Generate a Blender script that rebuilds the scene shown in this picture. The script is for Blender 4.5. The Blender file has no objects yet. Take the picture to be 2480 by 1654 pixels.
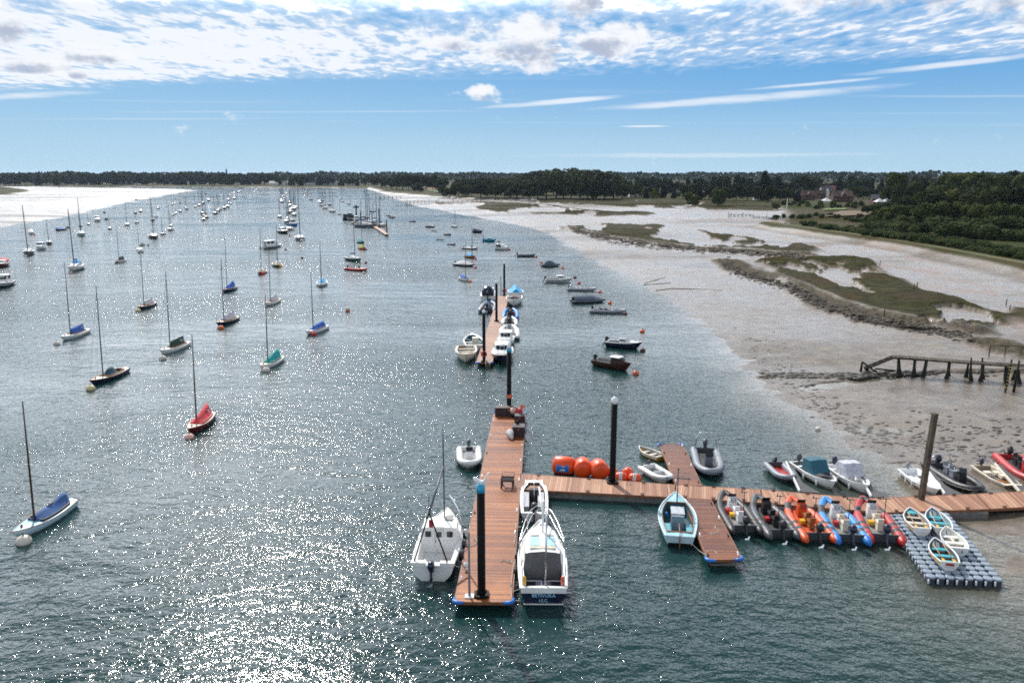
import bpy, math, random
import numpy as np
from mathutils import Vector, Matrix, Euler
random.seed(7); rng = np.random.default_rng(7)
R = math.radians
C = bpy.context.scene.collection
scene = bpy.context.scene

# ------------------------------------------------ camera
PITCH = R(11.86); FPX = 1929.0; CAMH = 20.0
cp, sp = math.cos(PITCH), math.sin(PITCH)
cam = bpy.data.cameras.new('camera'); cam.lens = 28.0; cam.sensor_width = 36.0
cam.clip_start = 0.5; cam.clip_end = 60000
camo = bpy.data.objects.new('camera', cam); C.objects.link(camo)
camo.location = (0, 0, CAMH); camo.rotation_euler = (R(90) - PITCH, 0, 0)
scene.camera = camo

# ------------------------------------------------ light, sky, exposure
SUN_AZ = R(-21); SUN_EL = R(43)          # azimuth from +Y towards +X
sd = Vector((math.sin(SUN_AZ) * math.cos(SUN_EL), math.cos(SUN_AZ) * math.cos(SUN_EL), math.sin(SUN_EL)))
sl = bpy.data.lights.new('sun', 'SUN'); sl.energy = 4.8; sl.angle = R(0.5); sl.color = (1.0, 0.955, 0.88)
so = bpy.data.objects.new('sun', sl); C.objects.link(so)
so.rotation_euler = sd.to_track_quat('Z', 'Y').to_euler(); so.location = (-100, 200, 300)
scene.view_settings.view_transform = 'Standard'; scene.view_settings.look = 'None'
scene.view_settings.exposure = 0.0; scene.view_settings.gamma = 1.0
scene.cycles.use_denoising = False; scene.cycles.filter_width = 1.75; scene.cycles.sample_clamp_indirect = 6; scene.cycles.max_bounces = 6; scene.cycles.caustics_reflective = False; scene.cycles.caustics_refractive = False

class NT:
    """tiny node-tree helper"""
    def __init__(s, tree): s.t = tree; s.n = tree.nodes; s.l = tree.links
    def add(s, typ, **kw):
        n = s.n.new(typ)
        for k, v in kw.items():
            setattr(n, k, v)
        return n
    def put(s, sock, v):
        if v is None: return
        if hasattr(v, 'is_output') or isinstance(v, bpy.types.NodeSocket): s.l.new(v, sock)
        else:
            if sock.type == 'RGBA' and hasattr(v, '__len__') and len(v) == 3: v = (*v, 1)
            sock.default_value = v
    def math(s, op, a, b=None, c=None, clamp=False):
        n = s.add('ShaderNodeMath', operation=op); n.use_clamp = clamp
        for i, v in enumerate((a, b, c)):
            if v is not None: s.put(n.inputs[i], v)
        return n.outputs[0]
    def vmath(s, op, a, b=None, c=None):
        n = s.add('ShaderNodeVectorMath', operation=op)
        s.put(n.inputs[0], a)
        if b is not None: s.put(n.inputs[1], b)
        if c is not None: s.put(n.inputs[2], c)
        return n.outputs[0]
    def mix(s, f, a, b):
        n = s.add('ShaderNodeMix', data_type='RGBA'); n.clamp_factor = True
        s.put(n.inputs['Factor'], f); s.put(n.inputs[6], a); s.put(n.inputs[7], b)
        return n.outputs[2]
    def noise(s, vec, scale, detail=3, rough=.5, dist=0, out=0):
        n = s.add('ShaderNodeTexNoise'); s.put(n.inputs['Vector'], vec)
        n.inputs['Scale'].default_value = scale; n.inputs['Detail'].default_value = detail
        n.inputs['Roughness'].default_value = rough; n.inputs['Distortion'].default_value = dist
        return n.outputs[out]
    def mrange(s, v, a, b, c=0, d=1, smooth=True):
        n = s.add('ShaderNodeMapRange'); n.interpolation_type = 'SMOOTHSTEP' if smooth else 'LINEAR'
        s.put(n.inputs[0], v)
        for i, q in enumerate((a, b, c, d)): n.inputs[i + 1].default_value = q
        return n.outputs[0]
    def mapping(s, vec, loc=(0, 0, 0), rot=(0, 0, 0), sc=(1, 1, 1)):
        n = s.add('ShaderNodeMapping'); s.put(n.inputs[0], vec)
        n.inputs['Location'].default_value = loc; n.inputs['Rotation'].default_value = rot; n.inputs['Scale'].default_value = sc
        return n.outputs[0]

world = bpy.data.worlds.new('World'); scene.world = world; world.use_nodes = True; world.cycles.sampling_method = 'MANUAL'; world.cycles.sample_map_resolution = 2048
w = NT(world.node_tree); w.n.clear()
sky = w.add('ShaderNodeTexSky', sky_type='NISHITA'); sky.sun_disc = False
sky.sun_elevation = SUN_EL; sky.sun_rotation = SUN_AZ
sky.altitude = 20; sky.air_density = 0.9; sky.dust_density = 0.1; sky.ozone_density = 2.6
tc = w.add('ShaderNodeTexCoord').outputs['Generated']
sx = w.add('ShaderNodeSeparateXYZ'); w.put(sx.inputs[0], tc)
zz = w.math('MAXIMUM', sx.outputs[2], 0.03)
U = w.math('DIVIDE', sx.outputs[0], zz); V = w.math('DIVIDE', sx.outputs[1], zz)
cm = w.add('ShaderNodeCombineXYZ'); w.put(cm.inputs[0], U); w.put(cm.inputs[1], V)
uv = cm.outputs[0]
# layer 1: rippled altocumulus sheet, ragged edge about 9 units away
h_ = w.math('DIVIDE', sx.outputs[0], w.math('MAXIMUM', sx.outputs[1], .05)); el = sx.outputs[2]
bandn = w.noise(w.mapping(uv, sc=(.22, .40, 1), rot=(0, 0, R(14))), 1.0, 4, .55)
ripple = w.noise(w.mapping(uv, rot=(0, 0, R(4)), sc=(8.5, 3.4, 1)), 1.0, 5, .6, .25)
ripple2 = w.noise(w.mapping(uv, rot=(0, 0, R(-10)), sc=(2.2, 1.5, 1)), 1.0, 4, .55)
edge = w.math('ADD', V, w.math('MULTIPLY', U, .26))
edge = w.math('ADD', edge, w.math('MULTIPLY', w.math('SUBTRACT', bandn, .5), 5.0))
cov = w.mrange(edge, 9.6, 7.6, 0, 1)
dens = w.math('ADD', w.math('MULTIPLY', ripple, .68), w.math('MULTIPLY', ripple2, .55))
dens = w.math('ADD', dens, w.math('MULTIPLY', bandn, .95))
dens = w.math('ADD', dens, w.math('MULTIPLY', w.math('SUBTRACT', cov, 1), .35))
dens = w.math('ADD', dens, w.math('MULTIPLY', w.math('MAXIMUM', w.math('MINIMUM', U, 6.0), -6.0), -.009))
sheet = w.math('MULTIPLY', w.mrange(dens, 1.0, 1.18, 0, 1), w.mrange(cov, 0, .35, 0, 1))
sheet = w.math('MULTIPLY', sheet, w.mrange(el, .52, .30, .06, 1))
thin = w.math('MULTIPLY', w.mrange(dens, .84, 1.15, 0, .42), cov)
# layer 2: long thin streaks far away, rising a little to the right
st = w.noise(w.mapping(uv, rot=(0, 0, R(-24)), sc=(.06, .5, 1)), 1.0, 5, .6)
streak = w.math('MULTIPLY', w.mrange(st, .56, .74, 0, .45), w.mrange(V, 24, 12, 0, 1))
wn_ = w.noise(w.mapping(tc, sc=(1, 1, 9)), 9, 5, .6)
for az0, el0, sl_, half, th in ((3.4, 4.9, .075, .095, .0034), (16.0, 4.9, .045, .17, .0052), (28.0, 6.5, .05, .15, .0034), (-31, 4.5, .07, .10, .0040), (9, 3.2, .0, .03, .0012), (12, 1.25, .0, .22, .003), (20, 5.7, .05, .08, .0022)):
    dx = w.math('SUBTRACT', h_, math.tan(R(az0)))
    dy = w.math('SUBTRACT', w.math('SUBTRACT', el, math.sin(R(el0))), w.math('MULTIPLY', dx, sl_))
    q = w.math('ADD', w.math('POWER', w.math('DIVIDE', dx, half), 2.0), w.math('POWER', w.math('DIVIDE', dy, th), 2.0))
    q = w.math('ADD', q, w.math('MULTIPLY', w.math('SUBTRACT', wn_, .5), 3.0))
    streak = w.math('MAXIMUM', streak, w.mrange(q, 1.4, -.2, 0, .8 if el0 > 2 else .35))
veil = w.mrange(el, 0.11, -.01, 0.0, .97)
mask = w.math('MAXIMUM', w.math('MAXIMUM', sheet, thin), streak)
# layer 3: a few heavier cumulus, grey below
def cumulus(ax, ey, rx, rz):
    """soft ragged puff around azimuth ax (deg), elevation ey (deg)"""
    a = w.math('DIVIDE', w.math('SUBTRACT', h_, math.tan(R(ax))), rx)
    b = w.math('DIVIDE', w.math('SUBTRACT', el, math.sin(R(ey))), rz)
    return w.math('ADD', w.math('MULTIPLY', a, a), w.math('MULTIPLY', b, b)), b
pn = w.noise(w.mapping(tc, sc=(1, 1, 1.6)), 22, 8, .62)
pd = None; pb_ = None
for args in ((2.6, 8.9, .085, .030), (6.3, 8.7, .065, .022), (.2, 8.5, .055, .016), (-3.8, 8.7, .035, .011), (3.9, 11.2, .045, .020), (-31.4, 8.6, .05, .022), (-30, 11.5, .07, .010), (-30.2, 6.3, .045, .009), (23, 11.0, .12, .018), (29.5, 10.2, .07, .020), (32, 8.8, .05, .012), (-1.6, 5.4, .020, .010), (-26.5, 7.2, .05, .012), (-26.0, 7.1, .04, .009), (-27.5, 5.9, .013, .005), (-24.5, 6.0, .010, .004)):
    d, b = cumulus(*args)
    m = w.math('SUBTRACT', 1.35, d)
    if pd is None: pd = m; pb_ = w.math('MULTIPLY', w.math('MAXIMUM', m, 0), b)
    else: pd = w.math('MAXIMUM', pd, m); pb_ = w.math('ADD', pb_, w.math('MULTIPLY', w.math('MAXIMUM', m, 0), b))
cu = w.mrange(w.math('ADD', w.math('MULTIPLY', w.math('MAXIMUM', pd, -1), .34), w.math('MULTIPLY', w.math('SUBTRACT', pn, .5), 2.6)), .02, .48, 0, 1)
shade = w.noise(w.mapping(tc, loc=(0, 0, .006), sc=(1, 1, 1.7)), 24, 6, .6)
greyf = w.mrange(w.math('ADD', w.math('SUBTRACT', shade, w.math('MULTIPLY', pb_, .22)), w.math('MULTIPLY', w.math('MAXIMUM', pd, 0), .10)), .54, .80, 0, .80)
grad = w.mix(w.mrange(el, .0, .13), (5.0, 7.8, 10.0), (1.75, 4.9, 9.2)); grad = w.mix(w.mrange(h_, .5, -.6, 0, .35), grad, (5.2, 8.0, 10.2))
skyc = w.mix(w.mrange(el, .34, .18, 0, .92), sky.outputs[0], grad)
# extra cloud glow added above the view, stronger sunward, to light water and mud
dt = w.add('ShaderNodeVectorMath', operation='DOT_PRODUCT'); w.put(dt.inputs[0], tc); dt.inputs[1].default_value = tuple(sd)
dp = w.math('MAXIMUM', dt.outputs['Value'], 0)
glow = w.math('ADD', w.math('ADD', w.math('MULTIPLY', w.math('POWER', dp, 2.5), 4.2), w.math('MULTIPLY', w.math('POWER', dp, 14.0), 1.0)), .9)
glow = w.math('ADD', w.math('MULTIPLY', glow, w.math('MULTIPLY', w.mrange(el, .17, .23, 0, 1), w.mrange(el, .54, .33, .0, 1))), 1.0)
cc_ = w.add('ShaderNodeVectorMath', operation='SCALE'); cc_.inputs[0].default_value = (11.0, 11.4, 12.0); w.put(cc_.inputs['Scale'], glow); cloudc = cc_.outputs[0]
col = skyc
hb = w.math('MULTIPLY', w.mrange(el, .17, .23, 0, .45), w.mrange(el, .52, .33, 0, 1)); col = w.mix(hb, col, cloudc)  # bright veil added to the same band of sky
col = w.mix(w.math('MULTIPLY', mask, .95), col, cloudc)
cuc = w.mix(greyf, (11.0, 11.3, 11.8), (4.0, 4.9, 6.8))
col = w.mix(cu, col, cuc)
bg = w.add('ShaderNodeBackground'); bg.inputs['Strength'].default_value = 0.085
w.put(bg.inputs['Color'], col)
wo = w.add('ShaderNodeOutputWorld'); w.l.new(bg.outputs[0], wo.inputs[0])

# ------------------------------------------------ pixel (of the 2480 px photograph) to a point of the place
def G(x, y, z=0.0):
    u, v = x - 1240.0, y - 827.0
    t = (CAMH - z) / (v * cp + FPX * sp)
    return Vector((u * t, (FPX * cp - v * sp) * t, z))
def zat(y, Y):
    v = y - 827.0
    return CAMH - (v * cp + FPX * sp) / (FPX * cp - v * sp) * Y
OV = 2480 / 2351.0
def ov(x, y, z=0.0): return G(x * OV, y * OV, z)
def zA(x, y): return (x / 3.673, 380 + y / 3.673)
def zB(x, y): return (600 + x / 3.673, 380 + y / 3.673)
def z3(x, y): return (x / 2.704, 760 + y / 2.704)
def z4(x, y): return (1040 + x / 4.198, 600 + y / 4.198)
def z5(x, y): return (960 + x / 2.904, 940 + y / 2.904)
def z2(x, y): return (1300 + x / 3.408, 940 + y / 3.408)
def z7(x, y): return (1700 + x / 3.014, 980 + y / 3.014)
def z6(x, y): return (2140 + x / 4.126, 1080 + y / 4.126)
def z8(x, y): return (980 + x / 4.612, 1140 + y / 4.612)

# ------------------------------------------------ materials
MATS = {}
def mat(name, col, rough=.5, metal=0, var=.12, scale=3.0, bump=0.0, spec=.5, alpha=None, coat=0, dirt=None, trans=0):
    if name in MATS: return MATS[name]
    m = bpy.data.materials.new(name); m.use_nodes = True; t = NT(m.node_tree)
    b = t.n['Principled BSDF']
    oc = t.add('ShaderNodeTexCoord').outputs['Object']
    n = t.noise(oc, scale, 4, .6)
    dark = tuple(c * (1 - var * 1.6) for c in col); lite = tuple(min(c * (1 + var), .95) for c in col)
    c = t.mix(t.mrange(n, .3, .7), dark, lite)
    if dirt:
        dn = t.noise(t.mapping(oc, sc=(1, 1, 2.5)), scale * 2.3, 5, .65)
        c = t.mix(t.mrange(dn, .55, .78, 0, .8), c, dirt)
    t.put(b.inputs['Base Color'], c)
    t.put(b.inputs['Roughness'], t.mrange(n, .2, .8, max(rough - .08, .03), min(rough + .1, 1)))
    b.inputs['Metallic'].default_value = metal
    b.inputs['Specular IOR Level'].default_value = spec
    if coat: b.inputs['Coat Weight'].default_value = coat
    if bump:
        bn = t.add('ShaderNodeBump'); bn.inputs['Strength'].default_value = min(bump, 1); bn.inputs['Distance'].default_value = .03
        t.put(bn.inputs['Height'], t.noise(oc, scale * 6, 4)); t.put(b.inputs['Normal'], bn.outputs[0])
    MATS[name] = m; return m

def plank_mat(name, cols, pitch=.145, gap=.012, rough=.55, seed=0.0):
    m = bpy.data.materials.new(name); m.use_nodes = True; t = NT(m.node_tree); b = t.n['Principled BSDF']
    oc = t.add('ShaderNodeTexCoord').outputs['Object']
    s = t.add('ShaderNodeSeparateXYZ'); t.put(s.inputs[0], oc); y = s.outputs[1]
    q = t.math('DIVIDE', y, pitch); fl = t.math('FLOOR', q); fr = t.math('FRACT', q)
    wn = t.add('ShaderNodeTexWhiteNoise', noise_dimensions='1D'); t.put(wn.inputs['W'], t.math('ADD', fl, seed))
    fl3 = t.math('FLOOR', t.math('DIVIDE', y, pitch * 7)); wn3 = t.add('ShaderNodeTexWhiteNoise', noise_dimensions='1D'); t.put(wn3.inputs['W'], t.math('ADD', fl3, seed + 77))
    v = t.math('ADD', t.math('MULTIPLY', wn.outputs[0], .62), t.math('MULTIPLY', wn3.outputs[0], .38))
    cr = t.add('ShaderNodeValToRGB'); t.put(cr.inputs[0], v); r_ = cr.color_ramp
    r_.elements[0].color = (*cols[0], 1); r_.elements[0].position = .12
    r_.elements[1].color = (*cols[2], 1); r_.elements[1].position = .9
    e = r_.elements.new(.5); e.color = (*cols[1], 1)
    grain = t.noise(t.mapping(oc, sc=(1.2, 14, 1)), 3, 4, .6)
    c = t.mix(t.mrange(grain, .3, .75, 0, .45), cr.outputs[0], tuple(k * .55 for k in cols[1]))
    wear = t.noise(oc, .55, 4, .6)
    c = t.mix(t.mrange(wear, .55, .75, 0, .35), c, tuple(min(.6, k * 1.25 + .05) for k in cols[1]))
    spot = t.noise(oc, 7.0, 2, .7); c = t.mix(t.mrange(spot, .70, .76, 0, .55), c, (.50, .46, .42)); damp = t.noise(t.mapping(oc, loc=(3, 5, 0)), .35, 5, .65); c = t.mix(t.mrange(damp, .52, .66, 0, .30), c, tuple(k * .42 for k in cols[1]))
    g = t.math('LESS_THAN', fr, gap / pitch)
    c = t.mix(t.math('MULTIPLY', g, .85), c, (.012, .008, .006))
    t.put(b.inputs['Base Color'], c); b.inputs['Roughness'].default_value = rough; b.inputs['Specular IOR Level'].default_value = .35
    bn = t.add('ShaderNodeBump'); bn.inputs['Strength'].default_value = .35; bn.inputs['Distance'].default_value = .02
    t.put(bn.inputs['Height'], t.math('SUBTRACT', grain, t.math('MULTIPLY', g, .9))); t.put(b.inputs['Normal'], bn.outputs[0])
    MATS[name] = m; return m

# ------------------------------------------------ mesh building
class MB:
    def __init__(s): s.v = []; s.f = []; s.mi = []; s.sm = []
    def add(s, vs, fs, mi=0, smooth=False):
        o = len(s.v); s.v += [tuple(p) for p in vs]
        for f in fs: s.f.append(tuple(i + o for i in f)); s.mi.append(mi); s.sm.append(smooth)
        return s
    def box(s, c, d, rz=0, mi=0, taper=1.0, rx=0, ry=0):
        m = Euler((rx, ry, rz)).to_matrix(); c = Vector(c); vs = []
        for z in (-1, 1):
            k = taper if z > 0 else 1
            for x, y in ((-1, -1), (1, -1), (1, 1), (-1, 1)):
                vs.append(c + m @ Vector((x * d[0] / 2 * k, y * d[1] / 2 * k, z * d[2] / 2)))
        return s.add(vs, [(3, 2, 1, 0), (4, 5, 6, 7), (0, 1, 5, 4), (1, 2, 6, 5), (2, 3, 7, 6), (3, 0, 4, 7)], mi)
    def loft(s, rings, closed=True, caps=True, mi=0, smooth=True, mis=None):
        n = len(rings[0]); vs = [p for r in rings for p in r]; o = len(s.v); s.v += [tuple(p) for p in vs]
        for i in range(len(rings) - 1):
            for j in range(n if closed else n - 1):
                k = (j + 1) % n
                s.f.append((o + i * n + j, o + i * n + k, o + (i + 1) * n + k, o + (i + 1) * n + j))
                s.mi.append(mis[i] if mis else mi); s.sm.append(smooth)
        if caps and closed:
            s.f.append(tuple(o + j for j in reversed(range(n)))); s.mi.append(mis[0] if mis else mi); s.sm.append(False)
            s.f.append(tuple(o + (len(rings) - 1) * n + j for j in range(n))); s.mi.append(mis[-1] if mis else mi); s.sm.append(False)
        return s
    def tube(s, pts, r, n=8, mi=0, caps=True, mis=None, flat=1.0):
        pts = [Vector(p) for p in pts]; rings = []
        rs = r if hasattr(r, '__len__') else [r] * len(pts)
        up = Vector((0, 0, 1))
        for i, p in enumerate(pts):
            t = (pts[min(i + 1, len(pts) - 1)] - pts[max(i - 1, 0)]).normalized()
            a = t.cross(up)
            if a.length < .08: a = t.cross(Vector((0, 1, 0)))
            a.normalize(); b = a.cross(t).normalized()
            if i and a.dot(pa) < 0: a = -a; b = -b
            pa = a
            rings.append([p + (a * math.cos(q) + b * math.sin(q) * flat) * rs[i] for q in (2 * math.pi * k / n for k in range(n))])
        return s.loft(rings, True, caps, mi, n > 5, mis)
    def cyl(s, a, b, r, n=10, r2=None, mi=0): return s.tube([a, b], [r, r if r2 is None else r2], n, mi)
    def lathe(s, prof, n=12, c=(0, 0, 0), mi=0, mis=None, sx=1, sy=1):
        rings = [[(c[0] + r * sx * math.cos(2 * math.pi * k / n), c[1] + r * sy * math.sin(2 * math.pi * k / n), c[2] + z) for k in range(n)] for r, z in prof]
        return s.loft(rings, True, True, mi, n > 6, mis)
    def ball(s, c, r, n=10, m=6, mi=0, sz=1.0, mis=None):
        prof = [(max(r * math.sin(math.pi * i / m), .001), -r * sz * math.cos(math.pi * i / m)) for i in range(m + 1)]
        return s.lathe(prof, n, c, mi, mis)
    def build(s, name, m, parent=None, loc=None, rz=None, label=None):
        me = bpy.data.meshes.new(name); me.from_pydata(s.v, [], s.f)
        for mm in (m if isinstance(m, (list, tuple)) else [m]): me.materials.append(mm)
        if s.f:
            me.polygons.foreach_set('material_index', s.mi); me.polygons.foreach_set('use_smooth', s.sm)
        me.validate(); me.update()
        o = bpy.data.objects.new(name, me); C.objects.link(o)
        if parent: o.parent = parent
        if loc is not None: o.location = loc
        if rz is not None: o.rotation_euler = (0, 0, rz)
        if label: o['label'] = label
        return o
KIDS = {}
def tag(o, label=None, cat=None, group=None, kind=None):
    if label: o['label'] = label
    if cat: o['category'] = cat
    if group: o['group'] = group
    if kind: o['kind'] = kind
    return o
def root(name, label, cat, loc=(0, 0, 0), rz=0, group=None):
    o = bpy.data.objects.new(name, None); o.empty_display_size = .2; C.objects.link(o)
    o.location = loc; o.rotation_euler = (0, 0, rz); return tag(o, label, cat, group)
def dup(o, parent=None):
    c = o.copy(); C.objects.link(c); c.parent = parent
    for ch in list(o.children): dup(ch, c)
    return c
def place(o, loc, rz=0, sc=1.0, label=None, cat=None, group=None, used=set()):
    """first use moves the thing itself, later uses copy it"""
    if o.name in used: o = dup(o)
    used.add(o.name)
    o.location = loc; o.rotation_euler = (0, 0, rz); o.scale = (sc, sc, sc)
    return tag(o, label, cat, group)
# ------------------------------------------------ terrain
def vhash(ix, iy, s):
    n = (ix.astype(np.int64) * 374761393 + iy.astype(np.int64) * 668265263 + s * 1442695041) & 0xffffffff
    n = ((n ^ (n >> 13)) * 1274126177) & 0xffffffff
    return ((n ^ (n >> 16)) & 0xffff) / 65535.0
def vnoise(x, y, s=0):
    ix, iy = np.floor(x), np.floor(y); fx, fy = x - ix, y - iy
    fx = fx * fx * (3 - 2 * fx); fy = fy * fy * (3 - 2 * fy)
    a = vhash(ix, iy, s); b = vhash(ix + 1, iy, s); c = vhash(ix, iy + 1, s); d = vhash(ix + 1, iy + 1, s)
    return (a * (1 - fx) + b * fx) * (1 - fy) + (c * (1 - fx) + d * fx) * fy
def fbm(x, y, o=4, s=0):
    r = 0; a = .5; t = 0
    for i in range(o): r = r + a * vnoise(x, y, s + i * 17); t += a; x = x * 2.03; y = y * 2.03; a *= .5
    return r / t
def sdist(P, px, py):
    """signed distance to a polygon, positive inside"""
    d2 = np.full(px.shape, 1e18); ins = np.zeros(px.shape, bool); n = len(P)
    for i in range(n):
        ax, ay = P[i]; bx, by = P[(i + 1) % n]; ex, ey = bx - ax, by - ay
        t = np.clip(((px - ax) * ex + (py - ay) * ey) / (ex * ex + ey * ey + 1e-9), 0, 1)
        dx, dy = px - ax - t * ex, py - ay - t * ey; d2 = np.minimum(d2, dx * dx + dy * dy)
        if ay != by:
            c = ((ay > py) != (by > py)) & (px < (bx - ax) * (py - ay) / (by - ay) + ax); ins ^= c
    d = np.sqrt(d2); return np.where(ins, d, -d)
def pdist(P, px, py):
    d2 = np.full(px.shape, 1e18)
    for i in range(len(P) - 1):
        ax, ay = P[i]; bx, by = P[i + 1]; ex, ey = bx - ax, by - ay
        t = np.clip(((px - ax) * ex + (py - ay) * ey) / (ex * ex + ey * ey + 1e-9), 0, 1)
        dx, dy = px - ax - t * ex, py - ay - t * ey; d2 = np.minimum(d2, dx * dx + dy * dy)
    return np.sqrt(d2)
def sst(a, b, x):
    t = np.clip((x - a) / (b - a), 0, 1); return t * t * (3 - 2 * t)
def poly(pts): return [tuple(ov(*p)[:2]) for p in pts]

SHORE_R = poly([(842, 433), (868, 440), (905, 456), (960, 474), (1040, 489), (1110, 502), (1180, 514), (1250, 534), (1300, 562), (1345, 590), (1420, 622), (1490, 660),
                (1560, 706), (1640, 765), (1700, 820), (1745, 872), (1800, 922), (1870, 962), (1940, 1004), (2010, 1052), (2080, 1105), (2135, 1150), (2200, 1200), (2262, 1262), (2310, 1330), (2345, 1368), (2700, 1400)]) + [(260, 30), (3500, 300), (9000, 3000), (3000, 9000), (400, 9000), tuple(G(860, 451)[:2])]
FLAT_L = poly([(-600, 590), (-150, 543), (0, 521), (60, 512), (120, 503), (180, 491), (240, 476), (300, 463), (360, 452), (400, 445), (440, 438.5), (432, 435), (300, 432.5), (60, 428.5), (-700, 428.5)])
FAR = poly([(-1500, 427.2), (0, 427.2), (200, 428), (500, 430), (640, 430.5), (800, 431.5), (842, 433)]) + [(600, 9000), (-9000, 9000)]
MARSH = [poly([(1660, 603), (1740, 596), (1850, 591), (1960, 600), (2000, 622), (2090, 650), (2200, 684), (2300, 712), (2420, 745), (2300, 775), (2240, 772), (2160, 756), (2080, 748), (2020, 735), (1960, 722), (1900, 702), (1850, 676), (1800, 650), (1700, 624)]),
         poly([(1305, 525), (1400, 519), (1520, 524), (1600, 528), (1700, 545), (1790, 556), (1860, 575), (1860, 590), (1780, 588), (1700, 580), (1560, 572), (1480, 562), (1400, 549), (1340, 537)]),
         poly([(1010, 469), (1120, 465), (1250, 472), (1400, 488), (1500, 494), (1440, 500), (1360, 501), (1240, 496), (1130, 490), (1060, 482)]),
         poly([(1180, 455), (1500, 462), (1800, 466), (1800, 488), (1660, 486), (1560, 484), (1400, 478), (1240, 470)]),
         poly([(2240, 792), (2351, 770), (2500, 760), (2500, 840), (2351, 820), (2300, 812)])]
WALL = [tuple(ov(*p)[:2]) for p in [(1770, 523), (1810, 531), (1900, 545), (2000, 560), (2100, 578), (2200, 597), (2351, 628), (2600, 690)]]
LAND = poly([(880, 444), (960, 452), (1100, 460), (1300, 462), (1500, 466), (1700, 470), (1790, 480), (1800, 500), (1770, 521), (1900, 543), (2100, 575), (2351, 624), (2700, 705)]) + [(1800, 200), (9000, 3000), (3000, 9000), (600, 9000), tuple(G(878, 452)[:2])]
CREEK = [tuple(ov(*p)[:2]) for p in [(1290, 512), (1480, 507), (1700, 510), (1800, 545), (1960, 590), (2150, 640), (2351, 690), (2600, 760)]]
GULLY = [tuple(ov(*p)[:2]) for p in [(1860, 893), (1930, 884), (2030, 870), (2150, 861), (2351, 858)]]

def terrain(px, py):
    r_ = np.hypot(px, py); a = np.clip(r_ / 220, .35, 6)
    wob = (fbm(px / 9, py / 9, 4, 5) - .5) * 5 * a
    sR = sdist(SHORE_R, px, py) + wob * .6 + (fbm(px / 3, py / 2.4, 3, 55) - .5) * 4.5; sL = sdist(FLAT_L, px, py) + wob * 1.2; sF = sdist(FAR, px, py)
    s = np.maximum(np.maximum(sR, sL), sF)
    h = np.where(s > 0, .62 * (1 - np.exp(-np.maximum(s, 0) / 26)), np.maximum(s * .035, -2.5))
    bump = (fbm(px / 2.6, py / 1.7, 4, 31) - .5); big = fbm(px / 14, py / 10, 3, 77) - .5
    inn = sst(-2, 5, s)
    near = sst(230, 60, r_)
    h = h + inn * (bump * .16 * (.5 + near) + big * .20)
    marsh = np.zeros_like(h); rim = np.zeros_like(h); edge = np.full(h.shape, -1e6)
    mn = fbm(px / (4 + r_ / 60), py / (5 + r_ / 22), 4, 91)
    for k, P in enumerate(MARSH):
        d = sdist(P, px, py) + (mn - .5) * (9 + r_ / 26); edge = np.maximum(edge, d)
    inside = sst(0, 2.5 + r_ / 150, edge); mm = fbm(px / (5 + r_ / 60), py / (4.5 + r_ / 32), 6, 12)
    bias = np.clip((edge - 5) / 60, -.09, .055 + .03 * fbm(px / 40, py / 60, 2, 6))
    marsh = inside * sst(-.008,   .012, .585 + .05 * sst(300, 420, r_) - mm - bias)
    h = h + marsh * (.62 + .3 * (mn - .3)) + marsh * (fbm(px / 1.2, py / 1.2, 2, 3) - .5) * .22
    # the stony seaward rim of the two big marsh islands
    rl = np.full(h.shape, 1e6)
    for P in (MARSH[0][10:] + MARSH[0][:1], MARSH[1][7:] + MARSH[1][:1], MARSH[4][3:] + MARSH[4][:1]): rl = np.minimum(rl, pdist(P, px, py))
    rim = sst(3.6, 1.0, rl + (mn - .5) * 6) * sst(20, 60, r_)
    h = h + rim * (.25 + .7 * (fbm(px / .9, py / .9, 3, 8) - .45)); marsh = marsh * (1 - rim * .85)
    # creek mud with algae
    cd = pdist(CREEK, px, py); creek = sst(14, 4, cd + (mn - .5) * 14) * (1 - inside)
    h = h - creek * .30
    orange = sst(30, 8, cd) * sst(.54, .575, fbm(px / 4.5, py / 8, 5, 61)) * .8 * (1 - inside)
    gd = pdist(GULLY, px, py); h = h - sst(1.1, .2, gd + (bump) * 1.2) * .55
    # pool in the near mud
    pl = ov(2058, 1078); pq = np.hypot((px - pl.x) / 2.2, (py - pl.y) / 1.1) + bump * 1.3; h = np.where(pq < 1.6, h - .62 * sst(1.3, .7, pq), h)
    pw = ov(2040, 1072)
    land = sst(-3, 8, sdist(LAND, px, py) + (mn - .5) * 8)
    h = h * (1 - land) + land * (1.5 + (fbm(px / 30, py / 30, 3, 2) - .5) * .8 + np.clip((r_ - 400) / 400, 0, 4) * .5)
    fl = sst(0, 25, sF); h = np.where(fl > 0, np.maximum(h, fl * 1.6), h); land = np.maximum(land, sst(-2, 6, sF + (mn - .5) * 10))
    spit = poly([(-200, 412), (30, 432), (62, 437), (84, 441), (40, 449), (-200, 462)]); sq = sst(-3, 10, sdist(spit, px, py) + (mn - .5) * 20)
    h = h + sq * 1.0; land = np.maximum(land, sq)
    wd = pdist(WALL, px, py); wl = sst(9, 2.2, wd); h = np.where(wl > 0, np.maximum(h, wl * 2.2), h); path = sst(1.3, .5, wd + (mn - .5) * 1.5)
    land = np.maximum(land, sst(6.0, 4.0, wd + (mn - .5) * 4)); stone = sst(3.5, 6, wd) * sst(12, 8, wd) * (1 - land)
    return h, marsh, np.clip(rim + stone * .35, 0, 1), orange, land, path, s

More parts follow.
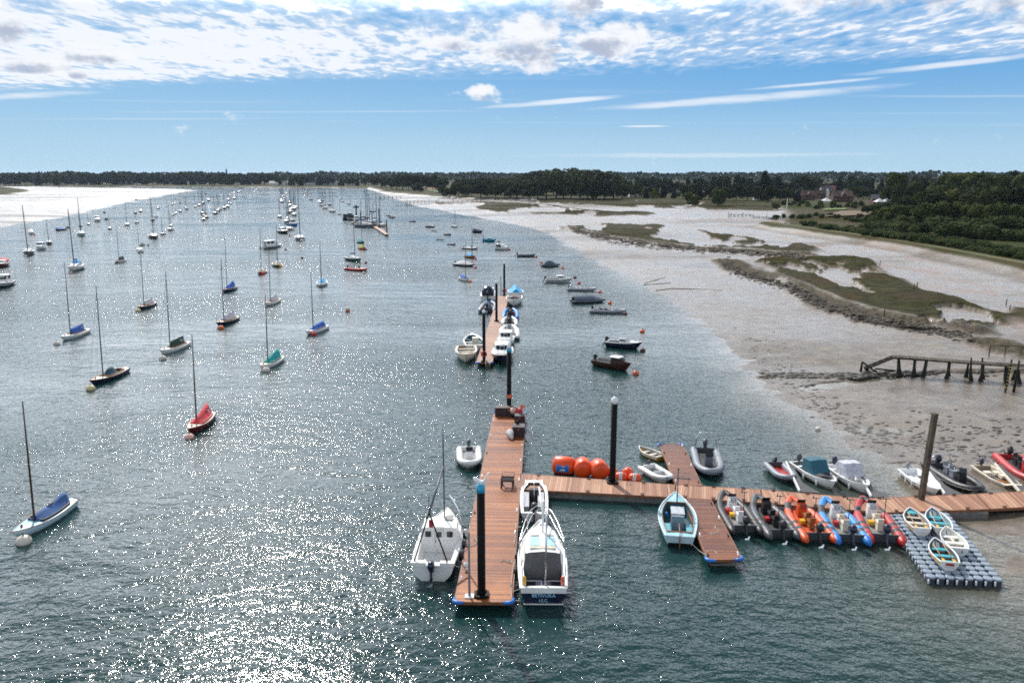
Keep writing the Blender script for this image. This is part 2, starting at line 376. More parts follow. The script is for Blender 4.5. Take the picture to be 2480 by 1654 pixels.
def polar(n_az, n_r, r0, r1, a0, a1):
    az = np.radians(np.linspace(a0, a1, n_az)); rr = r0 * (r1 / r0) ** np.linspace(0, 1, n_r)
    A, Q = np.meshgrid(az, rr); return Q * np.sin(A), Q * np.cos(A)
def grid_faces(nr, nc):
    i = np.arange(nr - 1)[:, None] * nc + np.arange(nc - 1)[None, :]
    return np.stack([i, i + 1, i + nc + 1, i + nc], -1).reshape(-1, 4)
def grid_obj(name, X, Y, Z, keep=None):
    nr, nc = X.shape; V = np.stack([X, Y, Z], -1).reshape(-1, 3); F = grid_faces(nr, nc)
    if keep is not None: F = F[keep.reshape(-1)[F].any(1)]
    me = bpy.data.meshes.new(name); me.vertices.add(len(V)); me.vertices.foreach_set('co', V.ravel())
    me.loops.add(F.size); me.loops.foreach_set('vertex_index', F.ravel().astype(np.int32))
    me.polygons.add(len(F)); me.polygons.foreach_set('loop_start', np.arange(len(F), dtype=np.int32) * 4)
    me.polygons.foreach_set('use_smooth', np.ones(len(F), bool)); me.update(calc_edges=True); me.validate()
    o = bpy.data.objects.new(name, me); C.objects.link(o); return o
def attr(o, name, arr):
    a = o.data.attributes.new(name, 'FLOAT', 'POINT'); a.data.foreach_set('value', arr.astype(np.float32).ravel())

X, Y = polar(1000, 1000, 34, 9500, -52, 52)
h, marsh, rim, orange, land, path, s_ = terrain(X, Y)
ter = grid_obj('mudflat_terrain', X, Y, h); tag(ter, kind='structure')
for nme, arr in (('marsh', marsh), ('rim', rim), ('orange', orange), ('land', land), ('path', path)): attr(ter, nme, arr)
def GH(x, y, dz=0):
    """photograph pixel on the terrain, height included"""
    p = G(x, y)
    for _ in range(3):
        z = float(terrain(np.array([p.x]), np.array([p.y]))[0][0]); p = G(x, y, max(z, 0))
    return Vector((p.x, p.y, max(z, 0) + dz))
def TZ(x, y): return float(terrain(np.array([x]), np.array([y]))[0][0])

m = bpy.data.materials.new('tidal_mud'); m.use_nodes = True; t = NT(m.node_tree); b = t.n['Principled BSDF']
oc = t.add('ShaderNodeTexCoord').outputs['Object']
def A_(n): a = t.add('ShaderNodeAttribute'); a.attribute_name = n; return a.outputs['Fac']
n1 = t.noise(oc, .05, 5, .6); n2 = t.noise(oc, .6, 5, .65); n3 = t.noise(t.mapping(oc, rot=(0, 0, .5), sc=(1, 1.6, 1)), 3.0, 4, .65); n4 = t.noise(oc, .018, 4, .5)
mud = t.mix(t.mrange(n2, .35, .7), (.125, .100, .077), (.215, .178, .142))
mud = t.mix(t.mrange(n1, .52, .72, 0, .55), mud, (.20, .165, .12))
mud = t.mix(t.mrange(n3, .62, .78, 0, .6), mud, (.062, .052, .043))
mud = t.mix(t.math('MULTIPLY', t.mrange(t.noise(oc, .14, 5, .7), .58, .72, 0, .8), t.mrange(n3, .4, .6)), mud, (.20, .20, .07))
org = t.mix(n2, (.20, .085, .028), (.16, .10, .05)); c = t.mix(t.math('MULTIPLY', A_('orange'), .8), mud, org)
ms = t.mix(t.mrange(n2, .3, .7), (.013, .014, .004), (.050, .046, .012)); ms = t.mix(t.mrange(n1, .5, .7, 0, .8), ms, (.048, .026, .014))
ms = t.mix(t.mrange(n3, .62, .74, 0, .7), ms, (.085, .070, .030))
c = t.mix(A_('marsh'), c, ms)
rm = t.mix(t.mrange(n3, .35, .62), (.022, .018, .012), (.12, .102, .076)); rm = t.mix(t.mrange(n2, .5, .7, 0, .6), rm, (.09, .075, .045)); c = t.mix(A_('rim'), c, rm)
gr = t.mix(t.mrange(n2, .3, .7), (.022, .034, .009), (.055, .062, .020)); gr = t.mix(t.mrange(n4, .42, .58, 0, .85), gr, (.060, .046, .022)); c = t.mix(A_('land'), c, gr)
c = t.mix(A_('path'), c, t.mix(t.mrange(n3, .4, .65), (.09, .09, .035), (.27, .25, .15)))
t.put(b.inputs['Base Color'], c)
dry = t.math('MAXIMUM', t.math('MAXIMUM', A_('marsh'), A_('rim')), t.math('MAXIMUM', A_('land'), A_('path')))
wet = t.mrange(t.noise(t.mapping(oc, sc=(1, .6, 1)), .11, 5, .6), .30, .75, .20, .44)
t.put(b.inputs['Roughness'], t.math('ADD', t.math('MULTIPLY', dry, .5), wet, clamp=True))
strk = t.noise(t.mapping(oc, rot=(0, 0, .2), sc=(.35, 1, 1)), .02, 5, .6)
t.put(b.inputs['Specular IOR Level'], t.math('MULTIPLY', t.mrange(dry, 0, 1, .50, .05), t.mrange(strk, .46, .60, 1, .12)))
bn = t.add('ShaderNodeBump'); bn.inputs['Strength'].default_value = .8; bn.inputs['Distance'].default_value = .10
t.put(bn.inputs['Height'], t.math('ADD', t.noise(t.mapping(oc, rot=(0, 0, .4), sc=(1, 1.9, 1)), 1.5, 6, .62), t.math('MULTIPLY', n3, .5)))
t.put(b.inputs['Normal'], bn.outputs[0]); ter.data.materials.append(m)

# water: one sheet, silt-coloured where the real depth is small
Xw, Yw = polar(260, 300, 6, 14000, -80, 80)
hw = terrain(Xw, Yw)[0]
wat = grid_obj('water', Xw, Yw, np.zeros_like(Xw)); tag(wat, kind='structure')
Xs, Ys = Xw, Yw
dist_sh = terrain(Xw, Yw)[6]
attr(wat, 'shallow', np.exp(np.minimum(dist_sh, 0) / 4.5) * sst(330, 90, np.hypot(Xw, Yw)))
m = bpy.data.materials.new('harbour_water'); m.use_nodes = True; t = NT(m.node_tree); b = t.n['Principled BSDF']
oc = t.add('ShaderNodeTexCoord').outputs['Object']
sh = A_('shallow')
deep = t.mix(t.noise(oc, .02, 3), (.006, .028, .028), (.012, .046, .042))
t.put(b.inputs['Base Color'], t.mix(t.mrange(sh, .05, 1.0, 0, 1, False), deep, (.135, .12, .088)))
b.inputs['Roughness'].default_value = .07; b.inputs['IOR'].default_value = 1.42
ripA = t.noise(t.mapping(oc, rot=(0, 0, R(12)), sc=(.62, 1.0, 1)), 1.05, 2, .5)
ripB = t.noise(t.mapping(oc, rot=(0, 0, R(-18)), sc=(.75, 1.0, 1)), 2.7, 3, .55, .4)
ripC = t.noise(t.mapping(oc, rot=(0, 0, R(30)), sc=(.8, 1.0, 1)), 7.5, 2, .5)
swl = t.noise(t.mapping(oc, rot=(0, 0, R(8)), sc=(.5, 1, 1)), .22, 2, .5)
patch = t.mrange(t.noise(t.mapping(oc, sc=(.6, 1, 1)), .022, 4, .55), .34, .62, .42, 1.25)
hgt = t.math('ADD', t.math('MULTIPLY', ripA, .24), t.math('MULTIPLY', ripB, .115))
hgt = t.math('ADD', hgt, t.math('MULTIPLY', ripC, .050)); hgt = t.math('ADD', t.math('MULTIPLY', hgt, patch), t.math('MULTIPLY', swl, .30))
hgt = t.math('MULTIPLY', hgt, t.mrange(sh, 0, 1, 1, .65))
bn = t.add('ShaderNodeBump'); bn.inputs['Strength'].default_value = 1.0; bn.inputs['Distance'].default_value = .63
t.put(bn.inputs['Height'], hgt); t.put(b.inputs['Normal'], bn.outputs[0]); wat.data.materials.append(m)
# ------------------------------------------------ colours
WHITE = mat('white_gelcoat', (.80, .80, .78), .28, var=.05, scale=1.2, dirt=(.5, .48, .42))
CREAM = mat('cream_gelcoat', (.70, .64, .52), .35, var=.06, dirt=(.4, .36, .28))
NAVY = mat('navy_paint', (.012, .018, .045), .25, var=.15); BLACK = mat('black_rubber', (.016, .016, .018), .45, var=.2)
NEARBLACK = mat('black_steel', (.0045, .0045, .005), .6, var=.2, scale=1.5, spec=.18)
GREYT = mat('grey_tube', (.23, .25, .29), .42, var=.08, dirt=(.12, .12, .13)); DKGREY = mat('charcoal_tube', (.060, .066, .078), .42, var=.1)
WTUBE = mat('white_tube', (.72, .72, .70), .4, var=.06, dirt=(.45, .44, .42))
RED = mat('red_paint', (.42, .018, .020), .4, var=.12); DKRED = mat('dark_red_hull', (.13, .010, .014), .3, var=.12)
CANVR = mat('red_canvas', (.62, .035, .055), .75, var=.12, scale=2, bump=.5)
BLUE = mat('bright_blue', (.012, .17, .55), .45, var=.1); SKYB = mat('sky_blue_tube', (.02, .24, .60), .42, var=.08)
CANVB = mat('blue_canvas', (.018, .12, .48), .75, var=.15, scale=2, bump=.5); CANVN = mat('faded_blue_canvas', (.055, .14, .36), .8, var=.18, scale=2, bump=.6)
CANVT = mat('teal_canvas', (.008, .34, .34), .75, var=.15, bump=.5); CANVD = mat('dark_teal_canvas', (.010, .07, .10), .7, var=.2, bump=.5)
CANVG = mat('green_canvas', (.018, .055, .032), .8, var=.2, bump=.5); CANVW = mat('white_canvas', (.62, .62, .64), .8, var=.08, bump=.5)
CANVK = mat('slate_canvas', (.07, .10, .15), .75, var=.15, bump=.5); CANVC = mat('cyan_canvas', (.01, .30, .62), .7, var=.12, bump=.4)
TEAK = mat('varnished_wood', (.28, .11, .035), .35, var=.25, scale=6); DKWOOD = mat('dark_varnish', (.045, .016, .010), .35, var=.25, scale=5)
PALED = mat('pale_blue_deck', (.32, .58, .66), .4, var=.05, dirt=(.3, .4, .42)); TURQ = mat('turquoise_paint', (.10, .40, .50), .45, var=.08, dirt=(.08, .22, .26))
LBHULL = mat('pale_blue_hull', (.50, .66, .74), .35, var=.05); GREENH = mat('green_hull', (.012, .10, .075), .3, var=.1)
GREYH = mat('grey_hull', (.13, .145, .17), .35, var=.08); ORANGE = mat('orange_tube', (.62, .085, .018), .42, var=.08)
ORG = mat('orange_marker', (.78, .075, .008), .38, var=.08, scale=2); DKPATCH = mat('dark_grip_patch', (.035, .037, .042), .6)
STEEL = mat('stainless_steel', (.62, .63, .65), .25, 1.0, var=.05); ALU = mat('mast_alloy', (.11, .125, .15), .45, .3, var=.08, spec=.3)
WOODM = mat('varnished_spar', (.07, .035, .018), .45, var=.2); GLASS = mat('dark_window_glass', (.012, .015, .018), .08, var=.1)
INNER = mat('grey_interior', (.22, .22, .22), .6, var=.15, scale=3); DKIN = mat('dark_interior', (.035, .036, .040), .65, var=.3, scale=3)
YEL = mat('yellow_paint', (.75, .42, .02), .4, var=.08); OARW = mat('oar_wood', (.55, .32, .12), .5, var=.1)
BUOYW = mat('weathered_white_buoy', (.62, .58, .50), .55, var=.1, dirt=(.25, .22, .14)); BUOYP = mat('pink_buoy', (.72, .42, .34), .5, var=.1)
BUOYO = mat('orange_buoy', (.66, .13, .035), .5, var=.12); BUOYR = mat('red_buoy', (.5, .02, .03), .5); BUOYD = mat('dark_buoy', (.10, .03, .025), .6, var=.3)
BUOYY = mat('yellow_buoy', (.60, .50, .28), .5, var=.1); ROPE = mat('pale_rope', (.48, .46, .40), .9, var=.1); DROPE = mat('dark_rope', (.06, .07, .10), .9)
BROWNBOX = mat('brown_box', (.035, .018, .022), .55, var=.2, scale=4); BLUECAP = mat('blue_corner_guard', (.015, .16, .55), .4); CYANC = mat('cyan_cap', (.03, .35, .55), .4)
CONC = mat('float_concrete', (.16, .155, .15), .8, var=.2, scale=2, dirt=(.04, .045, .03)); OLDW = mat('weathered_timber', (.085, .065, .045), .85, var=.35, scale=2, bump=.8)
WEEDW = mat('weed_covered_timber', (.016, .015, .010), .9, var=.4, scale=3, bump=1); BEAMW = mat('edge_beam_timber', (.22, .085, .035), .55, var=.2, scale=2)
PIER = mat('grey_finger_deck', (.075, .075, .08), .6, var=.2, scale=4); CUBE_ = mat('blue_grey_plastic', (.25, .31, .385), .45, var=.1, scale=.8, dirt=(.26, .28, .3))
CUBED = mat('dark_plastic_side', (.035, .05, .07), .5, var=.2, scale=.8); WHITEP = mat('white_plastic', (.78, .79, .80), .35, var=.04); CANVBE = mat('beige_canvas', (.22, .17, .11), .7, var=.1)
TANIN = mat('tan_interior', (.36, .30, .22), .6, var=.15, dirt=(.15, .12, .09)); SALTG = mat('seat_grey', (.10, .10, .11), .6)
DECKM = plank_mat('hardwood_decking', ((.14, .033, .006), (.30, .084, .014), (.52, .18, .038)), .145, .014, .45)
DECKS = plank_mat('dark_hardwood_decking', ((.10, .024, .007), (.19, .052, .013), (.32, .105, .028)), .145, .014, .42, 13.0)
DECKL = plank_mat('pale_hardwood_decking', ((.26, .115, .066), (.43, .22, .130), (.60, .36, .23)), .145, .012, .6, 31.0)

# ------------------------------------------------ hulls
class Hull:
    def __init__(s, L, B, fb=(.6, .4, .45), draft=.35, tr=.75, pw=2.3, rake=.35, mx=.42, bow=0.012):
        s.L, s.B, s.fb, s.draft, s.tr, s.pw, s.rake, s.mx, s.bow = L, B, fb, draft, tr, pw, rake, mx, bow
    def half(s, t):
        if t < s.mx: return s.B / 2 * (s.tr + (1 - s.tr) * math.sin(math.pi / 2 * t / s.mx))
        return max(s.B / 2 * (1 - ((t - s.mx) / (1 - s.mx)) ** s.pw), s.bow * s.B)
    def sheer(s, t):
        return s.fb[1] + (s.fb[2] - s.fb[1]) * ((.5 - t) / .5) ** 2 if t < .5 else s.fb[1] + (s.fb[0] - s.fb[1]) * ((t - .5) / .5) ** 2
    def x(s, t, u=1.0): return -s.L / 2 + s.L * t - s.rake * (1 - u) * max(0, (t - .6) / .4) ** 2 + .12 * (1 - u) * max(0, 1 - t * 8)
    def keel(s, t): return -s.draft * (1 - max(0, (t - .55) / .45) ** 3 * 1.1)
    def ts(s, n=20): return [i / n for i in range(n + 1)]
    def shell(s, mi=0, n=20, k=9, kk=2.3, top=1.0):
        mb = MB(); rings = []
        for t in s.ts(n):
            b, zs, zk = s.half(t), s.sheer(t), s.keel(t); pr = []
            for j in range(k + 1):
                u = j / k; yy = b * (1 - (1 - u) ** kk); pr.append((s.x(t, u), yy, zk + (zs - zk) * u ** 1.15))
            rings.append([(x, -y, z) for x, y, z in reversed(pr)] + pr[1:])
        mb.loft(rings, closed=False, smooth=True)
        r0 = rings[0]; mb.add(r0, [tuple(range(len(r0)))]); return mb
    def stripe(s, z0=.0, z1=.07, off=.012, t0=0.0, t1=1.0, n=20, frac=None):
        """a band that follows the topsides between two shares of the freeboard"""
        mb = MB()
        for sg in (-1, 1):
            rg = []
            for i in range(n + 1):
                t = t0 + (t1 - t0) * i / n; b, zs, zk = s.half(t), s.sheer(t), s.keel(t); pr = []
                for u in (z0, z1):
                    q = u; yy = b * (1 - (1 - q) ** 2.3) + off; pr.append((s.x(t, q), sg * yy, zk + (zs - zk) * q ** 1.15))
                rg.append(pr if sg > 0 else pr[::-1])
            mb.loft(rg, closed=False)
        return mb
    def rail(s, r=.035, n=20, transom=True):
        mb = MB()
        P = [(s.x(t), s.half(t), s.sheer(t)) for t in s.ts(n)]
        mb.tube(P, r, 5); mb.tube([(x, -y, z) for x, y, z in P], r, 5)
        if transom: mb.tube([(P[0][0], -P[0][1], P[0][2]), (P[0][0], P[0][1], P[0][2])], r, 5)
        return mb
    def deck(s, ta=None, tf=None, side=.25, camber=.05, n=20, dz=-.02):
        """deck strips, open between ta and tf"""
        mb = MB(); T = sorted(set(s.ts(n) + ([ta, tf] if ta is not None else [])))
        for a, b in zip(T[:-1], T[1:]):
            op = ta is not None and a >= ta - 1e-6 and b <= tf + 1e-6
            for sg in (-1, 1):
                q = []
                for t in (a, b):
                    hb = s.half(t); inn = max(hb - side, 0) if op else 0
                    q.append((s.x(t), sg * hb, s.sheer(t) + dz)); q.append((s.x(t), sg * inn, s.sheer(t) + dz + camber * (1 - (inn / max(hb, .01)) ** 2)))
                mb.add(q, [(0, 2, 3, 1) if sg < 0 else (1, 3, 2, 0)], smooth=False)
        return mb
    def well(s, ta, tf, side=.25, floor=.1, n=12, camber=.05, nar=.82, lip=0.0, dz=-.02):
        mb = MB(); T = [ta + (tf - ta) * i / n for i in range(n + 1)]; rg = []
        for t in T:
            hb = s.half(t); w_ = max(hb - side, .03); zt = s.sheer(t) + dz + camber * (1 - (w_ / max(hb, .01)) ** 2) + lip
            wf = w_ * (nar - .25 * max(0, (t - .6) / .4)); x = s.x(t)
            rg.append([(x, w_, zt), (x, wf, floor), (x, -wf, floor), (x, -w_, zt)])
        mb.loft(rg, closed=False, smooth=False); mb.add(rg[0], [(0, 1, 2, 3)]); mb.add(rg[-1], [(3, 2, 1, 0)]); return mb
    def coaming(s, ta, tf, side=.25, h=.12, n=12, th=.03, close=True):
        mb = MB(); P = []
        for i in range(n + 1):
            t = ta + (tf - ta) * i / n; w_ = max(s.half(t) - side, .03); P.append((s.x(t), w_, s.sheer(t) + h * .5))
        for sg in (1, -1):
            mb.loft([[(x, sg * (y - th), z - h * .6), (x, sg * (y + th), z - h * .6), (x, sg * (y + th), z + h * .5), (x, sg * (y - th), z + h * .5)] for x, y, z in P], smooth=False)
        if close:
            for x, y, z in (P[0], P[-1]): mb.box((x, 0, z), (th * 2, 2 * y, h * 1.1))
        return mb
    def tent(s, t0, t1, hz, inset=.06, sag=.35, n=10, edge=.03, skew=0, rag=.04, seed=1):
        """cloth slung over a boom, ridge heights hz(q)"""
        r_ = random.Random(seed); mb = MB(); rg = []
        for i in range(n + 1):
            q = i / n; t = t0 + (t1 - t0) * q; w_ = max(s.half(t) - inset, .05); z0 = s.sheer(t) + edge; zr = z0 + hz(q); row = []
            for k in range(-4, 5):
                f = k / 4; a = abs(f); zz = z0 + (zr - z0) * ((1 - a) - sag * a * (1 - a)); zz += r_.uniform(-rag, rag) * (0 < a < 1)
                row.append((s.x(t) + r_.uniform(-rag, rag), f * w_ + skew, zz))
            rg.append(row)
        mb.loft(rg, closed=False, smooth=True)
        mb.add(rg[0], [tuple(range(9))]); mb.add(rg[-1], [tuple(reversed(range(9)))]); return mb

def text(body, size, m, parent, loc, rot, name, extrude=.004, off=0.0):
    cu = bpy.data.curves.new(name, 'FONT'); cu.body = body; cu.size = size; cu.extrude = extrude; cu.offset = off; cu.align_x = 'CENTER'
    to = bpy.data.objects.new(name, cu); me = bpy.data.meshes.new_from_object(to); bpy.data.objects.remove(to); me.name = name; me.materials.clear(); me.materials.append(m)
    o = bpy.data.objects.new(name, me); C.objects.link(o); o.parent = parent; o.location = loc; o.rotation_euler = rot; return o

def outboard(parent, x, y, z, s=1.0, tilt=0.0, cowlm=None, up=False, name='outboard_motor'):
    """cowl (own mesh) with leg and propeller as sub-parts"""
    M4 = Matrix.Translation((x, y, z)) @ Matrix.Rotation(tilt, 4, 'Y')
    def tr(mb): mb.v = [tuple(M4 @ (Vector(p) * s)) for p in mb.v]; return mb
    c = MB(); prof = [(.02, .0, .0), (.13, .02, .0), (.17, .10, -.02), (.18, .25, -.03), (.16, .38, -.04), (.10, .45, -.04), (.02, .47, -.04)]
    rings = []
    for r_, zz, dx in prof:
        rings.append([(dx + r_ * 1.5 * math.copysign(abs(math.cos(a)) ** .7, math.cos(a)) - .12, r_ * math.copysign(abs(math.sin(a)) ** .7, math.sin(a)), zz + .12) for a in (2 * math.pi * k / 12 for k in range(12))])
    c.loft(rings); o = tr(c).build(name, cowlm or BLACK, parent)
    l = MB(); l.box((-.10, 0, -.12), (.16, .10, .52), taper=1.15); l.box((-.12, 0, -.50), (.13, .05, .34)); l.box((-.14, 0, -.40), (.34, .16, .02)); l.tube([(-.02, 0, -.66), (-.22, 0, -.66), (-.34, 0, -.66)], [.02, .055, .03], 8); l.box((.02, 0, .02), (.10, .24, .16))
    tr(l).build('leg', DKGREY if cowlm is None else cowlm, o)
    p = MB()
    for k in range(3): a = 2 * math.pi * k / 3; p.box((-.37, .09 * math.cos(a), -.66 + .09 * math.sin(a)), (.02, .16, .08), rx=a)
    p.cyl((-.34, 0, -.66), (-.42, 0, -.66), .035, 8); tr(p).build('propeller', STEEL, o)
    return o

def tube_path(L, B, r, n=26, rise=.22, nose=.38, sq=1.9, point=False):
    """plan of an inflatable collar, port stern round the bow to starboard stern"""
    P = []; hb = B / 2 - r; xs = -L / 2; xb = L / 2 - r
    st = L * nose
    half = [(xs + (xb - st - xs) * i / 6, hb) for i in range(6)]
    for i in range(n // 2 + 1):
        a = math.pi / 2 * i / (n // 2); q_ = math.sin(a) if point else 0
        half.append((xb - st + st * q_, hb * (1 - q_ ** 2.1) ** .9) if point else (xb - st + st * math.sin(a) ** (2 / sq), hb * max(math.cos(a), 0) ** (2 / sq)))
    for x, y in half: P.append((x, y))
    P += [(x, -y) for x, y in reversed(half[:-1])]
    out = []
    for x, y in P:
        q = max(0, (x + L * .05) / (L * .55)); out.append(Vector((x, y, .30 + rise * q ** 2)))
    return out

def rib(label, L=5.6, B=2.2, r=.24, tm=None, patch=None, hullm=None, floorm=None, bands=(), console=None, seat=None, cowl=None, tanks=0, frame=False, pole=False, group=None, tilt=.15, name='rigid_inflatable', cat='inflatable boat', cones=True, endcol=False, cover=None, rope=True, s_ob=1.0, tower=False, wscreen=True, thwart=False, point=False):
    rt = root(name, label, cat, group=group)
    P = tube_path(L, B, r, nose=.55 if point else .38, point=point); rs = [r * (.86 if 8 < i < len(P) - 9 else 1) for i in range(len(P))]
    Q = [P[0] + Vector((-1.9 * r, 0, .03)), P[0] + Vector((-.9 * r, 0, .01))] + P + [P[-1] + Vector((-.9 * r, 0, .01)), P[-1] + Vector((-1.9 * r, 0, .03))]
    rr = [r * .30, r * .74] + rs + [r * .74, r * .30]
    # resample densely so that grip patches can be bands
    n = len(Q); mis = []; tot = len(Q) - 1
    for i in range(tot):
        k = min(i, tot - 1 - i); mis.append(1 if (patch and k in bands) else (2 if endcol and k < 2 else 0))
    mb = MB(); mb.tube(Q, rr, 12, mis=mis); mb.build('inflatable_collar', [tm or GREYT, patch or DKPATCH, endcol or RED], rt)
    h = Hull(L * .93, B - r * 1.7, (.42, .22, .22), .30, .9, 2.6, .45)
    h.shell().build('hull', hullm or WHITE, rt)
    f = MB(); w_ = B / 2 - r * 1.3; T = h.ts(14); rg = []
    for t in T: hb = max(h.half(t) - .02, .02); rg.append([(h.x(t) - .05, hb, .24 + .12 * max(0, (t - .6) / .4)), (h.x(t) - .05, -hb, .24 + .12 * max(0, (t - .6) / .4))])
    f.loft(rg, closed=False, smooth=False); f.build('floor', floorm or DKIN, rt)
    MB().box((-L / 2 + .14, 0, .36), (.07, B - 2.6 * r, .42)).build('transom', hullm or WHITE, rt)
    if rope:
        g = MB()
        for sg in (0, 1):
            pts = []
            for i in range(3, len(P) // 2):
                p = P[i] if sg else P[len(P) - 1 - i]; c = Vector((0, 0, 0)); d = Vector((p.x * .12, p.y, 0)).normalized()
                pts.append(p + d * rs[i] * 1.02 + Vector((0, 0, .03 - .05 * (i % 2))))
            g.tube(pts, .012, 4)
        g.build('grab_line', ROPE if tm in (DKGREY, BLACK) else DROPE, rt)
    if console:
        c = MB(); x0 = .08 * L; c.box((x0, 0, .55), (.42, .55, .72), taper=.86); c.box((x0 - .06, 0, .93), (.34, .5, .10), ry=-.5); co = c.build('console', console, rt)
        if wscreen: MB().box((x0 + .12, 0, 1.10), (.03, .48, .30), ry=-.45).build('windscreen', GLASS, co)
        wl = MB(); wl.tube([(x0 - .27 + .03 * math.sin(a), .15 * math.cos(a), .96 + .14 * math.sin(a)) for a in (2 * math.pi * k / 12 for k in range(13))], .017, 5, caps=False); wl.box((x0 - .25, 0, .96), (.02, .26, .03)); wl.build('steering_wheel', BLACK, co)
    if seat:
        for k, x in enumerate((-.10 * L, -.24 * L)):
            q = MB(); q.box((x, 0, .46), (.48, .30, .40), taper=.8); q.box((x, 0, .70), (.55, .34, .12)); q.box((x - .26, 0, .86), (.07, .30, .28), ry=-.15); q.build('seat', seat, rt)
    for k in range(tanks):
        q = MB(); q.box((-.02 * L - .25 * (k // 2), (.38 if k % 2 else -.38), .38), (.42, .24, .26)); q.cyl((-.02 * L - .25 * (k // 2), (.38 if k % 2 else -.38), .5), (-.02 * L - .25 * (k // 2), (.38 if k % 2 else -.38), .56), .04, 8); q.build('fuel_tank', RED, rt)
    if thwart: MB().box((-.02 * L, 0, .42), (.24, B - 2.2 * r, .05)).build('thwart', thwart if thwart is not True else WHITEP, rt)
    if cowl: outboard(rt, -L / 2 + .02, 0, .55, s_ob, tilt, cowl)
    if frame:
        g = MB(); x = -L / 2 + .5; hh = 1.75 if tower else 1.25
        g.tube([(x, B / 2 - r, .5), (x - .05, B / 2 - r * 1.4, hh * .8), (x - .08, B / 2 - r * 2.2, hh), (x - .08, -B / 2 + r * 2.2, hh), (x - .05, -B / 2 + r * 1.4, hh * .8), (x, -B / 2 + r, .5)], .028, 6)
        g.tube([(x - .35, B / 2 - r * 1.2, .5), (x - .08, B / 2 - r * 1.6, hh * .8)], .02, 5); g.tube([(x - .35, -B / 2 + r * 1.2, .5), (x - .08, -B / 2 + r * 1.6, hh * .8)], .02, 5)
        for k in (-.35, 0, .35): g.ball((x - .08, k, hh + .06), .05, 6, 4)
        g.build('a_frame', STEEL, rt)
    if pole:
        g = MB(); x = -.16 * L; y = -.34; g.cyl((x, y, .3), (x, y, 1.95), .025, 6); g.box((x, y, 1.9), (.04, .42, .04)); g.box((x, y + .16, 1.98), (.05, .05, .16)); g.build('tow_post', DKGREY, rt)
    if cover:
        h2 = Hull(L, B * .98, (.62, .52, .52), .1, .92, 2.6, .2)
        cm, prof = cover; h2.tent(.02, .93, prof, inset=.0, sag=-.5, edge=.0, rag=.02, seed=3).build('boat_cover', cm, rt)
    return rt

def dayboat(label, hullm, coverm, name='day_sailing_boat', L=6.3, B=1.85, deckm=None, mast=8.2, mastm=None, cover='tent', group=None, stay=False, boomup=.5, flag=None, seed=1, spreader=.28, digits=None, dside=1, rake=0, coam=None):
    rt = root(name, label, 'sailing boat', group=group); h = Hull(L, B, (.62, .42, .44), .3, .62, 2.0, .75, .45)
    h.shell().build('hull', hullm, rt); ta, tf = .14, .62
    h.rail(.028).build('gunwale', TEAK if hullm is not WHITE else WHITE, rt)
    h.deck(ta, tf, .26).build('deck', deckm or WHITE, rt); h.well(ta, tf, .26, .08).build('cockpit', DKIN, rt)
    h.coaming(ta, tf, .26, .13).build('coaming', coam or TEAK, rt)
    mx = .64; x0 = h.x(mx); zb = h.sheer(mx)
    m = MB(); m.tube([(x0, 0, zb - .1), (x0 - rake * .5, 0, zb + mast * .5), (x0 - rake, 0, zb + mast)], [.075, .068, .040], 8); mo = m.build('mast', mastm or WOODM, rt)
    sp_ = MB(); q = zb + mast * .48; sp_.box((x0, 0, q), (.03, spreader * 2, .03)); sp_.box((x0, 0, zb + mast + .04), (.03, .12, .02)); sp_.build('spreaders', WHITEP, mo)
    if stay:
        g = MB(); top = (x0 - rake * .8, 0, zb + mast * .93)
        g.tube([top, (L / 2 - .1, 0, .6)], .014, 4); g.tube([top, (x0 - .15, B / 2 - .12, zb)], .010, 4); g.tube([top, (x0 - .15, -B / 2 + .12, zb)], .010, 4); g.build('stays', ALU, rt)
    if cover:
        if cover == 'tent': prof = lambda q: .95 * (1 - q) * boomup / .5 * .75 + .55 * q ** .5 * (1 if q < .97 else .6) * .8 + .05
        elif cover == 'long': prof = lambda q: .62 - .25 * q + .12 * math.sin(q * 9) * (1 - q)
        elif cover == 'bundle': prof = lambda q: .15 + .55 * math.sin(math.pi * min(q * 1.1, 1)) ** .6
        elif cover == 'wing': prof = lambda q: .85 - .55 * q
        elif cover == 'screen': prof = lambda q: .85 - .10 * q
        ins = {'tent': .16, 'long': .34, 'bundle': .42, 'wing': .3, 'screen': .52}[cover]
        t0, t1 = {'tent': (.12, .66), 'long': (.10, .63), 'bundle': (.3, .62), 'wing': (.16, .66), 'screen': (.16, .60)}[cover]
        cv = h.tent(t0, t1, prof, inset=ins, sag=.9 if cover in ('wing', 'tent') else .3, seed=seed, rag=.035).build('boom_tent', coverm, rt)
        if digits:
            tt = .24; sg = dside; w_ = h.half(tt) - ins; zr = h.sheer(tt) + prof(.2); z0 = h.sheer(tt); an = math.atan2(zr - z0, w_)
            text(digits, .42, WHITEP, cv, (h.x(tt), sg * w_ * .62, z0 + (zr - z0) * .30 + .06), (an, 0, 0 if sg < 0 else math.pi), 'sail_number')
        b_ = MB(); za, zb2 = h.sheer(t1) + prof(1) * .95, h.sheer(t0) + prof(0)
        b_.tube([(h.x(t1), 0, za - .04), (h.x(t0) - .25, 0, zb2 - .02)], .035, 6); b_.build('boom', mastm or WOODM, rt)
    ht = MB(); ht.lathe([(.01, 0), (.07, .02), (.09, .1), (.05, .18), (.01, .2)], 8, (h.x(.84), 0, h.sheer(.84))); ht.build('foredeck_fender', RED, rt)
    MB().box((-L / 2 + .02, 0, .1), (.10, .04, .7)).build('rudder', TEAK, rt)
    return rt

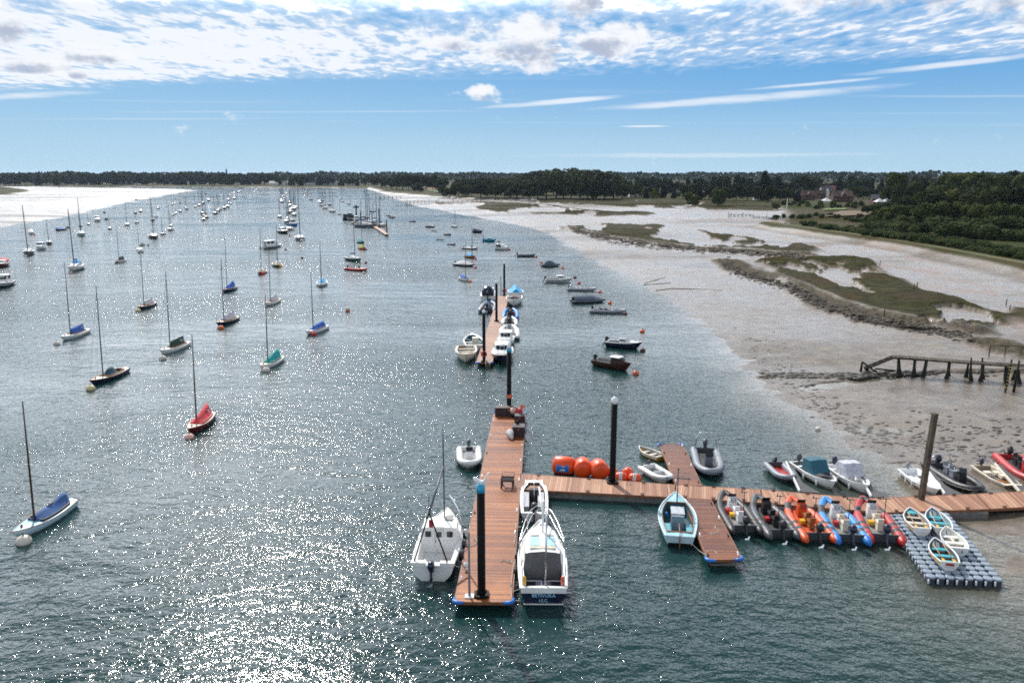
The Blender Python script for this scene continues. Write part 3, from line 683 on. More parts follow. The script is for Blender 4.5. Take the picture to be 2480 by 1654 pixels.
def yacht(label, hullm, coverm, L=8.2, B=2.7, mast=10.2, hood=None, mizzen=False, name='sailing_yacht', jib=None, trim=None):
    rt = root(name, label, 'yacht'); h = Hull(L, B, (1.15, .85, .85), .3, .7, 2.1, .9, .45)
    h.shell(n=14, k=6).build('hull', hullm, rt); h.rail(.03, 12).build('toe_rail', trim or WHITE, rt)
    h.stripe(.34, .42, n=12).build('boot_stripe', NAVY if hullm is WHITE else WHITE, rt)
    h.deck(.06, .34, .45, n=14).build('deck', WHITE, rt); h.well(.06, .34, .45, .35, 6).build('cockpit', INNER, rt)
    c = MB(); rg = []
    for q, hh in ((.34, .02), (.345, .48), (.5, .46), (.64, .38), (.74, .04)):
        w_ = (h.half(q) - .42) * (.95 if hh > .05 else 1.0); x = h.x(q); z = h.sheer(q)
        rg.append([(x, w_, z), (x, w_ * .88, z + hh), (x, 0, z + hh * 1.12), (x, -w_ * .88, z + hh), (x, -w_, z)])
    c.loft(rg, closed=False, smooth=False); c.add(rg[0], [(0, 1, 2, 3, 4)]); co = c.build('coachroof', WHITE, rt)
    g = MB()
    for sg in (-1, 1):
        for q in (.40, .50, .59): w_ = (h.half(q) - .42) * .955; g.box((h.x(q), sg * w_, h.sheer(q) + .25), (.42, .02, .16))
    g.build('window', GLASS, co)
    x0 = h.x(.58); z0 = h.sheer(.58)
    m = MB(); m.tube([(x0, 0, z0), (x0 - .06, 0, z0 + mast)], [.12, .09], 6); m.box((x0, 0, z0 + mast * .5), (.06, 1.6, .06)); mo = m.build('mast', ALU, rt)
    b = MB(); b.tube([(x0, 0, z0 + 1.25), (x0 - L * .36, 0, z0 + 1.15)], .06, 6); bo = b.build('boom', ALU, rt)
    s = MB(); s.tube([(x0, 0, z0 + 1.75), (x0 - .1, 0, z0 + 1.45), (x0 - L * .2, 0, z0 + 1.35), (x0 - L * .35, 0, z0 + 1.26)], [.05, .17, .15, .07], 7); s.build('sail_cover', coverm, bo)
    r = MB(); top = (x0 - .05, 0, z0 + mast * .97)
    r.tube([top, (L / 2 - .1, 0, h.fb[0])], .035 if jib else .014, 4); r.tube([top, (-L / 2 + .1, 0, h.fb[2])], .012, 4)
    for sg in (-1, 1): r.tube([(x0, 0, z0 + mast * .9), (x0, sg * .75, z0 + mast * .5), (x0 - .1, sg * (h.half(.56) - .05), z0)], .010, 4)
    r.build('rigging', ALU if not jib else coverm, rt)
    p = MB()
    for sg in (-1, 1):
        p.tube([(L / 2 - .2, sg * .1, h.fb[0] + .55), (h.x(.88), sg * h.half(.88) * .95, h.sheer(.88) + .55), (h.x(.6), sg * h.half(.6) * .97, h.sheer(.6) + .55), (h.x(.02), sg * h.half(.02) * .97, h.sheer(.02) + .6)], .014, 4)
        for q in (.04, .25, .45, .65, .85): p.tube([(h.x(q), sg * h.half(q) * .97, h.sheer(q)), (h.x(q), sg * h.half(q) * .97, h.sheer(q) + .57)], .012, 4)
    p.build('guard_rail', STEEL, rt)
    if hood:
        q = MB(); w_ = h.half(.34) - .5; xx = h.x(.34); zc = h.sheer(.34) + .45
        q.loft([[(xx + d, w_ * math.cos(a), zc + k * math.sin(a)) for a in (math.pi * i / 8 for i in range(9))] for d, k in ((-.45, .62), (.1, .66), (.75, .05))], closed=False); q.build('spray_hood', hood, rt)
    if mizzen:
        q = MB(); x1 = h.x(.12); q.tube([(x1, 0, .8), (x1, 0, mast * .7)], [.06, .045], 6); q.build('mizzen_mast', WOODM, rt)
    return rt

def cruiser(label, hullm, topm=None, L=7.0, B=2.6, name='motor_cruiser', canopy=None, stripe=None, cabin=(.34, .70), ch=1.15, cat='motor boat', ob=None, windows=True, roofm=None, fwd=.42, rails=True):
    rt = root(name, label, cat); topm = topm or WHITE; h = Hull(L, B, (1.10, .80, .75), .3, .86, 2.4, .8, .42)
    h.shell(n=16, k=7).build('hull', hullm, rt); h.rail(.035, 14).build('rub_rail', topm, rt)
    if stripe: h.stripe(.62, .78, n=12).build('hull_stripe', stripe, rt)
    a, b = cabin; h.deck(.05, a, .28, n=16).build('deck', topm, rt); h.well(.05, a, .28, .30, 6).build('cockpit', INNER, rt)
    c = MB(); rg = []
    for q, hh in ((a, 0), (a + .004, ch), ((a + b) / 2, ch), (b - .10, ch * .95), (b, ch * fwd), (min(b + .14, .93), .06)):
        w_ = (h.half(q) - .26) * (1 - .12 * hh); x = h.x(q); z = h.sheer(q); w_ = max(w_, .1)
        rg.append([(x, w_ * 1.04, z), (x, w_, z + hh * .96), (x, w_ * .8, z + hh), (x, 0, z + hh * 1.04), (x, -w_ * .8, z + hh), (x, -w_, z + hh * .96), (x, -w_ * 1.04, z)])
    c.loft(rg, closed=False, smooth=False); c.add(rg[0], [tuple(range(7))]); c.add(rg[1], [tuple(range(7))]); co = c.build('cabin', topm, rt)
    rf = MB(); zr = h.sheer((a + b) / 2) + ch * 1.03; w_ = (h.half(a) - .24) * .92
    rf.loft([[(h.x(q), w_ * k, zr - .01 + dz), (h.x(q), 0, zr + .06 + dz), (h.x(q), -w_ * k, zr - .01 + dz), (h.x(q), -w_ * k, zr - .05 + dz), (h.x(q), w_ * k, zr - .05 + dz)] for q, k, dz in ((a - .05, .9, -.02), (a, 1, 0), ((a + b) / 2, 1.0, .01), (b - .09, .9, -.01), (b - .075, .8, -.04))], smooth=False)
    rf.build('cabin_roof', roofm or topm, rt)
    if windows:
        for sg in (-1, 1):
            g = MB()
            for q in ((a + .05), (a + b) / 2 - .01): w2 = (h.half(q) - .26) * (1 - .12 * ch * .7); g.box((h.x(q), sg * (w2 + .04), h.sheer(q) + ch * .68), (L * (b - a) * .26, .03, ch * .36))
            g.build('side_window', GLASS, co)
        g = MB(); q = b - .05; w2 = (h.half(q) - .26) * .8
        x1, z1 = h.x(b - .10) + .04, h.sheer(b - .1) + ch * .92; x2, z2 = h.x(b) + .05, h.sheer(b) + ch * (fwd + .06)
        for k in (-.62, 0, .62): g.add([(x1, (k - .27) * w2, z1), (x1, (k + .27) * w2, z1), (x2, (k + .27) * w2, z2), (x2, (k - .27) * w2, z2), ], [(0, 1, 2, 3)])
        g.build('windscreen', GLASS, co)
        d = MB(); d.box((h.x(a) - .02, .0, h.sheer(a) + ch * .38), (.02, .55, ch * .9)); d.build('cabin_door', INNER if topm is WHITE else topm, co)
    if canopy:
        q = MB(); w_ = h.half(.2) - .2
        q.loft([[(h.x(tt), w_ * math.cos(an) if abs(math.cos(an)) < .99 else w_ * math.copysign(1, math.cos(an)), h.sheer(.2) + .1 + k * math.sin(an) ** .6) for an in (math.pi * i / 10 for i in range(11))] for tt, k in ((.06, .8), (.12, 1.15), (.25, ch * 1.05), (a + .01, ch * 1.02))], closed=False)
        rr = q.v[:11]; q.add(rr, [tuple(range(11))]); q.build('canopy', canopy, rt)
    if rails:
        p = MB()
        for sg in (-1, 1):
            p.tube([(L / 2 - .12, sg * .05, h.fb[0] + .5), (h.x(.9), sg * h.half(.9) * .9, h.sheer(.9) + .5), (h.x(.7), sg * h.half(.7) * .93, h.sheer(.7) + .5), (h.x(.5), sg * h.half(.5) * .95, h.sheer(.5) + .4)], .016, 4)
            for t_ in (.92, .8, .68, .55): p.tube([(h.x(t_), sg * h.half(t_) * .92, h.sheer(t_)), (h.x(t_), sg * h.half(t_) * .92, h.sheer(t_) + .48)], .013, 4)
        p.build('bow_rail', STEEL, rt)
    if ob: outboard(rt, -L / 2 - .02, 0, .75, 1.1, .5, ob)
    return rt

def openboat(label, hullm, inner=None, L=4.8, B=1.9, name='open_motor_boat', cat='motor boat', ob=None, thwarts=(.3, .55), thm=None, side=.14, ta=.03, tf=.90, console=None, cover=None, deckm=None, tr=.85, pw=2.4, fb=(.75, .55, .55), fenders=0, bow=.012, screen=False, rails=False, stripe=None, tilt=.7, s_ob=1.0, floor=.12, band=None, fendm=None):
    rt = root(name, label, cat); h = Hull(L, B, fb, .22, tr, pw, .5, .42, bow); h.shell(n=18, k=8).build('hull', hullm, rt)
    h.rail(.035, 18).build('gunwale', deckm or WHITE, rt); h.deck(ta, tf, side, .03, n=18).build('deck', deckm or WHITE, rt)
    h.well(ta, tf, side, floor, 14, .03).build('inner_hull', inner or INNER, rt)
    if stripe: h.stripe(.66, .86, n=14, off=.015).build('hull_band', stripe, rt)
    for q in thwarts: MB().box((h.x(q), 0, h.sheer(q) - .20), (.28, 2 * (h.half(q) - side) * .97, .05)).build('thwart', thm or WHITE, rt)
    if console:
        c = MB(); x = h.x(.52); c.box((x, 0, .5), (.5, .6, .8), taper=.85); co = c.build('console', console, rt); MB().box((x + .12, 0, 1.02), (.03, .5, .28), ry=-.4).build('windscreen', GLASS, co)
    if cover: cm, t0, t1, prof, ins, sag = cover; h.tent(t0, t1, prof, inset=ins, sag=sag, rag=.015).build('canopy', cm, rt)
    if ob: outboard(rt, -L / 2 - .03, 0, fb[2] + .05, s_ob, tilt, ob)
    for k in range(fenders):
        q = .2 + .55 * k / max(fenders - 1, 1); sg = -1; f = MB(); f.lathe([(.015, 0), (.075, .05), (.08, .25), (.075, .42), (.015, .48)], 8, (h.x(q), sg * (h.half(q) + .09), .05)); f.build('fender', fendm or WHITEP, rt)
    if rails:
        p = MB()
        for sg in (-1, 1): p.tube([(L / 2 - .1, sg * .03, fb[0] + .28), (h.x(.9), sg * h.half(.9) * .85, h.sheer(.9) + .30), (h.x(.76), sg * h.half(.76) * .9, h.sheer(.76) + .3), (h.x(.72), sg * h.half(.72) * .92, h.sheer(.72))], .014, 4)
        p.build('bow_rail', STEEL, rt)
    return rt

def buoy(label, m, p, r=.32, flat=.8, group=None, cat='buoy', name='mooring_buoy', ring=True):
    rt = MB(); rt.ball((0, 0, r * flat * .35), r, 14, 8, sz=flat); o = rt.build(name, m); tag(o, label, cat, group); o.location = p
    if ring: g = MB(); g.cyl((0, 0, r * flat * 1.2), (0, 0, r * flat * 1.5), .05, 6); g.tube([(.07 * math.cos(a), 0, r * flat * 1.6 + .07 * math.sin(a)) for a in (math.pi * k / 4 for k in range(9))], .015, 4); g.build('mooring_ring', DROPE, o)
    return o

def rope(pts, label, r=.018, m=None, name='mooring_rope', cat='rope'):
    """a rope through world points, smoothed"""
    P = [Vector(p) for p in pts]; out = []
    for i in range(len(P) - 1):
        a, b, c, d = P[max(i - 1, 0)], P[i], P[i + 1], P[min(i + 2, len(P) - 1)]
        for k in range(5): q = k / 5; out.append(.5 * ((2 * b) + (c - a) * q + (2 * a - 5 * b + 4 * c - d) * q * q + (3 * b - a - 3 * c + d) * q ** 3))
    out.append(P[-1]); o0 = P[0]; mb = MB(); mb.tube([p - o0 for p in out], r, 5); o = mb.build(name, m or ROPE); o.location = o0; return tag(o, label, cat)

def heading(bow, stern):
    a, b = G(*bow), G(*stern); d = a - b; return (a + b) / 2, math.atan2(d.y, d.x), d.length
# ------------------------------------------------ pontoons
DZ = .5
def pontoon(quad, label, deckm, name='pontoon', guards=(), z=DZ, beam=True, th=.16, floats=3, beamm=None):
    """quad: near-left, near-right, far-right, far-left photograph pixels; local Y runs from near to far"""
    W_ = [G(*q, z) if not isinstance(q, Vector) else q for q in quad]
    o = (W_[0] + W_[1]) / 2; d = (W_[3] + W_[2]) / 2 - o; a = math.atan2(d.y, d.x) - math.pi / 2; L = d.length
    M_ = Matrix.Rotation(-a, 3, 'Z'); q = [M_ @ (p - o) for p in W_]
    rt = root(name, label, 'pontoon', (o.x, o.y, 0), a)
    def slab(pts, z0, z1, inset=0):
        c = sum((Vector(p) for p in pts), Vector()) / 4; P = []
        for p in pts: v = Vector((p[0] - c.x, p[1] - c.y, 0)); P.append((p[0] - inset * math.copysign(1, v.x), p[1] - inset * math.copysign(1, v.y)))
        mb = MB(); return mb.add([(x, y, z0) for x, y in P] + [(x, y, z1) for x, y in P], [(3, 2, 1, 0), (4, 5, 6, 7), (0, 1, 5, 4), (1, 2, 6, 5), (2, 3, 7, 6), (3, 0, 4, 7)])
    slab(q, z - .05, z, .035).build('deck', deckm, rt)
    bm = MB()
    for i in range(4):
        a_, b_ = Vector(q[i]), Vector(q[(i + 1) % 4]); v = b_ - a_; an = math.atan2(v.y, v.x)
        c = (a_ + b_) / 2; bm.box((c.x, c.y, z - th / 2 + .006), (v.length - .08 * (i % 2), .075, th), rz=an)
    bm.build('edge_beam', beamm or BEAMW, rt)
    for k in range(floats):
        f = (k + .5) / floats; l = Vector(q[0]).lerp(Vector(q[3]), f); r_ = Vector(q[1]).lerp(Vector(q[2]), f); c = (l + r_) / 2
        mb = MB(); mb.box((c.x, c.y, .05), ((r_ - l).length - .5, L / floats * .72, .62)); mb.build('float', CONC, rt)
    slab(q, .16, z - .055, .22).build('frame', NEARBLACK, rt)
    for g in guards:
        p = Vector(q[g]); sx = 1 if g in (1, 2) else -1; sy = -1 if g in (0, 1) else 1
        mb = MB(); P = [(p.x - sx * .42, p.y + sy * .05, z - .03), (p.x - sx * .1, p.y + sy * .05, z - .03), (p.x + sx * .045, p.y - sy * .08, z - .03), (p.x + sx * .05, p.y - sy * .36, z - .03)]
        mb.tube(P, [.07, .10, .10, .07], 8); mb.build('corner_guard', BLUECAP, rt)
    return rt, q, a, o, L
def cleats(pt, fr, side, inset=.10):
    rt, q, a, o, L = pt
    for f in fr:
        l = Vector(q[0]).lerp(Vector(q[3]), f); r_ = Vector(q[1]).lerp(Vector(q[2]), f); v = (l - r_).normalized()
        p = l - v * inset if side == 'l' else r_ + v * inset
        mb = MB(); mb.box((p.x, p.y, DZ + .01), (.09, .22, .02)); mb.box((p.x, p.y - .05, DZ + .05), (.03, .03, .07)); mb.box((p.x, p.y + .05, DZ + .05), (.03, .03, .07)); mb.tube([(p.x, p.y - .15, DZ + .10), (p.x, p.y - .07, DZ + .09), (p.x, p.y + .07, DZ + .09), (p.x, p.y + .15, DZ + .10)], .018, 5)
        mb.build('cleat', STEEL if random.random() < .5 else NEARBLACK, rt)

main = pontoon(((1100.5, 1456), (1240, 1457), (1272.7, 999), (1196, 999)), 'long reddish hardwood pontoon running away from the camera, blue guards at both ends', DECKM, guards=(0, 1, 2, 3), floats=6)
cleats(main, (.07, .20, .33, .52, .67, .80, .93), 'l'); cleats(main, (.05, .24, .34, .5, .62, .72, .85), 'r')
rg_ = G(1261, 1147, DZ); rg2 = G(1256, 1183, DZ)
br1 = pontoon((G(1256, 1184, DZ), G(1633, 1203.5, DZ), G(1636, 1173.5, DZ), G(1261, 1147, DZ)), 'pale plank walkway section beside the orange inflatable markers', DECKL, 'walkway', floats=5)
br2 = pontoon((G(1634, 1203.5, DZ), G(1845, 1217, DZ), G(1842, 1185, DZ), G(1637, 1173.5, DZ)), 'pale plank walkway section between the two short side pontoons', DECKL, 'walkway', floats=3)
br3 = pontoon((G(1846, 1217, DZ), G(2141, 1240.5, DZ), G(2095, 1207, DZ), G(1843, 1185, DZ)), 'pale plank walkway section above the row of coloured inflatables', DECKL, 'walkway', floats=4)
br4 = pontoon((G(2142.5, 1240.5, DZ), G(2396, 1232, DZ), G(2361, 1196, DZ), G(2096.5, 1207, DZ)), 'pale plank walkway section above the blue-grey cube dock', DECKL, 'walkway', floats=3)
br5 = pontoon((G(2398, 1232, DZ), G(2700, 1216, DZ), G(2650, 1180, DZ), G(2363, 1196, DZ)), 'pale plank walkway section at the right edge by the red boat', DECKL, 'walkway', floats=3)
# planks of the walkway run across it: turn the material space
for m_ in (DECKL,):
    for n in m_.node_tree.nodes:
        if n.type == 'SEPXYZ':
            for l in list(m_.node_tree.links):
                if l.from_node == n and l.from_socket.name == 'Y': to = l.to_socket; m_.node_tree.links.remove(l); m_.node_tree.links.new(n.outputs[0], to)
for p_, fr in ((br1, (.5,)), (br2, (.5,)), (br3, (.5,)), (br4, (.5,)), (br5, (.4,))):
    rt, q, a, o, L = p_
    for sd_, (u, v) in enumerate(((0, 1), (3, 2))):
        for f in (.12, .45, .8):
            p = Vector(q[u]).lerp(Vector(q[v]), f); y = p.y + (.10 if sd_ == 0 else -.10)
            mb = MB(); mb.box((p.x, y, DZ + .01), (.22, .09, .02)); mb.box((p.x - .05, y, DZ + .05), (.03, .03, .07)); mb.box((p.x + .05, y, DZ + .05), (.03, .03, .07)); mb.tube([(p.x - .15, y, DZ + .10), (p.x + .15, y, DZ + .10)], .018, 5); mb.build('cleat', NEARBLACK, rt)
spn = pontoon((G(1637, 1172, DZ), G(1700, 1177, DZ), G(1653.6, 1075.6, DZ), G(1596, 1075, DZ)), 'short dark plank side pontoon reaching away behind the walkway', DECKS, 'side_pontoon', guards=(2, 3), floats=3)
cleats(spn, (.08, .45, .75, .95), 'l'); cleats(spn, (.08, .45, .75, .95), 'r')
sps = pontoon((G(1714, 1355, DZ), G(1797, 1353, DZ), G(1722.5, 1211, DZ), G(1653.6, 1206.5, DZ)), 'short dark plank side pontoon between the blue workboat and black inflatable', DECKS, 'side_pontoon', guards=(0, 1), floats=4)
cleats(sps, (.06, .35, .65, .93), 'l'); cleats(sps, (.06, .35, .65, .93), 'r')
far1 = pontoon((z4(478, 1166), z4(638, 1166), z4(806, 492), z4(700, 487)), 'narrow free-standing pontoon held by three tall piles', plank_mat('pale_tan_decking', ((.24, .12, .08), (.40, .23, .155), (.50, .32, .23)), .145, .012, .6, 5.0), 'free_pontoon', guards=(0, 1), floats=6)  # planks of a paler tan than the main pontoon
cleats(far1, (.1, .3, .5, .7, .9), 'l'); cleats(far1, (.1, .3, .5, .7, .9), 'r')
dist1 = pontoon((zB(1222, 690), zB(1256, 688), zB(1100, 588), zB(1072, 590)), 'distant narrow pontoon where the big masted boats lie', BEAMW, 'distant_pontoon', floats=3)

# grey finger jetties with a pale rail on one side
for k, (fa, ne, wd, lb) in enumerate((((1911, 1120), (1944, 1190), 1.1, 'left of the teal canopy boat'), ((2076, 1129), (2118, 1203), 1.1, 'right of the white canopy boat'), ((2247, 1131), (2296, 1197), 1.1, 'between the white boat and black inflatable'), ((2417, 1124), (2478, 1192), 1.1, 'beside the red boat at the right edge'))):
    a_, b_ = G(*fa, .45), G(*ne, .45); d = b_ - a_; rt = root('finger_jetty', 'narrow grey finger jetty ' + lb, 'jetty', (b_.x, b_.y, 0), math.atan2(d.y, d.x), 'grey finger jetties behind the walkway'); L = d.length
    m_ = MB(); m_.add([(-L, -.16, .36), (0, -.22, .36), (0, wd, .36), (-1.6, .28, .36), (-L, .16, .36), (-L, -.16, .43), (0, -.22, .43), (0, wd, .43), (-1.6, .28, .43), (-L, .16, .43)], [(5, 6, 7, 8, 9), (0, 1, 6, 5), (1, 2, 7, 6), (2, 3, 8, 7), (3, 4, 9, 8), (4, 0, 5, 9), (4, 3, 2, 1, 0)]); m_.build('deck', PIER, rt)
    MB().box((-L / 2, -.2, .47), (L, .09, .16)).build('edge_rail', WHITEP if k < 3 else CREAM, rt)
    m_ = MB(); m_.box((-L + .5, 0, .1), (.9, .45, .5)); m_.build('float', CONC, rt)

# ------------------------------------------------ piles
def pile(base, top, r, label, capm=None, capkind='cone', z0=DZ, guide=True, name='mooring_pile', m=None):
    b = G(*base, z0); H = zat(top, b.y); rt = root(name, label, 'pile', (b.x, b.y, 0))
    c = r * 1.5; mb = MB(); mb.lathe([(r, -3.0), (r, H - c)], 18); mb.build('shaft', m or NEARBLACK, rt)
    if capkind == 'cone': MB().lathe([(r * 1.07, H - c * 1.5), (r * 1.07, H - c * .55), (.02, H)], 18).build('cap', capm or WHITEP, rt)
    elif capkind == 'collar': MB().lathe([(r * 1.06, H - c * 1.2), (r * 1.06, H), (.01, H + .02)], 18).build('cap', capm or CYANC, rt)
    if guide:
        g = MB()
        for sx, sy in ((1, 0), (-1, 0), (0, 1), (0, -1)): g.box((sx * (r + .10), sy * (r + .10), DZ + .06), (.12 if sx else 2 * r + .12, .12 if sy else 2 * r + .12, .11))
        g.build('pile_guide', NEARBLACK, rt)
    return rt, b, H
_, pb, pH = pile((1166.5, 1441), 1174, .19, 'nearest tall black pile with cyan collar carrying the white whale figure', CYANC, 'collar')
pile((1233, 1000), 843, .19, 'black pile with cyan collar and pointed top at the far end of the main pontoon', CYANC, 'collar')
pile((1483, 1168), 960, .20, 'black pile with white pointed cap rising from the walkway beside orange markers', WHITEP)
pile(z4(556, 1160), 600 + 628 / 4.198, .17, 'nearest of the free pontoon piles, black with white cone cap', WHITEP)
pile(z4(682, 748), 600 + 335 / 4.198, .17, 'middle pile of the free pontoon, black with white cone cap', WHITEP)
pile(z4(761, 484), 600 + 145 / 4.198, .17, 'farthest pile of the free pontoon, black with red lifebuoy', WHITEP)
for k, (bx, by, ty, r_) in enumerate(((1008, 600, 480, .22), (1108, 612, 495, .17), (1171, 632, 455, .17), (1238, 677, 553, .20))):
    pile(zB(bx, by), zB(bx, ty)[1], r_, ('thick dark pile left of the distant masted boats', 'thin dark pile among the distant masted boats', 'dark pile in front of the distant white yacht bow', 'last dark pile at the near end of the distant pontoon')[k], capkind='none', guide=False, name='distant_pile')
# pointed white top of the second pile
q_ = G(1233, 1000, DZ); H_ = zat(843, q_.y); o_ = MB().lathe([(.20, 0), (.17, .16), (.03, .55)], 14).build('pile_finial', WHITEP, None, (q_.x, q_.y, H_ + .01)); tag(o_, 'white pointed finial standing on the second tall pile', 'finial')
for pxy, r_, lb in ((z4(757, 440), .30, 'red lifebuoy hanging on the farthest free pontoon pile'), (zB(1232, 648), .5, 'red lifebuoy on the last pile of the distant pontoon'), (z4(556, 1082), .26, 'red lifebuoy hanging on the nearest free pontoon pile')):
    base = {0: G(*z4(761, 484), DZ), 1: G(*zB(1238, 677), DZ), 2: G(*z4(556, 1160), DZ)}[(0 if 'farthest' in lb else (1 if 'last' in lb else 2))]
    y = base.y - .27; z = zat(pxy[1], y); mb = MB(); mb.tube([(r_ * math.cos(a), 0, r_ * math.sin(a)) for a in (math.pi * k / 8 for k in range(17))], .08, 7, caps=False); o = mb.build('lifebuoy', RED, None, (base.x, y, z)); tag(o, lb, 'lifebuoy')
# old square timber post by the cube dock, leaning
b_ = G(2231, 1209, DZ); H_ = zat(1004, b_.y - .2); tx = G(2251, 1209, DZ).x - b_.x
m_ = MB(); m_.loft([[(x + k * .30, y, z) for x, y in ((-.14, -.14), (.14, -.14), (.14, .14), (-.14, .14))] for k, z in ((-.3, -1.5), (0, DZ), (.5, H_ * .6), (1.0, H_))], smooth=False)
o = m_.build('timber_post', OLDW, None, (b_.x, b_.y, 0), R(12)); tag(o, 'tall square weathered timber post leaning slightly above the cube dock', 'post')

# whale figure: body on its belly, tail flung up
def whale():
    rt = root('whale_figure', 'white whale figure with raised tail on top of the nearest pile', 'sculpture', (pb.x, pb.y, pH + .02)); rt.scale = (.72, .72, .72)
    P = [(-.42, 0, .50), (-.40, 0, .44), (-.33, 0, .34), (-.20, 0, .22), (-.04, 0, .13), (.12, 0, .14), (.25, 0, .26), (.33, 0, .44), (.38, 0, .60)]
    m = MB(); m.tube(P, [.04, .10, .14, .16, .155, .12, .08, .05, .035], 14, flat=1.05); m.build('body', WHITEP, rt)
    f = MB()
    for sg in (-1, 1): f.loft([[(.36, 0, .57), (.42, 0, .58), (.42, .02, .60), (.36, .02, .60)], [(.34 + .06, sg * .15, .66), (.50, sg * .14, .66), (.50, sg * .14, .69), (.40, sg * .15, .69)], [(.50, sg * .27, .74), (.55, sg * .27, .74), (.55, sg * .27, .75), (.50, sg * .27, .75)]], smooth=False)
    f.build('tail_fluke', WHITEP, rt)
    for sg in (-1, 1): g = MB(); g.loft([[(-.14, sg * .12, .16), (-.02, sg * .12, .14), (-.02, sg * .12, .18), (-.14, sg * .12, .20)], [(.02, sg * .26, .20), (.10, sg * .25, .20), (.10, sg * .25, .22), (.02, sg * .26, .22)]], smooth=False); g.build('flipper', WHITEP, rt)
    e = MB(); e.ball((-.36, -.09, .43), .016, 6, 4); e.ball((-.36, .09, .43), .016, 6, 4); e.build('eye', BLACK, rt)
whale()

# ------------------------------------------------ things on the main pontoon
def on(x, y, dz=0): p = G(x, y, DZ); p.z = DZ + dz; return p
# barbecue trolley: tub on four legs with a handle loop
p = on(1229, 1178); rt = root('barbecue_trolley', 'rusty black barbecue trolley standing on the main pontoon', 'barbecue', tuple(p), R(-6)); rt.scale = (1, 1.15, .70); RUST = mat('rusty_steel', (.07, .045, .03), .8, var=.3, dirt=(.14, .06, .02))
tub = MB(); tub.add([(-.36, -.27, .62), (.36, -.27, .62), (.36, .27, .62), (-.36, .27, .62), (-.42, -.33, .80), (.42, -.33, .80), (.42, .33, .80), (-.42, .33, .80)], [(3, 2, 1, 0), (0, 1, 5, 4), (1, 2, 6, 5), (2, 3, 7, 6), (3, 0, 4, 7)]); tub.add([(-.34, -.25, .65), (.34, -.25, .65), (.34, .25, .65), (-.34, .25, .65), (-.42, -.33, .80), (.42, -.33, .80), (.42, .33, .80), (-.42, .33, .80)], [(0, 1, 2, 3), (4, 5, 1, 0), (5, 6, 2, 1), (6, 7, 3, 2), (7, 4, 0, 3)]); tb_ = tub.build('tub', RUST, rt); MB().box((0, 0, .70), (.70, .52, .05)).build('floor_insert', mat('tub_black', (.006, .005, .005), .9), tb_)  # near-black insert darkens the tub floor
for sx, sy in ((-1, -1), (1, -1), (1, 1), (-1, 1)): MB().box((sx * .36, sy * .26, .31), (.09, .07, .62)).build('leg', RUST, rt)
mb = MB(); mb.tube([(-.38, .3, .8), (-.40, .48, 1.08), (.40, .48, 1.08), (.38, .3, .8)], .02, 5); mb.tube([(-.38, -.3, .15), (-.38, .3, .15)], .02, 5); mb.tube([(.38, -.3, .15), (.38, .3, .15)], .02, 5); mb.build('handle', RUST, rt)
def boxthing(x, y, d, rz, label, hasl=True):
    p = on(x, y); rt = root('storage_box', label, 'box', tuple(p), rz); MB().box((0, 0, d[2] * .45), (d[0] * .97, d[1] * .97, d[2] * .9)).build('body', BROWNBOX, rt); m = MB(); m.box((0, 0, d[2] * .95), (d[0], d[1], d[2] * .1), taper=.97); m.build('lid', BROWNBOX, rt); MB().box((0, -d[1] / 2 - .01, d[2] * .8), (.12, .03, .05)).build('handle', STEEL, rt)
boxthing(1232, 1006, (2.3, .75, .75), R(-2), 'long dark brown storage box across the far end of the main pontoon')
boxthing(1259, 1024, (.85, .85, .70), R(-2), 'small dark brown storage box in the middle of the three')
boxthing(1256, 1054, (.95, .95, .80), R(-2), 'dark brown storage box beside the pale sail bag')
# sail bag, lamp head, marker floats with flags
p = on(1236, 1060); mb = MB(); mb.tube([(-.25, .55, .12), (-.05, .3, .35), (0, 0, .40), (.02, -.3, .26), (.12, -.55, .10)], [.10, .24, .27, .22, .10], 10); o = mb.build('sail_bag', mat('dirty_white_cloth', (.60, .60, .60), .85, var=.2, bump=1, scale=4), None, tuple(p)); tag(o, 'crumpled pale sail bag leaning on the brown box', 'bag')
p = on(1253, 1050); m_ = MB(); m_.ball((0, 0, .92), .14, 8, 5)
for k in range(5): a = k * 1.3; m_.tube([(0, 0, .9), (.22 * math.cos(a), .22 * math.sin(a), 1.0 + .06 * (k % 2))], [.05, .03], 5)
o = m_.build('folded_anchor', NEARBLACK, None, tuple(p)); tag(o, 'small black folded anchor lying on the brown box lid', 'anchor')
def dan(x, y, ballm, label, flagh=1.5, lean=.15, tubm=None):
    p = on(x, y); rt = root('flag_marker', label, 'marker', tuple(p)); MB().ball((0, 0, .55), .28, 12, 8).build('float', ballm, rt); MB().lathe([(.18, 0), (.22, .32), (.2, .34)], 10).build('tub', tubm or NAVY, rt); m = MB(); m.tube([(0, 0, .3), (-lean, 0, flagh + .3)], .02, 5); m.build('pole', STEEL, rt)
    f = MB(); x0 = -lean; z = flagh + .25; f.loft([[(x0 - .38 * q, .02 * math.sin(q * 7), z - .02 - .06 * q), (x0 - .38 * q, .04 * math.cos(q * 5), z - .36 + .05 * q)] for q in (0, .25, .5, .75, 1)], closed=False); f.build('flag', mat('orange_flag', (.75, .16, .07), .7), rt)
dan(1243, 1010, BUOYP, 'pink ball marker with orange flag on a tall staff', 1.7, .12); dan(1258, 1012, BUOYR, 'red ball marker with low drooping orange flag', .9, -.45)
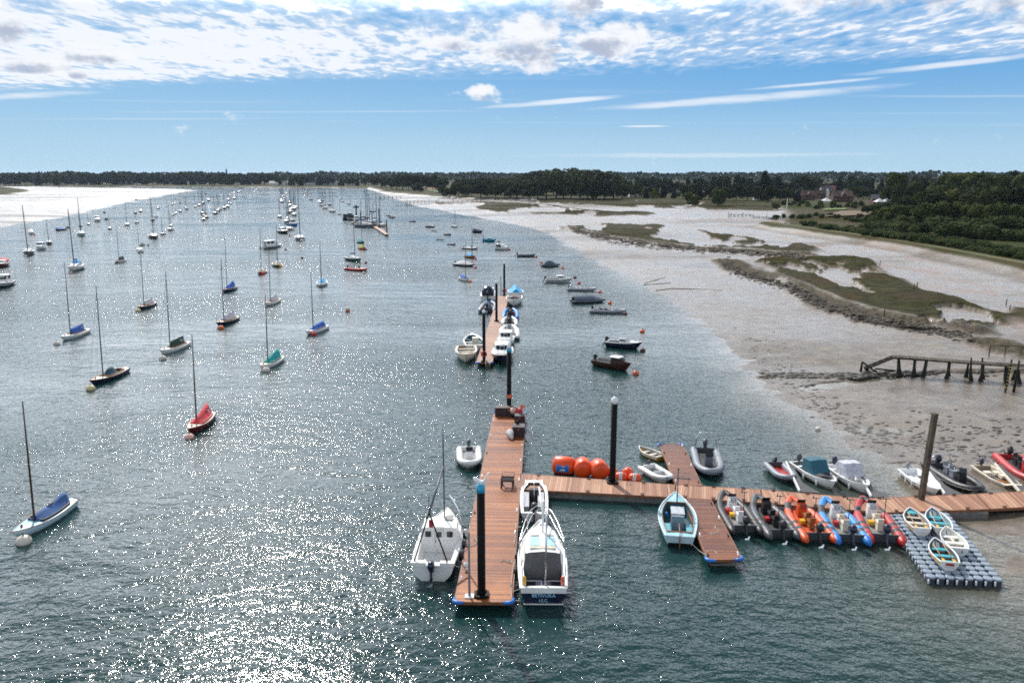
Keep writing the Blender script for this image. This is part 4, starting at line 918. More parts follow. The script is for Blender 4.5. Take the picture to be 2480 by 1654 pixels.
# thin grey post and its lights at the near corner
p = on(1137, 1444); rt = root('lamp_post', 'thin grey post on a white foot plate at the near left corner', 'post', tuple(p)); MB().box((0, 0, .03), (.42, .36, .05)).build('foot_plate', WHITEP, rt); Hp = zat(1288, p.y) - DZ; MB().lathe([(.07, .05), (.055, .3), (.05, Hp - .05), (.01, Hp)], 10).build('shaft', mat('galvanised_post', (.22, .22, .24), .5, .3), rt)
for (x, y, lb) in ((1128.5, 1380, 'white mushroom light on the near left edge of the main pontoon'), (1127.5, 1298, 'white mushroom light standing just off the main pontoon edge')):
    p = on(x, y); rt = root('dock_light', lb, 'light', tuple(p)); MB().lathe([(.035, -.3), (.035, .25)], 8).build('stem', STEEL, rt); MB().lathe([(.11, .20), (.14, .24), (.12, .33), (.08, .40), (.01, .42)], 12).build('lamp_head', WHITEP, rt)
p = G(*z4(727, 486), DZ); o = MB().cyl((0, 0, 0), (0, 0, zat(600 + 290 / 4.198, p.y) - DZ), .05, 6).build('tide_pole', ALU, None, tuple(p)); tag(o, 'thin pale pole beside the farthest free pontoon pile', 'pole')
p = G(*z4(592, 1178), DZ); rt = root('ladder', 'yellow-runged ladder on the near end of the free pontoon', 'ladder', (p.x, p.y - .08, 0)); m_ = MB()
for x in (-.2, .2): m_.cyl((x, 0, -.4), (x, 0, 1.1), .03, 6)
m_.build('side_rail', STEEL, rt)
for k in range(5): MB().cyl((-.2, 0, -.2 + k * .25), (.2, 0, -.2 + k * .25), .02, 5).build('rung', YEL, rt)
rope([on(1120, 1273), on(1138, 1276), on(1150, 1282)], 'pale mooring line on the left side of the main pontoon')
rope([on(1126, 1320, .03), on(1140, 1324, .02), on(1152, 1318, .02), on(1155, 1308, .02), on(1146, 1306, .02), on(1156, 1312, .03), on(1148, 1300, .02)], 'tangled pale rope behind the nearest pile')
rope([on(1213, 1362, .02), on(1219, 1357, .02), on(1228, 1360, .02), on(1238, 1362, .02), on(1236, 1357, .02), on(1229, 1361, .03), on(1244, 1365, .02)], 'small coiled pale rope on the main pontoon deck')
rope([on(1239, 1453, .15), on(1238, 1420, .12), on(1241, 1390, .1), on(1244, 1365, .12)], 'white line along the near right edge of main pontoon')
rope([on(1245, 1322, .1), on(1248, 1300, .1), on(1250, 1272, .15)], 'white line hanging along the right edge of main pontoon')
rope([on(*z2(1560, 1125)), on(*z2(1480, 1130)), on(*z2(1475, 1155)), on(*z2(1500, 1165)), on(*z2(1478, 1190)), on(*z2(1440, 1190)), on(*z2(1440, 1205)), on(*z2(1490, 1195)), on(*z2(1590, 1225))], 'loose pale rope wandering over the side pontoon deck')
rope([on(*z2(1412, 1365)), on(*z2(1408, 1345)), on(*z2(1440, 1335)), on(*z2(1480, 1350)), on(*z2(1478, 1365))], 'short curled pale rope at the near end of side pontoon')
rope([on(1517, 1173), on(1522, 1176), on(1529, 1172), on(1521, 1168), on(1517, 1172)], 'small dark coil of rope on the walkway near the orange markers', m=DROPE)

# ------------------------------------------------ orange inflatable race marks afloat behind the walkway
def race_mark(x, y, r, L, rz, label, logo=False, band=False, grp='orange inflatable race marks'):
    p = G(x, y); rt = root('inflatable_mark', label, 'race mark', (p.x, p.y, 0), rz, grp)
    m = MB(); N = 22; prof = [(-L / 2 - .03, .02), (-L / 2 - .06, r * .45), (-L / 2 + .02, r * .82), (-L / 2 + .16, r), (0, r * 1.03), (L / 2 - .16, r), (L / 2 - .02, r * .82), (L / 2 + .06, r * .45), (L / 2 + .03, .02)]
    m.loft([[(x_, q * math.cos(a) * (1 + .02 * math.sin(a * 7)), r * .86 + q * math.sin(a) * (1 + .02 * math.sin(a * 5))) for a in (2 * math.pi * k / N for k in range(N))] for x_, q in prof]); m.build('body', ORG, rt)
    if logo:
        g = MB(); A0, A1 = R(218), R(268)
        g.loft([[(x_, (r * 1.035) * math.cos(a), r * .86 + (r * 1.035) * math.sin(a)) for a in (A0 - R(60) + (A1 - A0) * k / 6 for k in range(7))] for x_ in (-.42, -.2, 0, .2, .42)], closed=False); lg = g.build('blue_patch', BLUE, rt)
        def S(x_, a): return (x_, (r * 1.055) * math.cos(a), r * .86 + (r * 1.055) * math.sin(a))
        g = MB(); a0 = R(170); g.add([S(-.18, R(193)), S(.18, R(193)), S(.06, R(165)), S(.02, R(165))], [(0, 1, 2, 3)]); g.add([S(-.24, R(200)), S(.22, R(200)), S(.22, R(196)), S(-.24, R(196))], [(0, 1, 2, 3)]); g.build('sail_emblem', WHITEP, lg)
    if band:
        g = MB(); g.loft([[(x_, r * 1.05 * math.cos(a), r * .86 + r * 1.05 * math.sin(a)) for a in (2 * math.pi * k / N for k in range(N + 1))] for x_ in (-.10, .10)], closed=False); bd = g.build('white_band', WHITEP, rt)
        g = MB()
        for k in range(7): a = R(105 + k * 22); g.box((0, r * 1.065 * math.cos(a), r * .86 + r * 1.065 * math.sin(a)), (.11, .015, .07), rx=a + math.pi / 2)
        g.build('band_lettering', NAVY, bd)
    g = MB(); g.ball((L / 2 + .05, 0, r * .86), .05, 6, 4); g.build('valve', DKPATCH, rt)
race_mark(1366, 1144, .60, 1.45, R(-14), 'largest orange inflatable mark, blue patch with white sail emblem', logo=True)
race_mark(1411, 1150, .62, 1.15, R(88), 'second big orange inflatable mark, plain, standing end on')
race_mark(1450, 1154, .62, 1.15, R(100), 'third big orange inflatable mark, creased, beside the walkway pile')
race_mark(1482, 1153, .36, .6, R(70), 'small orange inflatable mark half hidden behind the walkway pile')
race_mark(1503, 1166, .34, .75, R(-10), 'small orange inflatable mark with white band just right of the pile', band=True)
race_mark(1520, 1155, .36, .6, R(60), 'small plain orange inflatable mark behind the two banded ones')
race_mark(1537, 1169, .34, .75, R(-14), 'rightmost small orange inflatable mark with white band', band=True)

# ------------------------------------------------ cube dock
def cube_dock():
    c0, c1, c2, c3 = G(2247, 1398, .42), G(2432, 1406, .42), G(2296, 1239, .42), G(2141, 1242, .42)   # near-left, near-right, far-right, far-left
    d = (c3 - c0); a = math.atan2(d.y, d.x) - math.pi / 2; e = (c1 - c0).normalized()
    rt = root('cube_dock', 'floating dock of blue-grey plastic cubes carrying four rowing dinghies', 'floating dock', (c0.x, c0.y, 0))
    NC, NR = 8, 16; s = (c1 - c0).length / NC
    mb = MB(); h_ = s / 2 - .015; ch = .13 * s * 2; pts = [(-h_ + ch, -h_), (h_ - ch, -h_), (h_, -h_ + ch), (h_, h_ - ch), (h_ - ch, h_), (-h_ + ch, h_), (-h_, h_ - ch), (-h_, -h_ + ch)]
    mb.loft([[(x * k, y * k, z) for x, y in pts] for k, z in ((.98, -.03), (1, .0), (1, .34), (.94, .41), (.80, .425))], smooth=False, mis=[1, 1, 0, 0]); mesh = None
    n = 0; rest = MB(); pins = MB()
    lst = [(r_, c) for r_ in range(NR) for c in range(NC)]
    for r_, c in lst:
        f = (r_ + .5) / NR; base = c0.lerp(c3, f); ex = (c1.lerp(c2, f) - base); p = base + ex * ((c + .5) / NC) - Vector((c0.x, c0.y, base.z))
        jx = (.04 if r_ % 2 else -.04)
        rz = math.atan2(ex.y, ex.x); ww = ex.length / NC / s; dd = d.length / NR / s
        if n < 100:
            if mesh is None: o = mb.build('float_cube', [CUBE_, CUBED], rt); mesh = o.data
            else: o = bpy.data.objects.new('float_cube', mesh); C.objects.link(o); o.parent = rt
            o.location = (p.x, p.y, random.uniform(-.012, .012)); o.rotation_euler = (random.uniform(-.02, .02), random.uniform(-.02, .02), rz); o.scale = (ww * .99, dd * .99, 1)
        else:
            M_ = Matrix.Translation((p.x, p.y, 0)) @ Matrix.Rotation(rz, 4, 'Z') @ Matrix.Diagonal((ww * .99, dd * .99, 1, 1)); o_ = len(rest.v)
            rest.v += [tuple(M_ @ Vector(v)) for v in mb.v]; rest.f += [tuple(i + o_ for i in f_) for f_ in mb.f]; rest.mi += mb.mi; rest.sm += mb.sm
        n += 1
        if r_ == 0 or c == 0:
            q = p + (Vector((-s * .5 * math.cos(rz), 0, 0)) if r_ == 0 else Vector((-s * .5, 0, 0))) + Vector((0, -s * .5 - .02, 0)) * (1 if r_ == 0 else .9)
            MB().lathe([(.01, .08), (.045, .12), (.05, .30), (.03, .34), (.01, .35)], 8, (q.x, q.y, 0)).build('joining_pin', WHITEP, rt)
    r2 = rest.build('float_cubes', [CUBE_, CUBED], rt); r2['kind'] = 'stuff'
cube_dock()

# ------------------------------------------------ old timber jetty on the mud
def old_jetty():
    a = GH(2160, 905); bx = GH(2480, 925)
    rt = root('ruined_jetty', 'ruined black timber jetty with collapsed ramp standing on the mud', 'jetty', (a.x, a.y, 0))
    d = bx - a; L = d.length; an = math.atan2(d.y, d.x); rt.rotation_euler = (0, 0, an); r_ = random.Random(4); L += 8
    zt = zat(862, a.y)
    m = MB()
    for k in range(int(L / .32)): m.box((k * .32, r_.uniform(-.05, .05), zt + r_.uniform(-.02, .02) - .004 * k), (.26, 1.25, .06), rz=r_.uniform(-.05, .05))
    m.build('deck', OLDW, rt)
    m = MB(); m.box((L / 2, -.45, zt - .12), (L, .12, .16)); m.box((L / 2, .45, zt - .12), (L, .12, .16)); m.build('beam', WEEDW, rt)
    for k in range(13):
        x = .25 + k * (L / 12.5) + r_.uniform(-.4, .4); p = MB()
        for sg in (-.5, .5):
            t_ = r_.uniform(-.25, .25); hh = zt + (r_.uniform(.3, .6) if r_.random() < .18 else -.05)
            p.tube([(x + t_ * 1.3, sg * 1.25, -.1), (x + t_, sg * 1.15, zt * .25), (x + t_ * .5, sg * 1.1, zt * .5), (x, sg, hh)], [.28, .20, .13, .08], 7)
        if k % 2: p.box((x, 0, zt * .5), (.10, 1.0, .14), rx=r_.uniform(-.4, .4))
        p.build('pile_bent', WEEDW, rt)
    # fallen ramp
    m = MB(); m.tube([(0, -.4, zt - .1), (-2.6, -.45, .55)], .12, 5); m.tube([(0, .4, zt - .1), (-2.6, .4, .55)], .12, 5)
    for k in range(5): q = (k + .6) / 5; m.box((-2.6 * q, 0, zt - .05 + (.55 - zt) * q), (.24, .9, .07), ry=.4)
    m.build('ramp', WEEDW, rt)
    m = MB(); m.tube([(-2.9, 0, .1), (-2.85, -.1, 1.25)], [.16, .10], 6); m.tube([(-2.85, -.1, 1.25), (-.9, -.6, .0)], .09, 5); m.tube([(-2.3, .2, .1), (-2.3, .2, .8)], [.18, .12], 6); m.tube([(-1.6, 0, .62), (.2, .1, .55)], .09, 5); m.tube([(-1.2, -.2, .15), (.3, .3, .1)], .12, 5); m.build('broken_frame', WEEDW, rt)
old_jetty()
p = GH(2440, 950); rt = root('tide_ladder', 'weedy ladder post with yellow rungs on the mud at the right edge', 'ladder', (p.x, p.y, p.z - .2)); m_ = MB(); m_.tube([(-.22, 0, 0), (0, 0, 3.3)], .09, 6); m_.tube([(.55, 0, 0), (.70, 0, 3.2)], [.14, .09], 6); m_.build('post', WEEDW, rt)
for k in range(8): MB().box((-.10 + k * .02, -.1, .7 + k * .32), (.36, .06, .06)).build('rung', mat('weedy_yellow', (.32, .30, .04), .7), rt)
m_ = MB(); m_.box((2.2, .6, 2.3), (3.6, 1.1, .08)); m_.build('landing', OLDW, rt)
# fence rail of the bank path behind the jetty
p = GH(2395, 862); rt = root('handrail', 'thin timber handrail on the bank behind the ruined jetty', 'rail', tuple(p)); m_ = MB()
for k in range(5): m_.box((k * 1.6, -k * .22, .6), (.10, .10, 1.2))
m_.build('post', OLDW, rt); m_ = MB(); m_.tube([(0, 0, 1.2), (6.6, -.9, 1.15)], .05, 5); m_.build('rail', OLDW, rt)
# ------------------------------------------------ boats round the main pontoon
def put(rt, bow, stern, L=None, dz=0, z=0):
    a, b = G(*bow, z), G(*stern, z); d = a - b; c = (a + b) / 2
    s = 1.0 if L is None else d.length / L; s = min(max(s, .82), 1.22)
    rt.location = (c.x, c.y, dz); rt.rotation_euler = (0, 0, math.atan2(d.y, d.x)); rt.scale = (s, s, s); return rt

# left cuddy boat with a tripod mast
def cuddy():
    L, B = 6.3, 2.35; rt = root('fishing_boat', 'white cabin fishing boat with spar tripod, left of the main pontoon', 'fishing boat'); h = Hull(L, B, (1.25, .90, .88), .3, .88, 2.5, .6, .42)
    h.shell().build('hull', WHITE, rt); h.stripe(.20, .50).build('blue_topside_band', NAVY, rt); h.rail(.045).build('rub_rail', WHITE, rt)
    h.deck(.06, .42, .22).build('deck', WHITE, rt); h.well(.06, .42, .22, .28, 8).build('cockpit', INNER if False else WHITE, rt)
    a, b = .42, .70; c = MB(); rg = []
    for q, hh in ((a, 0), (a + .004, .82), (.60, .80), (.70, .55), (.84, .14)):
        w_ = h.half(q) - .16; x = h.x(q); z = h.sheer(q); rg.append([(x, w_, z), (x, w_ * .93, z + hh * .95), (x, w_ * .75, z + hh), (x, 0, z + hh * 1.06), (x, -w_ * .75, z + hh), (x, -w_ * .93, z + hh * .95), (x, -w_, z)])
    c.loft(rg, closed=False, smooth=False); c.add(rg[1], [tuple(range(7))]); co = c.build('cabin', WHITE, rt)
    x = h.x(a); z = h.sheer(a)
    bh = MB(); bh.box((x - .015, 0, z - .25), (.03, 2 * (h.half(a) - .24), .70)); bh.build('bulkhead', WHITE, rt)
    for y in (-.58, .0, .58): MB().box((x - (.02 if y else .045), y, z + .45), (.04, .30, .30)).build('window', GLASS, co)
    MB().box((x - .035, 0, z + .05), (.03, .50, 1.30)).build('cabin_door', mat('offwhite_door', (.70, .71, .70), .4), co); MB().box((x - .055, .19, z + .05), (.02, .03, .16)).build('door_handle', NEARBLACK, co)
    MB().box((h.x(.6), -.42, z + .87), (.5, .42, .05)).build('hatch', INNER, co)
    # transom with the central notch
    m = MB(); m.box((-L / 2 + .12, .75, .98), (.3, .75, .14)); m.box((-L / 2 + .12, -.75, .98), (.3, .75, .14)); m.box((-L / 2 + .22, 0, .80), (.3, .9, .12)); m.build('transom_cap', WHITE, rt)
    MB().box((-L / 2 + .9, -.62, .55), (.42, .42, .45)).build('seat_box', DKIN, rt)
    outboard(rt, -L / 2 - .05, .05, .62, 1.0, .1, NAVY)
    # spar, legs meeting at the head, and a wireless mast
    s = MB(); s.tube([(-L / 2 + .15, .95, 1.0), (-L / 2 + .95, .25, 3.35)], .04, 6); s.tube([(-L / 2 + .15, -.75, 1.0), (-L / 2 + .95, .25, 3.35)], .04, 6); s.tube([(-L / 2 + .9, .25, 3.2), (-L / 2 + 1.0, .25, 4.2)], .018, 5); s.build('tripod', NEARBLACK, rt)
    s = MB(); s.tube([(-L / 2 + .9, .25, 3.3), (h.x(.62), -.15, 4.75)], .06, 7); s.build('boom', ALU, rt)
    s = MB(); s.tube([(h.x(.62), -.15, z + .85), (h.x(.62), -.15, 6.2), (h.x(.62), -.15, 7.0)], [.05, .04, .012], 6); s.build('mast', ALU, rt)
    f = MB(); f.box((-L / 2 + .92, .16, 2.75), (.03, .22, .42)); f.build('ensign', mat('red_ensign', (.5, .03, .05), .7), rt)
    p = MB()
    for sg in (-1, 1):
        pts = [(L / 2 + .15, sg * .12, 2.0), (h.x(.92), sg * h.half(.9), 1.95), (h.x(.75), sg * h.half(.75), 1.75), (h.x(.55), sg * (h.half(.55)), 1.4), (h.x(.42), sg * h.half(.42), h.sheer(.42))]; p.tube(pts, .02, 5)
        for q, zz in ((.93, 1.95), (.76, 1.72), (.6, 1.45)): p.tube([(h.x(q), sg * h.half(q) * .95, h.sheer(q)), (h.x(q), sg * h.half(q), zz)], .016, 5)
    p.tube([(L / 2 + .15, .12, 2.0), (L / 2 + .15, -.12, 2.0)], .02, 5); p.build('bow_rail', STEEL, rt)
    for q in (.28, .5, .7): f = MB(); f.lathe([(.015, 0), (.11, .06), (.13, .28), (.10, .5), (.015, .55)], 10, (h.x(q), -(h.half(q) + .13), .25)); f.build('fender', DKGREY if q != .28 else BLACK, rt)
    return put(rt, (1083, 1281), (1049, 1405), 6.0)
cuddy()

# the big sea-school launch
def launch():
    L, B = 8.6, 2.95; rt = root('cabin_launch', 'large white and navy cabin launch lettered BETIVUKA I.S.C. on its stern', 'launch'); h = Hull(L, B, (1.45, 1.10, 1.15), .4, .90, 2.3, .8, .42)
    h.shell(n=24).build('hull', NAVY, rt); h.stripe(.80, 1.0, off=.02).build('white_topside_band', WHITE, rt); h.rail(.06).build('rub_rail', WHITE, rt)
    h.deck(.035, .52, .30).build('deck', WHITE, rt); h.well(.035, .52, .30, .35, 10).build('cockpit', DKIN, rt)
    x0 = -L / 2
    b = MB(); b.box((x0 + .06, 0, 1.04), (.20, 2 * h.half(.02) * .98, .34)); b.build('stern_band', WHITE, rt)
    b = MB(); b.box((x0 + .02, 0, .16), (.06, B * .78, .05)); b.build('stern_line', WHITE, rt)
    for body, z, sz in (('BETIVUKA', .64, .30), ('I.S.C.', .34, .26)):
        text(body, sz, mat('pale_blue_lettering', (.30, .55, .75), .5), rt, (x0 - .05, 0, z), (R(90), 0, R(-90)), 'name_lettering', .006, .004)
    a, bb = .50, .80; c = MB(); rg = []
    for q, hh in ((.30, .98), (.42, 1.02), (.56, 1.02), (.68, .92), (.78, .55), (.90, .12)):
        w_ = (h.half(q) - .30); x = h.x(q); z = h.sheer(q); rg.append([(x, w_, z - (.0)), (x, w_ * .90, z + hh * .90), (x, w_ * .72, z + hh), (x, 0, z + hh * 1.07), (x, -w_ * .72, z + hh), (x, -w_ * .90, z + hh * .90), (x, -w_, z)])
    c.loft(rg, closed=False, smooth=False); co = c.build('wheelhouse', WHITE, rt)
    for sg in (-1, 1):
        g = MB()
        for q0, q1 in ((.34, .45), (.47, .58), (.60, .69)):
            P = []
            for q, k in ((q0, .35), (q1, .35), (q1, .80), (q0, .80)):
                w_ = h.half(q) - .30; hh = 1.0 - max(0, q - .6) * 1.2; P.append((h.x(q), sg * (w_ * (1 - .10 * k / .9) + .012), h.sheer(q) + hh * k))
            g.add(P, [(0, 1, 2, 3)])
        g.build('side_window', GLASS, co)
    z = h.sheer(.48) + 1.06
    for k, (q, w_) in enumerate(((.40, .62), )):
        r_ = MB(); r_.box((h.x(.45), .46, z + .03), (1.15, .62, .05)); r_.box((h.x(.45), -.46, z + .03), (1.15, .62, .05)); r_.build('roof_panel', mat('pale_blue_panel', (.36, .66, .74), .4), co)
    v = MB()
    for sg in (-1, 1):
        for k in range(8): v.box((h.x(.545) + .02, sg * (.20 + k * .075), z + .05), (.20, .035, .05))
    v.build('roof_vent', DKGREY, co)
    MB().box((h.x(.36), 0, z + .005), (.34, 1.55, .08)).build('roof_mat', mat('cream_mat', (.55, .52, .42), .7), co)
    # aft shelter curtain, engine box, seats, stern rail
    q = .30; w_ = h.half(q) - .32; x = h.x(q)
    cv = MB(); cv.loft([[(x - .02, w_ * .93, 2.05), (x - .02, 0, 2.14), (x - .02, -w_ * .93, 2.05)], [(x - .22, w_ * .98, 1.2), (x - .16, 0, 1.2), (x - .22, -w_ * .98, 1.2)], [(x - .36, w_ * .98, .42), (x - .32, 0, .42), (x - .36, -w_ * .98, .42)]], closed=False); cv.build('canvas_curtain', mat('grey_canvas', (.13, .13, .135), .8, bump=.6), rt)
    e = MB(); e.box((x0 + 1.0, 0, .60), (.75, .85, .5)); eo = e.build('engine_box', mat('cream_panel', (.66, .64, .55), .5), rt); MB().box((x0 + 1.12, 0, .88), (.80, .9, .05)).build('box_lid', NAVY, eo)
    for sg in (-1, 1): MB().box((x0 + .62, sg * .90, .62), (.5, .62, .42)).build('seat', DKIN, rt)
    r_ = MB()
    for sg in (-1, 1): r_.tube([(x0 + .25, sg * .12, 1.25), (x0 + .25, sg * .12, 1.5), (x0 + .25, sg * 1.05, 1.5), (x0 + .25, sg * 1.05, 1.25)], .02, 5); r_.tube([(x0 + .4, sg * 1.2, 1.2), (x0 + .4, sg * 1.2, 1.75), (x0 + 2.6, sg * 1.28, 1.85), (x0 + 2.6, sg * 1.28, 1.2)], .02, 5); r_.tube([(x0 + 1.5, sg * 1.24, 1.2), (x0 + 1.5, sg * 1.24, 1.8)], .016, 5)
    r_.build('stern_rail', STEEL, rt)
    for sg, mm in ((1, YEL), (-1, ORANGE)): f = MB(); f.lathe([(.02, 0), (.12, .05), (.13, .35), (.10, .55), (.02, .6)], 10, (x0 + .5, sg * 1.12, 1.05)); f.build('life_ring' if sg < 0 else 'horseshoe_buoy', mm, rt)
    # bow rails, mast carried from the stern, samson post
    p = MB()
    for k, dz in ((1.0, 0), (.86, -.35)):
        for sg in (-1, 1): p.tube([(L / 2 + .3, sg * .10 * k, 2.45 + dz), (h.x(.93), sg * h.half(.86) * k, 2.4 + dz), (h.x(.78), sg * h.half(.76) * k, 2.25 + dz), (h.x(.55), sg * h.half(.55) * .97, 1.95 + dz * .5), (h.x(.38), sg * h.half(.4) * .97, 1.4)], .028, 6)
        p.tube([(L / 2 + .3, .10 * k, 2.45 + dz), (L / 2 + .3, -.10 * k, 2.45 + dz)], .028, 6)
    for sg in (-1, 1):
        for q, zz in ((.93, 2.4), (.80, 2.27), (.66, 2.1)): p.tube([(h.x(q), sg * h.half(q) * .96, h.sheer(q)), (h.x(q), sg * h.half(q), zz)], .02, 5)
    p.build('bow_rail', STEEL, rt)
    m = MB(); m.tube([(x0 + .35, -.12, .9), (x0 + .55, -.14, 5.4)], .055, 8); m.build('mizzen_mast', STEEL, rt)
    m = MB(); m.tube([(h.x(.62), -.05, z), (h.x(.62), -.10, z + 2.1)], .075, 8); m.tube([(h.x(.62), -.08, z + .9), (h.x(.93), .12, z + 1.9)], .06, 7); m.box((h.x(.62), -.1, z + 1.2), (.08, .55, .05)); m.build('mast', WHITE, rt)
    for q, sg in ((.10, 1), (.33, 1), (.55, 1), (.70, 1)): f = MB(); f.lathe([(.015, 0), (.13, .08), (.15, .3), (.11, .5), (.015, .56)], 10, (h.x(q), sg * (h.half(q) + .16), .35)); f.build('fender', BLACK, rt)
    a_ = MB(); a_.box((h.x(.93), 0, 1.5), (.5, .12, .10)); a_.tube([(h.x(.90), -.2, 1.5), (h.x(1.0), 0, 1.48), (h.x(.90), .2, 1.5)], .03, 5); a_.build('anchor', STEEL, rt)
    return put(rt, (1309, 1312), (1316, 1462), 8.4)
launch()

# open speedboat astern of the launch's bow, against the pontoon
def speedboat():
    rt = openboat('white open speedboat with long grey seats, moored ahead of the big launch', WHITE, DKIN, 5.2, 1.80, 'open_speedboat', thwarts=(), side=.17, tr=.9, pw=4.5, fb=(.75, .60, .58), bow=.32, floor=.15, ta=.05, tf=.93, fenders=0)
    for y in (.55, -.45): m = MB(); m.box((-.35, y, .42), (2.4, .42, .34)); m.build('seat', mat('pale_seat', (.42, .44, .48), .6), rt)
    m = MB(); m.box((.7, 0, .52), (.45, .7, .72), taper=.85); m.build('console', DKIN, rt); m = MB(); m.cyl((-.2, 0, .3), (-.2, 0, 1.6), .03, 6); m.ball((-.2, 0, 1.65), .07, 8, 5); m.build('ski_pole', STEEL, rt)
    m = MB(); m.tube([(-.9, .8, .6), (-.9, .8, 1.05), (.6, .8, 1.05), (.6, .8, .6)], .02, 5); m.tube([(-.9, -.8, .6), (-.9, -.8, 1.15), (.6, -.8, 1.15), (.6, -.8, .6)], .02, 5); m.build('grab_rail', STEEL, rt)
    outboard(rt, -2.5, 0, .62, 1.15, .15, BLACK); return put(rt, (1293, 1188), (1294, 1262), 5.0)
speedboat()

rib('white inflatable tender with grey outboard at the left side of the main pontoon', 3.6, 1.85, .24, WTUBE, hullm=WHITE, floorm=INNER, console=WHITEP, cowl=DKGREY, name='inflatable_tender', s_ob=.8, rope=True)
put(bpy.data.objects['inflatable_tender'], (1139, 1146), (1135, 1092))
rib('grey inflatable with tall steel roll bar, right of the far side pontoon', 5.0, 2.15, .27, GREYT, hullm=DKGREY, floorm=DKIN, console=mat('slate_console', (.10, .12, .16), .5), seat=None, cowl=DKGREY, frame=True, tower=True, name='patrol_inflatable')
put(bpy.data.objects['patrol_inflatable'], (1723, 1166), (1706, 1097))
rib('small white inflatable dinghy with grey seats beside the far side pontoon', 2.7, 1.45, .19, WTUBE, hullm=WHITE, floorm=INNER, cowl=DKGREY, s_ob=.55, thwart=GREYT, tilt=.9, name='small_inflatable_dinghy')
put(bpy.data.objects['small_inflatable_dinghy'], (1616, 1170), (1576, 1146))
rib('small grey inflatable dinghy with orange floor, left of the first finger jetty', 3.0, 1.55, .21, GREYT, hullm=DKGREY, floorm=RED, cowl=BLACK, s_ob=.6, thwart=None, tilt=.9, name='small_inflatable_dinghy')
put(bpy.data.objects['small_inflatable_dinghy.001'], (1914, 1173), (1877, 1137))
rib('black inflatable with steel hoop and grey seats, between the right finger jetties', 5.0, 2.1, .27, BLACK, hullm=DKGREY, floorm=DKIN, console=BLACK, seat=GREYT, cowl=NAVY, frame=True, name='black_inflatable', tilt=.8)
put(bpy.data.objects['black_inflatable'], (2350, 1192), (2286, 1150))
rib('red inflatable with black outboard at the right edge of the view', 5.2, 2.1, .26, RED, hullm=RED, floorm=DKIN, console=RED, seat=BLACK, cowl=BLACK, name='red_inflatable', tilt=.8)
put(bpy.data.objects['red_inflatable'], (2505, 1172), (2452, 1126))

# five training inflatables under the walkway
five = [('all-black training inflatable with red fuel tanks, beside the side pontoon', BLACK, None, (), INNER, (1751, 1208), (1804, 1294), 2, False, BLACK),
        ('dark grey training inflatable with black patches, second in the row of five', DKGREY, DKPATCH, (4, 6, 12, 13), DKIN, (1829, 1217), (1893, 1305), 1, False, BLACK),
        ('orange and black training inflatable with orange console, middle of the row', ORANGE, DKPATCH, (4, 6, 12, 13, 14), ORANGE, (1912, 1222), (1981, 1313), 1, False, BLACK),
        ('bright blue and black training inflatable, fourth in the row of five', SKYB, DKPATCH, (4, 6, 11, 12, 13), WHITEP, (1995, 1225), (2061, 1318), 1, BLUE, NAVY),
        ('red and black training inflatable lying against the cube dock', RED, DKPATCH, (4, 6, 11, 12, 17, 18), WHITEP, (2086, 1224), (2143, 1318), 1, False, NAVY)]
for k, (lb, tm, pt, bd, fl, bw, st, tk, ec, cw) in enumerate(five):
    r_ = rib(lb, 5.4, 2.15, .27, tm, pt, DKGREY, INNER if fl is WHITEP else (fl if fl is not INNER else INNER), bd, {0: WHITEP, 1: BLACK, 2: ORANGE, 3: WHITEP, 4: WHITEP}[k], {0: WHITEP, 1: BLACK, 2: TEAK, 3: CREAM, 4: CREAM}[k], cw, tk, pole=True, point=True, group='five training inflatables in a row', endcol=ec, name='training_inflatable', tilt=.35, s_ob=1.05)
    put(r_, bw, st, 5.2)
    x = MB(); x.box((-.75, .3, .42), (.34, .26, .2)); x.build('grab_bag', YEL if k in (0, 2, 4) else RED, r_)

